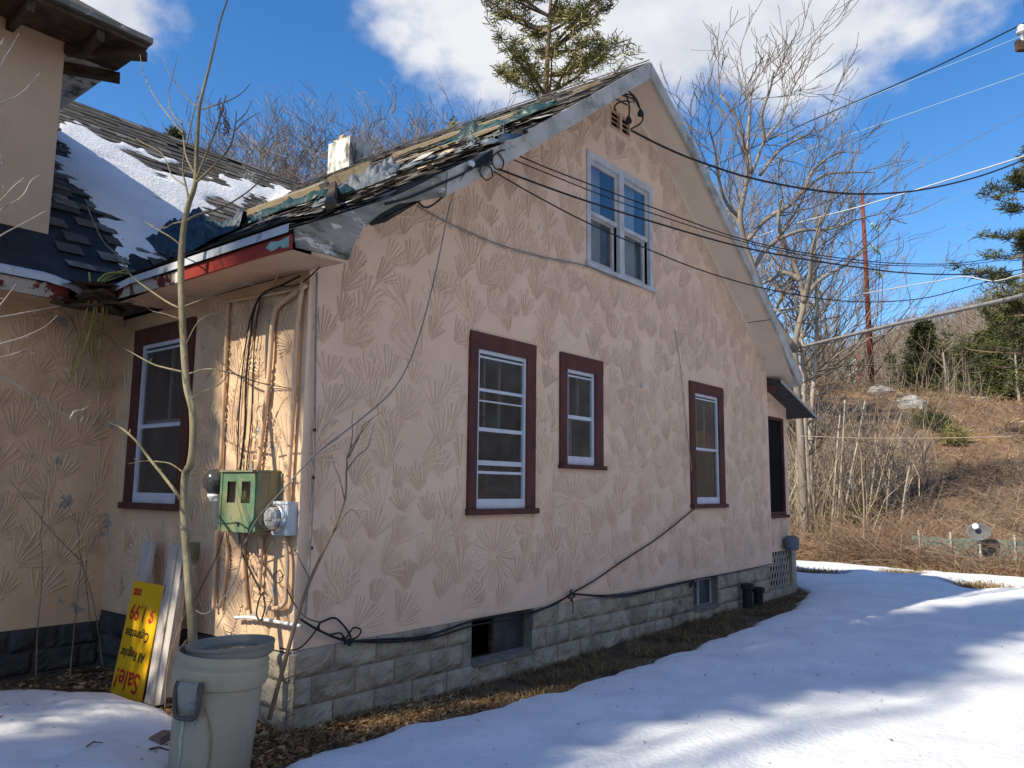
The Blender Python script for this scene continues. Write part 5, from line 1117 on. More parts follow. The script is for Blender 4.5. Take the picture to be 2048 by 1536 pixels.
brs = [([(392, 365), (410, 349), (441, 318), (461, 291), (470, 255), (473, 222)], 0.010, 0.05), ([(470, 262), (489, 243), (520, 224)], 0.006, 0.09), ([(472, 245), (492, 226), (504, 200)], 0.005, 0.12),
 ([(393, 358), (410, 314), (434, 253), (448, 205), (452, 190)], 0.009, -0.06), ([(426, 256), (420, 236), (420, 202)], 0.004, -0.08), ([(388, 346), (380, 330), (371, 308), (366, 267), (364, 236)], 0.009, 0.06),
 ([(366, 268), (335, 229), (308, 191), (287, 147), (280, 109)], 0.006, 0.12), ([(364, 248), (344, 226), (337, 188), (345, 154), (355, 113)], 0.005, 0.02), ([(372, 291), (386, 232), (395, 191), (398, 167)], 0.006, 0.08),
 ([(403, 219), (431, 210), (461, 200), (485, 185), (501, 167)], 0.006, -0.08), ([(396, 217), (376, 198), (352, 167), (335, 140), (326, 116)], 0.006, 0.1), ([(378, 405), (373, 376), (366, 342), (368, 300)], 0.009, -0.04),
 ([(372, 372), (345, 352), (335, 328), (320, 304), (290, 288), (273, 277)], 0.006, -0.1), ([(374, 441), (396, 429), (444, 415), (492, 386), (526, 355), (552, 320)], 0.009, -0.05), ([(365, 443), (345, 448), (331, 456), (320, 455)], 0.006, 0.05),
 ([(363, 492), (342, 475), (308, 455), (282, 439)], 0.006, -0.08), ([(360, 617), (328, 600), (263, 552), (239, 514), (205, 480), (174, 413)], 0.008, -0.15), ([(370, 612), (410, 596), (431, 583), (479, 567), (513, 572)], 0.005, -0.1),
 ([(371, 745), (328, 735), (301, 726), (246, 695)], 0.008, -0.1), ([(379, 747), (420, 738), (475, 750), (513, 764), (581, 777)], 0.006, 0.05), ([(383, 798), (400, 786), (441, 767), (461, 740)], 0.005, -0.12),
 ([(367, 1010), (352, 985), (325, 950), (297, 915), (270, 880), (240, 855), (212, 843), (197, 830)], 0.013, -0.2), ([(367, 945), (342, 928), (321, 924), (290, 922), (256, 928)], 0.006, -0.1), ([(262, 872), (248, 862), (240, 868)], 0.005, -0.16),
 ([(365, 640), (330, 628), (300, 620), (285, 600)], 0.004, -0.2), ([(366, 700), (400, 640), (450, 625), (475, 640)], 0.004, 0.1)]
for px, r, dx in brs:
    mb = MB(); P = traced(px, [XT, XT+dx], r); mb.tube(P, [r, r*0.85, r*0.65, r*0.4], 6)
    for _ in range(max(1, len(px)//2)):
        i = rng.randint(2, len(P)-2); q = P[i]; mb.tube([q, q+np.array([rng.uniform(-.03, .03), rng.uniform(-.03, .03), rng.uniform(.0, .04)])], [r*0.5, r*0.3], 4)
    build(mb, 'branch', M['bark_sap'], sap, smooth=True)
mb = MB()
for _ in range(16):
    q = onX(448+rng.uniform(-8, 8), 215+rng.uniform(-20, 35), XT-0.06); mb.tube([q, q+np.array([rng.uniform(-.03, .03), 0, rng.uniform(-.07, -.02)]), q+np.array([rng.uniform(-.04, .04), 0, rng.uniform(-.12, -.06)])], 0.004, 4)
build(mb, 'dead_leaf', M['bark_brown'], sap)
s2 = empty('bare_sapling', onY(545, 1425, -0.28), 'thin leaning sapling stick in front of the house corner', 'tree')
mb = MB(); mb.tube(smooth_path([onY(a, b, -0.28) for a, b in ((538, 1440), (560, 1360), (596, 1230), (625, 1150), (660, 1075), (690, 1000), (693, 940), (700, 900), (745, 835))], 40), [0.016, 0.015, 0.012, 0.009, 0.006, 0.003], 7); build(mb, 'trunk', M['bark_twig'], s2, smooth=True)
for px in ([(690, 1005), (680, 960), (668, 930), (665, 915)], [(694, 940), (715, 912), (735, 895), (748, 850)], [(697, 915), (720, 870), (728, 850), (765, 822)], [(660, 1075), (700, 1020), (720, 1035)], [(556, 1365), (600, 1345), (640, 1330), (660, 1310)], [(700, 900), (705, 870), (704, 840), (707, 820)], [(620, 1160), (600, 1120), (585, 1090)]):
    mb = MB(); mb.tube(smooth_path([onY(a, b, -0.30+0.03*rng.random()) for a, b in px], 12), [0.006, 0.004, 0.002], 5); build(mb, 'branch', M['bark_twig'], s2)
s3 = empty('bare_shrub', onY(-190, 1450, 0.5), 'bare shrub reaching pale twigs in front of the left wing wall', 'shrub')
tw = [[(-120, 700), (0, 750), (75, 800), (130, 829), (165, 845), (191, 859)], [(75, 800), (78, 830), (95, 855), (105, 862)], [(140, 838), (150, 822), (170, 820)], [(-60, 260), (0, 133), (20, 99), (38, 67)], [(-80, 250), (0, 208), (44, 185), (80, 145)], [(-70, 520), (0, 472), (50, 445), (85, 425)], [(-60, 470), (0, 422), (44, 393), (62, 362), (80, 350)], [(-40, 440), (0, 403), (25, 375), (48, 355)],
      [(-80, 720), (0, 688), (44, 675), (89, 654), (116, 630)], [(-60, 640), (0, 634), (50, 625), (120, 612)], [(-60, 715), (0, 715), (50, 702), (85, 705)], [(-50, 380), (0, 330), (14, 328)], [(-40, 150), (0, 90), (8, 75)], [(-50, 660), (0, 610), (32, 568)]]
for px in tw:
    P = smooth_path([onY(a, b, 0.55+0.5*(i/len(px))) for i, (a, b) in enumerate(px)], 22); mb = MB(); mb.tube(P, [0.006, 0.005, 0.004, 0.002], 6)
    for _ in range(3):
        q = P[rng.randint(3, 20)]; mb.tube([q, q+np.array([rng.uniform(-.03, .06), rng.uniform(-.03, .03), rng.uniform(-.02, .06)])], [0.003, 0.0015], 4)
    build(mb, 'branch', M['bark_pale'], s3, smooth=True)
mb = MB()
for px in tw[:1]+tw[3:8:2]: mb.tube([onY(-190, 1450, 0.5), onY(-180, min(px[0][1]+350, 1300), 0.52), onY(px[0][0], px[0][1], 0.55)], [0.016, 0.012, 0.006], 6)
build(mb, 'stem', M['bark_pale'], s3)
# dead weed stalks along the left wing wall
for k, px in enumerate(([(180, 1240), (170, 1150), (158, 1100), (155, 1050), (120, 980)], [(72, 1350), (75, 1260), (85, 1150), (82, 1060), (95, 960)], [(205, 1330), (190, 1220), (172, 1140), (180, 1100), (210, 1040)], [(160, 1120), (110, 1070), (60, 1010), (20, 960)], [(330, 1420), (335, 1340), (350, 1280), (372, 1220)], [(345, 1395), (352, 1330), (365, 1290), (385, 1270)], [(140, 1350), (150, 1240), (160, 1150), (165, 1080)])):
    P = smooth_path([onY(a, b, 2.5 if k < 4 or k == 6 else 0.9) for a, b in px], 16); mb = MB(); mb.tube(P, [0.006, 0.004, 0.002], 5)
    for _ in range(6):
        q = P[rng.randint(4, 15)]; mb.tube([q, q+np.array([rng.uniform(-.08, .08), rng.uniform(-.05, .05), rng.uniform(.02, .12)])], [0.002, 0.001], 4)
    o = build(mb, 'weed_stalk', M['bark_twig'], loc=P[0]); tag(o, ['tall bent weed stalk nearest the inner corner of the wing wall', 'leftmost weed stalk along the foot of the wing wall', 'forked weed stalk close to the sale sign by the wing wall', 'weed stalk leaning far left across the wing wall', 'pale weed stalk rising right of the white boards', 'short weed stalk behind the trash can rim', 'thin upright weed stalk in the middle of the wing wall'][k], 'weed', 'dead weed stalks by the wall')

# trees standing outside the left edge of the picture (they throw the shade seen on the wall and snow)
SHADE_TREES = [(-9.0, 4.9, 11.2, 2.1), (-18.0, 3.55, 29.0, 1.15), (-10.5, 7.4, 11.5, 2.2)]
SHADE_LAB = ['broad dark evergreen beyond the left edge beside the wing', 'tallest evergreen beyond the left edge of the picture', 'evergreen beyond the left edge standing behind the wing']
SHADE_BARE = [(-20.0, 2.3, 23.0)]
SHADE_BLAB = ['bare tree beyond the left edge nearest the snow bank']
# wooded slope across the road behind the viewer, seen mirrored in the window panes
xs = [-120, -80, -50]+list(range(-40, 100, 6))+[120, 160]; ys = [-160, -120, -90]+list(range(-80, -17, 4))
def back_z(x, y): return 15*sstep(-24, -85, y)+0.8*nz3(x*0.08, y*0.08, 2)-0.3
terrain('hillside', xs, ys, back_z, M['hill_dark'])
_r = np.random.RandomState(3); nb = 2600
bxs = _r.uniform(-60, 90, nb); bys = _r.uniform(-75, -22, nb); B0 = np.stack([bxs, bys, [back_z(a, b) for a, b in zip(bxs, bys)]], 1); bh = _r.uniform(5, 10, nb)
Vs, Fs, off = [], [], 0
V, F = sticks(B0, B0+np.stack([_r.normal(0, .4, nb), _r.normal(0, .4, nb), bh], 1), 0.12, 0.05); Vs.append(V); Fs.append(F); off += len(V)
for k in range(9):
    p = B0+np.array([0, 0, 1.0])*(bh*_r.uniform(.3, .95, nb))[:, None]; d = _r.normal(0, 1, (nb, 3)); d[:, 2] = abs(d[:, 2]); d /= np.linalg.norm(d, axis=1)[:, None]
    V, F = sticks(p, p+d*(bh*0.25)[:, None], 0.05, 0.02); Vs.append(V); Fs.append(F+off); off += len(V)
tag(build_np('far_woods', np.concatenate(Vs), np.concatenate(Fs), None, [M['bark_brown']]), 'bare brown woods on the slope mirrored in the window panes', 'woods', kind='stuff')

# ------------------------------------------------------------------ leaf litter and dry grass
nr = np.random.RandomState(5)
def scatter_blades(name, pts, hmin, hmax, w, mats, label, cat, lean=0.6):
    n = len(pts); P = np.array(pts); a = nr.uniform(0, 2*np.pi, n); h = nr.uniform(hmin, hmax, n); ln = nr.uniform(0.1, lean, n)*h*2
    d = np.stack([np.cos(a), np.sin(a), np.zeros(n)], 1); sd = np.stack([-np.sin(a), np.cos(a), np.zeros(n)], 1)*w
    mid = P+d*(ln*0.35)[:, None]+np.array([0, 0, 1])*(h*0.6)[:, None]; tip = P+d*ln[:, None]+np.array([0, 0, 1])*(h*0.85)[:, None]
    V = np.stack([P-sd, P+sd, mid+sd*0.7, mid-sd*0.7, tip+sd*0.15, tip-sd*0.15], 1).reshape(-1, 3); b = (np.arange(n)*6)[:, None]
    F = np.concatenate([b+np.array([[0, 1, 2, 3]]), b+np.array([[3, 2, 4, 5]])]); MI = np.tile(nr.randint(0, len(mats), n), 2)
    o = build_np(name, V, F, MI, mats); return tag(o, label, cat, kind='stuff')
def on_bare(x, y): return poly_sd(x, y, SNOW_R) < 0.03 and poly_sd(x, y, SNOW_L) < 0.03
pts = []
while len(pts) < 16000:
    x = rng.uniform(-0.2, 10.9); y = rng.uniform(-1.15, 0.0)
    if x > 10: y = rng.uniform(-0.7, 0.6)
    if not on_bare(x, y): continue
    if nz3(x*2.5, y*2.5, 4) < -0.18: continue
    pts.append((x, y, ter(x, y)-0.005))
scatter_blades('dry_grass', pts, 0.03, 0.085, 0.0032, [M['straw'], M['straw_dark'], M['straw_dark']], 'matted dry grass strip between the foundation and the snow', 'grass', 1.6)
pts = []
for px_, py_, r in PATCH+[(16.0, 3.0, 1.0), (15.7, -3.5, 0.8), (15.8, 0, 0.7), (15.9, 5, 1.0), (14.9, -4.6, 0.7)]:
    for _ in range(900):
        x = px_+rng.gauss(0, r*0.8); y = py_+rng.gauss(0, r*1.3); pts.append((x, y, ter(x, y)))
scatter_blades('dry_grass', pts, 0.05, 0.16, 0.006, [M['straw'], M['straw']], 'straw coloured grass showing through the far snow edge', 'grass', 1.2)
def leaves(pts, size, mats):
    n = len(pts); P = np.array(pts); a = nr.uniform(0, 6.28, n); s_ = nr.uniform(0.5, 1.2, n)*size
    u = np.stack([np.cos(a), np.sin(a), nr.uniform(-.5, .5, n)], 1)*s_[:, None]; v = np.stack([-np.sin(a), np.cos(a), nr.uniform(-.4, .6, n)], 1)*(s_*0.55)[:, None]; up = np.array([0, 0, 1.0])*(nr.uniform(0.1, 0.6, n)*s_)[:, None]
    V = np.stack([P-u, P-v*1+up*0.2, P+up*0.9, P+v+up*0.3, P+u+up*0.5, P+u*0.6+v*0.8+up*0.5], 1).reshape(-1, 3); b = (np.arange(n)*6)[:, None]
    F = np.concatenate([b+np.array([[0, 1, 2, 3]]), b+np.array([[2, 1, 4, 5]])]); return V, F, np.tile(nr.randint(0, len(mats), n), 2)
pts = []
while len(pts) < 4200:
    x = rng.uniform(-1.3, 1.6); y = rng.uniform(-1.1, 2.9)
    if x > 0 and y > -0.02: continue
    if not on_bare(x, y): continue
    if math.hypot(x-cb[0], y-cb[1]) < 0.25: continue
    if y > 1.6 and rng.random() < 0.5: continue
    pts.append((x, y, ter(x, y)+rng.uniform(0.0, 0.03)))
V, F, MI = leaves(pts, 0.03, [M['leaf'], M['straw_dark'], M['leaf'], M['leaf_light']])
tag(build_np('leaf_litter', V, F, MI, [M['leaf'], M['straw_dark'], M['leaf'], M['leaf_light']]), 'brown leaf litter on the bare ground around the trash can', 'leaves', kind='stuff')
V, F, MI = leaves([(x, y, snow_l(x, y)+0.006) for x, y in [(-1.25+rng.uniform(-.5, .6), rng.uniform(-0.2, 2.1)) for _ in range(34)]], 0.014, [M['leaf'], M['bark_brown']])
tag(build_np('leaf_scrap', V, F, MI, [M['leaf'], M['bark_brown']]), 'scattered leaf scraps on the left snow bank', 'leaves', kind='stuff')
V, F, MI = leaves([(x, y, snow_r(x, y)+0.006) for x, y in [(rng.uniform(0.0, 8), rng.uniform(-4.2, -1.0)) for _ in range(150)]], 0.012, [M['leaf'], M['bark_brown']])
tag(build_np('leaf_scrap', V, F, MI, [M['leaf'], M['bark_brown']]), 'tiny leaf scraps scattered over the right snow field', 'leaves', kind='stuff')
mb = MB()
for _ in range(46):
    x = rng.uniform(-1.1, 0.9); y = rng.uniform(-0.9, 2.6)
    if (x > -0.05 and y > -0.1) or not on_bare(x, y): continue
    z = ter(x, y)+0.015; a = rng.uniform(0, 3.14); l_ = rng.uniform(0.05, 0.2)
    mb.tube([(x, y, z), (x+l_*math.cos(a)*0.5, y+l_*math.sin(a)*0.5, z+rng.uniform(0, .03)), (x+l_*math.cos(a), y+l_*math.sin(a), z+rng.uniform(0, .05))], rng.uniform(0.002, 0.006), 4)
tag(build(mb, 'fallen_twigs', M['bark_brown']), 'small fallen twigs on the bare ground near the trash can', 'twigs', kind='stuff')
for (a, b), (c, d), r in (((300, 1492), (345, 1470), 0.008), ((172, 1510), (205, 1500), 0.006), ((24, 1375), (48, 1384), 0.005)):
    p, q = onZ(a, b, 0.08), onZ(c, d, 0.08); p[2] = max(snow_l(p[0], p[1]), ter(p[0], p[1]))+0.012; q[2] = max(snow_l(q[0], q[1]), ter(q[0], q[1]))+0.015
    mb = MB(); mb.tube([p, (p+q)/2+np.array([0, 0.02, 0.012]), q], [r, r*0.9, r*0.5], 5); o = build(mb, 'fallen_stick', M['bark_brown'], loc=p)
    tag(o, {0.008: 'stout stick lying on the bare ground left of the trash can', 0.006: 'dark curved stick lying low on the left snow bank', 0.005: 'small stick poking out of the snow at the far left'}[r], 'stick')
# two broken bricks by the can
for (a, b, lab) in ((322, 1484, 'broken brick half buried in leaves left of the trash can'),):
    p = onZ(a, b, 0.0); mb = MB(); mb.beam(p+np.array([-.06, -.03, .02]), p+np.array([.06, .03, .03]), 0.08, 0.05); tag(build(mb, 'broken_brick', nmat('old_brick', (0.22, 0.13, 0.10), (0.34, 0.21, 0.16), 14, 0.9, 0.4, 40), loc=p), lab, 'brick')

# ------------------------------------------------------------------ overhead wires
def wire(px, d0, d1, r, mat, label, n=40, cat='wire', grp='overhead wires'):
    s_ = np.concatenate([[0], np.cumsum(np.hypot(*np.diff(np.array(px, float), axis=0).T))]); s_ /= s_[-1]
    P = [atD(a, b, 1.0/((1-t)/d0+t/d1)) for (a, b), t in zip(px, s_)]
    mb = MB(); mb.tube(smooth_path(P, n), r, 5); o = build(mb, 'wire', mat, loc=P[0], smooth=True); return tag(o, label, cat, grp)
da = 7.6; dv = 8.9
wire([(1262, 260), (1326, 293), (1396, 322), (1498, 355), (1619, 379), (1724, 388), (1834, 381), (1951, 355), (2048, 320), (2130, 285)], dv, 15, 0.014, M['rubber'], 'thick black wire sagging from the gable peak to the right edge', 60)
wire([(2130, 280), (2048, 312), (1912, 355), (1834, 379), (1717, 414), (1599, 445), (1502, 478), (1440, 500)], 15, 24, 0.016, M['wire_alu'], 'silvery wire crossing the thick black one before the rust pole', 50)
wire([(1010, 298), (1090, 334), (1248, 394), (1300, 413), (1467, 473), (1600, 504), (1732, 522), (1834, 528), (1932, 525), (2048, 505), (2130, 485)], da, 16, 0.0075, M['rubber'], 'topmost of the four wires from the barge board anchor', 60)
wire([(986, 303), (1090, 345), (1200, 389), (1300, 425), (1467, 478), (1600, 509), (1732, 527), (1834, 532), (1932, 529), (2048, 514), (2130, 500)], da, 16, 0.0065, M['rubber'], 'second wire from the barge board anchor just under the topmost', 60)
wire([(958, 323), (1050, 358), (1161, 398), (1300, 442), (1467, 490), (1600, 517), (1732, 537), (1814, 546), (1900, 549), (1990, 546), (2048, 538), (2130, 520)], da, 16, 0.011, M['rubber'], 'thickest of the four wires from the barge board anchor', 60)
wire([(976, 336), (1060, 385), (1174, 445), (1300, 500), (1404, 541), (1521, 575), (1639, 597), (1740, 604), (1850, 596), (1950, 570), (2048, 545), (2130, 520)], da, 16, 0.008, M['rubber'], 'lowest of the four wires from the barge board anchor', 60)
wire([(2130, 530), (2048, 547), (1990, 562), (1932, 553), (1893, 559), (1780, 578), (1670, 598), (1580, 615), (1520, 625)], 15, 26, 0.014, M['wire_alu'], 'white wire with a dip before the far right pine', 50)
wire([(2130, 560), (2048, 590), (1930, 617), (1800, 646), (1700, 670), (1580, 699), (1500, 718)], 13, 24, 0.045, M['wire_grey'], 'thick grey cable bundle passing behind the porch roof', 50)
wire([(2130, 10), (2041, 50), (1900, 120), (1795, 168), (1639, 234), (1568, 266), (1435, 328), (1380, 345)], 17, 34, 0.017, M['rubber'], 'dark wire running down left from the pole at the top right corner', 40)
wire([(2130, 30), (2029, 78), (1834, 156), (1678, 219), (1560, 268)], 60, 90, 0.028, M['wire_pale'], 'pale wire just under the dark wire from the top right corner', 30)
wire([(2130, 112), (2048, 147), (1889, 203), (1678, 277), (1506, 337)], 60, 90, 0.03, M['wire_pale'], 'pale wire crossing the open blue sky above the rust pole', 30)
wire([(2130, 180), (2048, 226), (1912, 297), (1752, 383)], 60, 52, 0.018, M['wire_grey'], 'thin dark wire ending at the top of the rust pole', 30)
wire([(2130, 315), (2048, 345), (1900, 400), (1757, 460)], 60, 52, 0.016, M['wire_pale'], 'faint wire ending at the upper insulator string', 20)
wire([(2130, 390), (2048, 415), (1900, 460), (1762, 508)], 60, 52, 0.016, M['wire_pale'], 'faint wire ending at the middle insulator string', 20)
wire([(2130, 460), (2048, 480), (1900, 518), (1766, 556)], 60, 52, 0.016, M['wire_pale'], 'faint wire ending at the lower insulator string', 20)
wire([(1600, 872), (1720, 876), (1880, 876), (2048, 872)], 18, 17, 0.008, M['wire_tan'], 'thin pale wire stretched low across the brush slope', 20)
# utility pole at the top right corner
p0 = atD(2064, 60, 16.5)
g = empty('utility_pole', (p0[0], p0[1], ter(p0[0], p0[1])), 'utility pole top with white insulators at the top right corner', 'utility pole')
mb = MB(); mb.lathe([(0.15, 0), (0.11, p0[2]+1.2), (0, p0[2]+1.22)], (p0[0], p0[1], ter(p0[0], p0[1])-0.2), (0, 0, 1), 14); build(mb, 'pole', M['pole_wood'], g)
q = atD(2041, 92, 16.3); mb = MB(); mb.beam(q+np.array([-0.05, .05, 0])-RGT*0.02, q+RGT*1.6, 0.11, 0.22); build(mb, 'crossarm', M['dark_wood'], g)
q = atD(2043, 62, 16.3); mb = MB(); mb.lathe([(0.03, -0.22), (0.03, -0.06), (0.09, -0.05), (0.10, 0.0), (0.06, 0.03), (0.08, 0.05), (0.07, 0.10), (0.04, 0.13), (0, 0.13)], q, (0, 0, 1), 14); build(mb, 'insulator', M['insul_white'], g, smooth=True)
# rust coloured transmission pole with its insulator strings
bp_ = atD(1744, 781, 47.0); zb_ = ter(bp_[0], bp_[1]); bot = np.array([bp_[0], bp_[1], zb_-0.3])
D_ = 47.0; tp = atD(1724, 383, D_); tp = np.array([tp[0], tp[1], tp[2]])
g = empty('transmission_pole', (bot[0], bot[1], zb_), 'tall rust red steel transmission pole with glass insulator strings on the near hill', 'utility pole')
def lerp(a, b, t): return a+(b-a)*t
mb = MB(); k0 = lerp(bot, tp, 0.0); k1 = lerp(bot, tp, 0.07)
mb.tube([k1, tp], [0.185, 0.10], 12); build(mb, 'pole', M['rust'], g, smooth=True)
mb = MB(); mb.tube([k0, k1], [0.20, 0.195], 12); build(mb, 'base_sleeve', M['dark_steel'], g, smooth=True)
for (a, b, c, d) in ((1742, 446, 1757, 461), (1744, 492, 1761, 508), (1750, 540, 1766, 556)):
    A, B = atD(a, b, D_-0.3), atD(c, d, D_-0.3); mb = MB(); ax_ = B-A; L_ = np.linalg.norm(ax_)
    pr_ = [(0, 0)]
    for k in range(7): z = L_*k/7; pr_ += [(0.05, z+0.01), (0.13, z+0.05), (0.12, z+0.08), (0.04, z+0.09)]
    mb.lathe(pr_+[(0, L_)], A, ax_, 10); s_ = build(mb, 'insulator_string', M['insulator'], g)
    tpole = lerp(bot, tp, (A[2]-bot[2]+0.5)/(tp[2]-bot[2])); mb = MB(); mb.tube([tpole, A], 0.025, 5); mb.tube([B, B+np.array([0, 0, -4.0])*1.0+RGT*-0.4], 0.02, 5); build(mb, 'jumper', M['dark_steel'], s_)
bp2 = atD(1718, 778, 70.0); tp2 = atD(1716, 708, 70.0)
g = empty('transmission_pole', bp2, 'short looking far rust red pole left of the tall one', 'utility pole')
mb = MB(); mb.tube([bp2-np.array([0, 0, 4.0]), tp2], [0.17, 0.12], 10); build(mb, 'pole', M['rust'], g, smooth=True)
mb = MB()
for k in range(3): q = lerp(bp2, tp2, 0.3+0.3*k); mb.tube([q, q+RGT*-0.9+np.array([0, 0, -0.7])], 0.06, 6)
build(mb, 'insulator_string', M['insulator'], g)

# ------------------------------------------------------------------ bare trees
def branch_rec(segs, p, d, L_, r, lvl, rg, spread=0.55, up=0.12, wob=0.16, kids=(2, 4), maxl=4, minr=0.006):
    n = 4; pts = [p]; q = p; dd = d/np.linalg.norm(d)
    for i in range(n):
        dd = dd+np.array([rg.gauss(0, wob), rg.gauss(0, wob), rg.gauss(0, wob)+up]); dd /= np.linalg.norm(dd); q = q+dd*L_/n; pts.append(q)
    for i in range(n):
        ra = r*(1-0.55*i/n); rb = r*(1-0.55*(i+1)/n); segs.append((pts[i], pts[i+1], max(ra, minr), max(rb, minr), lvl))
    if lvl >= maxl: return
    k = rg.randint(*kids)+(1 if lvl < 2 else 0)
    for c in range(k):
        t = rg.uniform(0.25, 1.0) if c else 1.0
        i = min(int(t*n), n-1); base = pts[i]+(pts[i+1]-pts[i])*(t*n-i)
        dirv = pts[i+1]-pts[i]; dirv /= np.linalg.norm(dirv)
        a = np.cross(dirv, [rg.gauss(0, 1), rg.gauss(0, 1), rg.gauss(0, 1)]); a /= np.linalg.norm(a)+1e-9
        nd = dirv*math.cos(spread)+a*math.sin(spread)*rg.uniform(0.6, 1.3)
        branch_rec(segs, base, nd, L_*rg.uniform(0.55, 0.78), r*rg.uniform(0.45, 0.62), lvl+1, rg, spread, up, wob, kids, maxl, minr)
def seg_mesh(segs):
    P0 = [s_[0] for s_ in segs]; P1 = [s_[1]+(s_[1]-s_[0])*0.02 for s_ in segs]; return sticks(P0, P1, [s_[2] for s_ in segs], [s_[3] for s_ in segs])
def bare_tree(name, base, height, seed, mats, label, group=None, maxl=4, kids=(2, 4), spread=0.5, minr=0.008, trunk_r=None, lean=(0, 0), first=0.3, up=0.12):
    rg = random.Random(seed); base = np.array(base, float); R_ = trunk_r or height*0.012
    t = empty(name, base, label, 'tree', group); n = 9; pts = [base+np.array([0, 0, -0.4])]
    for i in range(1, n): f_ = i/(n-1); pts.append(base+np.array([lean[0]*f_+rg.gauss(0, 0.012)*height, lean[1]*f_+rg.gauss(0, 0.012)*height, height*0.78*f_]))
    mb = MB(); rad = [R_*(1-0.78*i/(n-1)) for i in range(n)]; mb.tube(smooth_path(pts, 18), rad, 8); build(mb, 'trunk', mats[0], t, smooth=True)
    segs = []
    for k in range(13):
        f_ = first+(1-first)*(k+rg.random())/13.0; i = min(int(f_*(n-1)), n-2); p = pts[i]+(pts[i+1]-pts[i])*(f_*(n-1)-i)
        a = rg.uniform(0, 6.28); el = rg.uniform(0.5, 1.0)+0.25*f_
        d = np.array([math.cos(a)*math.cos(el), math.sin(a)*math.cos(el), math.sin(el)])
        branch_rec(segs, p, d, height*(0.34-0.17*f_)*rg.uniform(0.8, 1.1), R_*(0.55-0.32*f_), 1, rg, spread, up, 0.15, kids, maxl, minr)
    V, F = seg_mesh(segs); build_np('crown', V, F, None, [mats[1]], parent=t); return t
# trees seen over the roofs behind the house
spots = [(455, 255, 34, 0), (505, 240, 40, 1), (560, 250, 36, 2), (610, 232, 38, 0), (650, 232, 34, 1), (705, 252, 42, 2), (770, 238, 36, 0), (815, 225, 38, 1), (860, 228, 34, 2), (905, 232, 40, 0), (945, 240, 44, 1), (420, 290, 42, 2), (985, 250, 46, 2), (1040, 240, 48, 0), (475, 262, 44, 1), (535, 258, 46, 0), (585, 250, 44, 2), (735, 250, 46, 1), (795, 245, 46, 0), (840, 240, 47, 2), (1425, 350, 40, 0), (1475, 310, 44, 2), (1640, 400, 58, 1), (1545, 330, 50, 0)]
spl = ['slim bare tree at the left end of the row over the wing roof', 'bare tree just right of the sapling crown behind the wing roof', 'spreading bare tree behind the gap left of the chimney', 'tallest bare tree left of the chimney', 'bare tree immediately left of the chimney', 'thin bare tree just behind the chimney', 'bare tree just right of the chimney', 'tall bare tree above the middle of the torn roof', 'wide bare tree between the chimney and the tall pine', 'bare tree nearing the tall pine from the left', 'bare tree closest to the left side of the tall pine', 'low bare tree half hidden by the big sapling', 'bare tree showing through the lower left branches of the pine', 'bare tree masked by the roof below the pine', 'faint farther bare tree between the left end tree and the sapling crown', 'farther bare tree right of the sapling crown', 'farther bare tree filling the gap left of the chimney', 'farther bare tree over the right edge of the chimney', 'farther bare tree over the left half of the torn roof', 'farther bare tree over the middle of the torn roof', 'bare tree showing just right of the gable peak', 'bare tree behind the left limbs of the large pale tree', 'bare tree behind the right limbs of the large pale tree', 'bare tree behind the top of the large pale tree']
protos = {}
for i, (px, py, D, k) in enumerate(spots):
    top = atD(px, py, D); h_ = top[2]*0.90
    if k not in protos: protos[k] = (bare_tree('bare_tree', (top[0], top[1], 0.0), h_, 20+k, (M['bark_grey'], M['twig_brown']), spl[i], 'bare trees over the roofs', 5, (2, 3), 0.5, 0.008, first=0.25, up=0.05), h_)
    else:
        t, h0 = protos[k]; c = copy_tree(t); c.location = (top[0], top[1], 0.0); s_ = h_/h0; c.scale = (s_*1.15, s_*1.15, s_); c.rotation_euler = (0, 0, 1.3*i); c['label'] = spl[i]
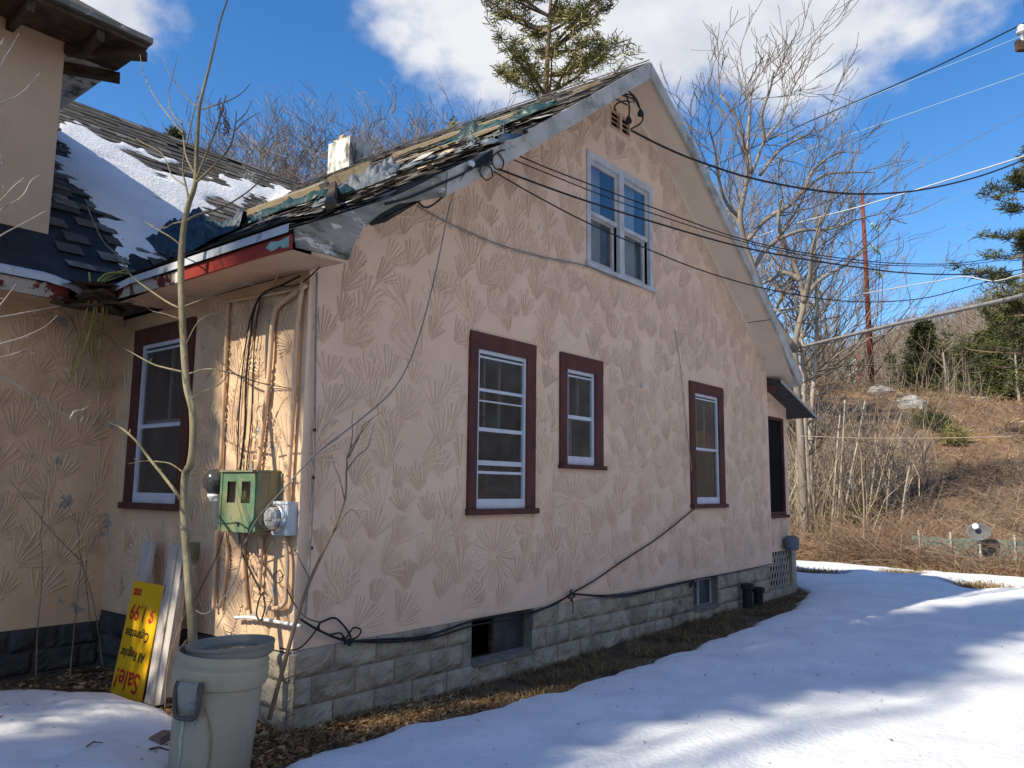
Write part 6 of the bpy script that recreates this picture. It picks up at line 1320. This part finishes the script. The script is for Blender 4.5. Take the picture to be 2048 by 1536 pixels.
# the big tree right of the house
D = 21.0
def at_d(px, D, dz=()):
    return [atD(a, b, D+dd) for (a, b), dd in zip(px, list(dz)+[0]*(len(px)-len(dz)))]
big = empty('bare_tree', atD(1600, 1090, 21.0), 'large pale barked bare tree rising behind the right roof edge', 'tree')
big.location[2] = ter(big.location[0], big.location[1])
limbs = [([(1612, 1120), (1606, 980), (1600, 850), (1592, 760), (1590, 690), (1600, 640), (1608, 605), (1600, 560), (1584, 520), (1566, 480), (1556, 440), (1562, 400)], 0.135, 0.04, 0.0),
 ([(1590, 700), (1560, 660), (1530, 600), (1500, 520), (1486, 470), (1480, 430), (1490, 380), (1496, 340), (1488, 290), (1470, 230), (1440, 190)], 0.12, 0.03, -1.0),
 ([(1492, 370), (1510, 330), (1530, 280), (1560, 240), (1580, 190), (1600, 150)], 0.055, 0.015, 0.5), ([(1500, 345), (1496, 280), (1500, 220), (1506, 160)], 0.06, 0.02, 1.0), ([(1530, 285), (1524, 230), (1540, 180), (1548, 140)], 0.05, 0.02, -0.6),
 ([(1496, 480), (1530, 440), (1580, 410), (1610, 380), (1650, 350), (1700, 345), (1750, 345)], 0.075, 0.015, 0.8), ([(1610, 382), (1620, 350), (1650, 320), (1690, 300)], 0.05, 0.02, 1.2), ([(1520, 350), (1560, 300), (1610, 272), (1650, 255)], 0.05, 0.015, 1.0),
 ([(1504, 540), (1540, 490), (1600, 462), (1660, 458), (1710, 440), (1770, 425)], 0.065, 0.015, -0.6), ([(1545, 490), (1580, 440), (1605, 400), (1612, 370)], 0.06, 0.02, 1.4), ([(1606, 600), (1640, 560), (1690, 530), (1730, 500)], 0.07, 0.02, 0.6),
 ([(1480, 440), (1450, 400), (1436, 350), (1430, 300), (1420, 260)], 0.06, 0.02, -1.2), ([(1600, 560), (1570, 545), (1550, 555), (1520, 570)], 0.08, 0.03, 0.4), ([(1486, 460), (1462, 420), (1440, 380)], 0.05, 0.02, 0.9), ([(1608, 605), (1620, 550), (1624, 500), (1640, 440)], 0.09, 0.02, -1.0)]
segs = []; rg = random.Random(4); mb = MB()
for px, r0, r1, dz in limbs:
    P = smooth_path([atD(a, b, D+dz*i/(len(px)-1)) for i, (a, b) in enumerate(px)], 24); mb.tube(P, np.linspace(r0, r1, 24), 8)
    if px[0][1] > 1000: continue
    for k in range(10 if len(px) > 4 else 6):
        i = rg.randint(5, 23); d = P[min(i+1, 23)]-P[i-1]; d /= np.linalg.norm(d); rr = r0+(r1-r0)*i/23
        a = np.array([rg.gauss(0, 1), rg.gauss(0, 1), rg.gauss(0.5, 0.8)]); a /= np.linalg.norm(a)
        branch_rec(segs, P[i], d*0.7+a*0.8, rg.uniform(0.7, 1.45), max(rr*0.42, 0.015), 2, rg, 0.5, 0.10, 0.17, (2, 4), 4, 0.008)
build(mb, 'trunk', M['bark_grey'], big, smooth=True)
V, F = seg_mesh(segs); build_np('crown', V, F, None, [M['twig_grey']], parent=big)
# slim pale trunks by the porch
slim = [([(1621, 1098), (1618, 1000), (1612, 900), (1608, 800), (1606, 720), (1602, 640), (1606, 560)], 21.5, 0.10, 'slim pale trunk nearest the porch corner'), ([(1630, 1094), (1626, 1000), (1620, 880), (1626, 780), (1632, 700), (1634, 620), (1630, 520), (1640, 430)], 22.0, 0.085, 'second slim pale trunk right of the porch corner'),
        ([(1600, 1090), (1596, 960), (1598, 860), (1602, 740), (1596, 620)], 23, 0.10, 'pale trunk mostly hidden behind the porch wall'), ([(1662, 1090), (1668, 990), (1674, 900), (1680, 830)], 20.5, 0.04, 'thin bare stem left of the evergreen bush'), ([(1672, 1092), (1680, 980), (1686, 880), (1690, 800)], 20.8, 0.04, 'thin bare stem in front of the evergreen bush'),
        ([(1682, 1092), (1700, 960), (1716, 880), (1730, 800)], 21.2, 0.04, 'leaning thin stem right of the evergreen bush'), ([(1736, 1050), (1748, 940), (1756, 880)], 22, 0.035, 'short pale stem below the rust pole'), ([(1772, 1050), (1778, 960), (1782, 900)], 22, 0.035, 'short upright stem right of the rust pole foot'), ([(1800, 1070), (1812, 970), (1830, 890)], 21.4, 0.04, 'leaning pale stem in the middle of the brush slope'),
        ([(1895, 790), (1890, 740), (1886, 705)], 48, 0.11, 'pale dead trunk beside the far conifer on the crest'), ([(2040, 812), (2034, 760), (2030, 700)], 44, 0.10, 'pale trunk in front of the dark pines at the right edge')]
for i, (px, D_, r, lab) in enumerate(slim):
    px = [px[0]]+px; P = [atD(a, b, D_) for a, b in px]; z_ = ter(P[0][0], P[0][1]); P[0] = np.array([P[1][0], P[1][1], min(z_, P[1][2])-0.3])
    t = empty('slim_tree', (P[1][0], P[1][1], z_), lab, 'tree', 'slim bare trees by the brush'); P = smooth_path(P, 20); mb = MB(); mb.tube(P, np.linspace(r, r*0.4, 20), 8); build(mb, 'trunk', M['bark_pale'], t, smooth=True)
    segs = []; rg = random.Random(60+i); L0 = np.linalg.norm(P[-1]-P[0])
    for k in range(26 if r > 0.09 and D_ < 30 else 9):
        j = rg.randint(7, 19); a = rg.uniform(0, 6.28); e_ = rg.uniform(0.2, 0.9)
        branch_rec(segs, P[j], np.array([math.cos(a)*math.cos(e_), math.sin(a)*math.cos(e_), math.sin(e_)]), L0*rg.uniform(0.10, 0.20), r*0.28, 2, rg, 0.5, 0.06, 0.2, (2, 3), 4, 0.006)
    V, F = seg_mesh(segs); build_np('crown', V, F, None, [M['twig_grey']], parent=t)

# ------------------------------------------------------------------ conifers
def needles(cent, size, n, rg, flat=0.5):
    c = np.repeat(np.asarray(cent), n, axis=0); m_ = len(c)
    d = rg.normal(0, 1, (m_, 3)); d[:, 2] = d[:, 2]*flat+0.35; d /= np.linalg.norm(d, axis=1)[:, None]
    L_ = rg.uniform(0.5, 1.1, m_)*size; a = np.cross(d, rg.normal(0, 1, (m_, 3))); a /= np.linalg.norm(a, axis=1)[:, None]; a *= (L_*0.09)[:, None]
    st = c+rg.normal(0, size*0.25, (m_, 3)); tip = st+d*L_[:, None]
    V = np.stack([st-a*0.5, st+a*0.5, tip+a*0.6, tip-a*0.6], 1).reshape(-1, 3); return V, (np.arange(m_)*4)[:, None]+np.array([[0, 1, 2, 3]])
def conifer(base, height, radius, seed, label, group=None, dens=1.0, mats=('needle_a', 'needle_b'), tuft=0.35, ragged=0.35, first=0.12, droop=-0.05, n_tuft=9, whorls=16, open_=0.0, taper=0.75, tip_up=0.4):
    rg = random.Random(seed); nrg = np.random.RandomState(seed); base = np.array(base, float)
    t = empty('pine_tree', base, label, 'tree', group); mb = MB(); tr_ = [base+np.array([0, 0, -0.5]), base+np.array([rg.gauss(0, .02)*height, rg.gauss(0, .02)*height, height*0.5]), base+np.array([0, 0, height])]
    T_ = smooth_path(tr_, 14); mb.tube(T_, np.linspace(height*0.016, height*0.002, 14), 8); build(mb, 'trunk', M['bark_brown'], t, smooth=True)
    segs = []; tf = []
    for w_ in range(whorls):
        f_ = first+(1-first)*(w_+rg.uniform(0, .6))/whorls; p = base+np.array([np.interp(f_, np.linspace(0, 1, 14), T_[:, k]-base[k]) for k in range(3)])
        for b in range(rg.randint(4, 6)):
            if rg.random() < open_: continue
            a = rg.uniform(0, 6.28); L_ = radius*((1-f_)**taper*1.0+0.06)*rg.uniform(1-ragged, 1+ragged*0.6); d = np.array([math.cos(a), math.sin(a), droop+tip_up*f_])
            q = p; n = 6; pts = [q]
            for i in range(n): d = d+np.array([rg.gauss(0, .07), rg.gauss(0, .07), 0.05]); d /= np.linalg.norm(d); q = q+d*L_/n; pts.append(q)
            for i in range(n): segs.append((pts[i], pts[i+1], height*0.0035*(1-i/n)+0.006, height*0.0035*(1-(i+1)/n)+0.005, 0))
            for i in range(2, n+1):
                for _ in range(max(1, int(2.4*dens))):
                    sd = np.cross(d, [0, 0, 1]); s_ = rg.uniform(-1, 1)*L_*0.24*(1.1-0.5*i/n); e = pts[i]+sd*s_+d*abs(s_)*0.6+np.array([0, 0, rg.uniform(-.02, .06)*L_]); segs.append((pts[i], e, 0.008, 0.005, 1)); tf.append(e); tf.append((e+pts[i])/2)
    tf = np.array(tf); V, F = seg_mesh(segs); build_np('limbs', V, F, None, [M['bark_brown']], parent=t)
    V2, F2 = needles(tf, tuft, n_tuft, nrg); MI = np.repeat(nrg.randint(0, len(mats), len(tf)), n_tuft); build_np('crown', V2, F2, MI, [M[k] for k in mats], parent=t); return t
tp_ = atD(1105, -70, 30.0); conifer((tp_[0], tp_[1], 0), tp_[2], 4.2, 3, 'tall white pine with yellowish tufts rising behind the roof ridge', None, 1.7, ('needle_c', 'needle_b', 'needle_c'), 0.33, 0.4, 0.55, 0.12, 9, 13, 0.1, 0.25, 0.3)
tp_ = atD(2065, 280, 30.0); b_ = (tp_[0], tp_[1], ter(tp_[0], tp_[1])); conifer(b_, tp_[2]-b_[2], 2.9, 8, 'dark layered pine cut off by the right edge of the picture', None, 1.2, ('needle_a', 'needle_b'), 0.30, 0.45, 0.2, -0.02, 10, 13, 0.1, 0.5, 0.15)
CON = [(1845, 652, 50, 1.7, 'lone dark spruce on the crest right of the rust pole'), (1930, 690, 58, 1.7, 'dark pine at the left end of the crest cluster'), (1965, 668, 62, 1.9, 'second pine of the crest cluster'), (1998, 640, 60, 2.2, 'bushy pine in the middle of the crest cluster'), (2030, 612, 55, 2.2, 'tallest pine of the crest cluster at the right edge'), (1910, 702, 66, 1.5, 'small pine behind the left end of the crest cluster'), (2055, 660, 50, 1.9, 'pine half cut off by the right edge below the layered pine'), (1985, 700, 50, 1.6, 'low pine in front of the crest cluster'), (1780, 700, 120, 2.5, 'small distant conifer low on the wooded hill'), (348, 252, 46, 2.0, 'small evergreen top peeking over the wing roof ridge')]
for i, (px, py, D_, r, lab) in enumerate(CON):
    tp_ = atD(px, py, D_); zb_ = ter(tp_[0], tp_[1]) if px > 1500 else 0; zb_ = max(zb_, 1.64-((812 if px > 1900 else 775)-974)/FPX*D_-0.6) if px > 1500 and D_ < 100 else zb_
    conifer((tp_[0], tp_[1], zb_), max(tp_[2]-zb_, 3.0), r, 30+i, lab, 'conifers on the hill' if px > 1500 else None, 1.2, ('needle_a', 'needle_b', 'needle_b'), 0.5, 0.35, 0.08, -0.05, 9, 14)
# evergreen bushes on the slope
for i, (px, py, D_, r, mats, lab) in enumerate(((1700, 1030, 21.5, 0.95, ('needle_b', 'needle_c'), 'leafy evergreen bush behind the thin stems at the foot of the slope'), (1858, 878, 34, 0.75, ('needle_a', 'needle_b'), 'dark green bush halfway up the slope'), (1908, 903, 31, 0.6, ('needle_c', 'needle_b'), 'yellow green bush right of the dark green one'), (1885, 890, 33, 0.5, ('needle_a',), 'small dark bush between the two slope bushes'))):
    c = atD(px, py, D_); z_ = ter(c[0], c[1]); nrg = np.random.RandomState(i); t = empty('evergreen_bush', (c[0], c[1], z_), lab, 'bush'); n = 420
    d = nrg.normal(0, 1, (n, 3)); d /= np.linalg.norm(d, axis=1)[:, None]; cen = np.array([c[0], c[1], max(c[2], z_+0.3)]); ct = cen+d*(r*nrg.uniform(0.35, 1.0, n)**0.6)[:, None]*np.array([1, 1, 0.8])*(0.75+0.35*np.sin(d[:, :1]*5+d[:, 2:]*4))
    V, F = needles(ct, 0.17 if D_ > 25 else 0.12, 7, nrg, 1.0); build_np('foliage', V, F, np.repeat(nrg.randint(0, len(mats), n), 7), [M[k] for k in mats], parent=t)
    mb = MB()
    for k in range(6): mb.tube([(c[0], c[1], z_-0.1), cen+np.array([rng.uniform(-.5, .5)*r, rng.uniform(-.5, .5)*r, 0])], 0.02, 5)
    build(mb, 'stem', M['bark_brown'], t)

# ------------------------------------------------------------------ brush, far woods, rocks
def brush(name, n, region, Lr, r, mats, label, seed, updir=0.55, arch=0.5, cat='brush', zf=ter, segs_=3):
    rg = np.random.RandomState(seed); P = []
    while len(P) < n:
        x, y = region(rg)
        P.append((x, y, zf(x, y)-0.05))
    P = np.array(P); a = rg.uniform(0, 2*np.pi, n); L_ = rg.uniform(*Lr, n); el = rg.uniform(updir-0.5, updir+0.5, n)
    d = np.stack([np.cos(a)*np.cos(el), np.sin(a)*np.cos(el), np.sin(el)], 1); V_, F_ = [], []; q = P; off = 0; rr = r*rg.uniform(0.5, 1.3, n)
    for i in range(segs_):
        q2 = q+d*(L_/segs_)[:, None]; V, F = sticks(q, q2, rr*(1-0.25*i), rr*(1-0.25*(i+1))); V_.append(V); F_.append(F+off); off += len(V); q = q2
        d = d+np.stack([rg.normal(0, .25, n), rg.normal(0, .25, n), rg.normal(-arch*0.6, .15, n)], 1); d /= np.linalg.norm(d, axis=1)[:, None]
    mi = rg.randint(0, len(mats), n); MI = np.tile(mi, 3*segs_); o = build_np(name, np.concatenate(V_), np.concatenate(F_), MI, mats); return tag(o, label, cat, kind='stuff')
def reg_edge(rg):
    while True:
        y = rg.uniform(-8, 13); x = 16.3+0.08*y+abs(rg.normal(0, 1.2))
        if rg.rand() < 0.35+0.65*max(0, math.sin(y*1.1+1.0)): return x, y
def reg_low(rg): y = rg.uniform(-9, 16); return 17+0.08*y+rg.uniform(0, 11), y
def reg_up(rg): y = rg.uniform(-12, 24); return 26+rg.uniform(0, 22), y
brush('bramble', 15000, reg_edge, (0.7, 1.9), 0.007, [M['bramble_a'], M['bramble_b'], M['bramble_a']], 'tangled red brown brambles along the foot of the slope', 1, 0.75, 0.75)
brush('bramble', 22000, reg_low, (0.4, 1.3), 0.009, [M['bramble_a'], M['bramble_b'], M['twig_brown'], M['bark_brown']], 'thick dry brush covering the lower slope', 2, 0.6, 0.6)
brush('bramble', 14000, reg_up, (0.4, 1.2), 0.014, [M['bramble_a'], M['bramble_a'], M['bramble_b'], M['straw']], 'russet dry brush on the upper slope', 3, 0.6, 0.5)
brush('bare_thicket', 420, lambda rg: (lambda y: (17+0.08*y+rg.uniform(0, 8), y))(rg.uniform(0.5, 10)), (1.6, 4.2), 0.022, [M['bark_pale'], M['bramble_b']], 'pale upright sapling stems among the thicket', 14, 1.35, 0.05, 'thicket')
brush('bare_thicket', 2600, lambda rg: (lambda y: (17+0.08*y+rg.uniform(0, 9), y))(rg.uniform(1.5, 14)), (1.5, 4.0), 0.013, [M['twig_grey'], M['bramble_b'], M['twig_brown']], 'upright bare saplings thick at the left of the slope', 4, 1.25, 0.08, 'thicket')
brush('bare_thicket', 900, lambda rg: (rg.uniform(42, 62), rg.uniform(2, 30)), (2.0, 4.8), 0.022, [M['twig_grey'], M['twig_brown']], 'grey bare thicket along the crest', 5, 1.2, 0.1, 'thicket')
# wooded far hill: trunks with twig sprays, too many to count
nf = 6500; rg = np.random.RandomState(9)
fx = rg.uniform(105, 310, nf); fy = rg.uniform(-20, 150, nf); fz = np.array([far_z(a, b) for a, b in zip(fx, fy)]); h_ = rg.uniform(6, 12, nf); B = np.stack([fx, fy, fz], 1)
V1, F1 = sticks(B, B+np.stack([rg.normal(0, .4, nf), rg.normal(0, .4, nf), h_], 1), 0.13, 0.05); MIs = [np.tile(rg.randint(0, 2, nf), 3)]; Vs, Fs, off = [V1], [F1], len(V1)
for k in range(13):
    f_ = rg.uniform(0.3, 0.98, nf); p = B+np.stack([np.zeros(nf), np.zeros(nf), h_*f_], 1); a = rg.uniform(0, 6.28, nf); e_ = rg.uniform(0.4, 1.3, nf); L_ = h_*rg.uniform(.15, .38, nf)
    q = p+np.stack([np.cos(a)*np.cos(e_), np.sin(a)*np.cos(e_), np.sin(e_)], 1)*L_[:, None]; V, F = sticks(p, q, 0.06, 0.03); Vs.append(V); Fs.append(F+off); off += len(V); MIs.append(np.tile(rg.randint(0, 2, nf), 3))
tag(build_np('far_woods', np.concatenate(Vs), np.concatenate(Fs), np.concatenate(MIs), [M['twig_brown'], M['twig_grey']]), 'leafless grey brown woods covering the far hill', 'woods', kind='stuff')
def rock(c, s_, seed, label, group='rocks on the slope'):
    mb = MB(); n, k = 18, 12; P = []
    for i in range(k+1):
        t = math.pi*i/k; row = []
        for j in range(n+1):
            a = 2*math.pi*(j % n)/n; d = np.array([math.sin(t)*math.cos(a), math.sin(t)*math.sin(a), math.cos(t)])
            f_ = 1+0.35*nz3(d[0]*1.5+seed, d[1]*1.5, d[2]*1.5)+0.16*nz3(d[0]*4, d[1]*4+seed, d[2]*4); row.append(np.array(c)+d*f_*np.array(s_))
        P.append(row)
    mb.grid(P); o = build(mb, 'rock', M['rock'], loc=c); return tag(o, label, 'rock', group)
for i, (px, py, D_, s_, lab) in enumerate(((1752, 801, 43.5, (0.9, 1.25, 0.55), 'largest grey boulder below the rust pole'), (1798, 815, 43, (0.5, 0.6, 0.3), 'small rock just right of the largest boulder'), (1828, 850, 38, (0.7, 0.8, 0.7), 'sloping grey rock face above the dark green bush'), (1818, 838, 39.5, (0.6, 0.7, 0.5), 'rock joined above the sloping rock face'), (1912, 800, 46, (0.5, 0.9, 0.4), 'left of the two pale boulders on the crest'), (1952, 803, 46, (0.5, 0.9, 0.36), 'right of the two pale boulders on the crest'), (1992, 822, 42, (0.4, 0.6, 0.25), 'low flat rock near the right edge of the crest'), (2035, 865, 34, (0.4, 0.5, 0.3), 'rock at the right edge of the slope'), (1960, 846, 38, (0.3, 0.35, 0.22), 'small dark rock in the upper right brush'))):
    c = atD(px, py, D_); z_ = ter(c[0], c[1]); rock((c[0], c[1], max(c[2], z_-0.2)-s_[2]*0.2), s_, i*3.7, lab)
# silt fence and the dish behind the brambles
A, B_ = atD(1825, 1112, 18.6), atD(2110, 1122, 16.6)
g = empty('mesh_fence', (A[0], A[1], ter(A[0], A[1])), 'low green mesh fence behind the brambles at the right', 'fence')
P = []
for t in np.linspace(0, 1, 40):
    x, y = A[0]+(B_[0]-A[0])*t, A[1]+(B_[1]-A[1])*t; z_ = ter(x, y); P.append([(x+0.03*nz3(t*9, k*0.7), y, z_+0.05+0.62*k/6+0.03*nz3(t*6, 3)) for k in range(7)])
mb = MB(); mb.grid(P); build(mb, 'mesh', M['mesh_green'], g)
for t in (0.06, 0.3, 0.52, 0.75, 0.97):
    x, y = A[0]+(B_[0]-A[0])*t, A[1]+(B_[1]-A[1])*t; z_ = ter(x, y); mb = MB(); mb.box(x-0.045, x-0.012, y-0.02, y+0.02, z_-0.2, z_+0.8); build(mb, 'post', M['grey_board'], g)
c = atD(1958, 1064, 17.3); z_ = ter(c[0], c[1])
g = empty('satellite_dish', (c[0], c[1], z_), 'grey oval dish with a white patch on a post above the mesh fence', 'dish')
n_ = CAM-c; n_ /= np.linalg.norm(n_); n_ = n_+np.array([0, 0, 0.25]); n_ /= np.linalg.norm(n_)
mb = MB(); mb.lathe([(k_*0.88, z__) for k_, z__ in [(0, -0.05), (0.12, -0.042), (0.22, -0.01), (0.27, 0.03), (0.265, 0.036), (0.21, 0.0), (0.1, -0.03), (0, -0.036)]], c, n_, 28)
mb.v = [tuple(np.array(c)+(np.array(v)-c)*np.array([1, 1, 0.82])) for v in mb.v]; build(mb, 'dish', M['dish'], g, smooth=True)
mb = MB(); q = c-RGT*0.08+UPV*0.12+n_*0.03; mb.lathe([(0, 0.012), (0.05, 0.009), (0.065, 0.0), (0.04, -0.006), (0, -0.008)], q, n_, 14); build(mb, 'snow_patch', M['snow'], g)
mb = MB(); mb.tube([(c[0]+0.02, c[1], z_-0.2), (c[0]+0.02, c[1], c[2]-0.1)], 0.025, 8); build(mb, 'post', M['grey_board'], g)
# trees left of the picture whose shade falls across the yard
for i, (x, y, h_, r) in enumerate(SHADE_TREES):
    conifer((x, y, 0), h_, r, 90+i, SHADE_LAB[i], None, 1.6, ('needle_a', 'needle_b'), 0.5, 0.3, 0.06, -0.05, 11, 30 if h_ > 20 else 22, 0.0, 0.3)
for i, (x, y, h_) in enumerate(SHADE_BARE):
    bare_tree('bare_tree', (x, y, 0), h_, 70+i, (M['bark_grey'], M['twig_brown']), SHADE_BLAB[i], None, 3, (2, 3), 0.45, 0.02, first=0.2)
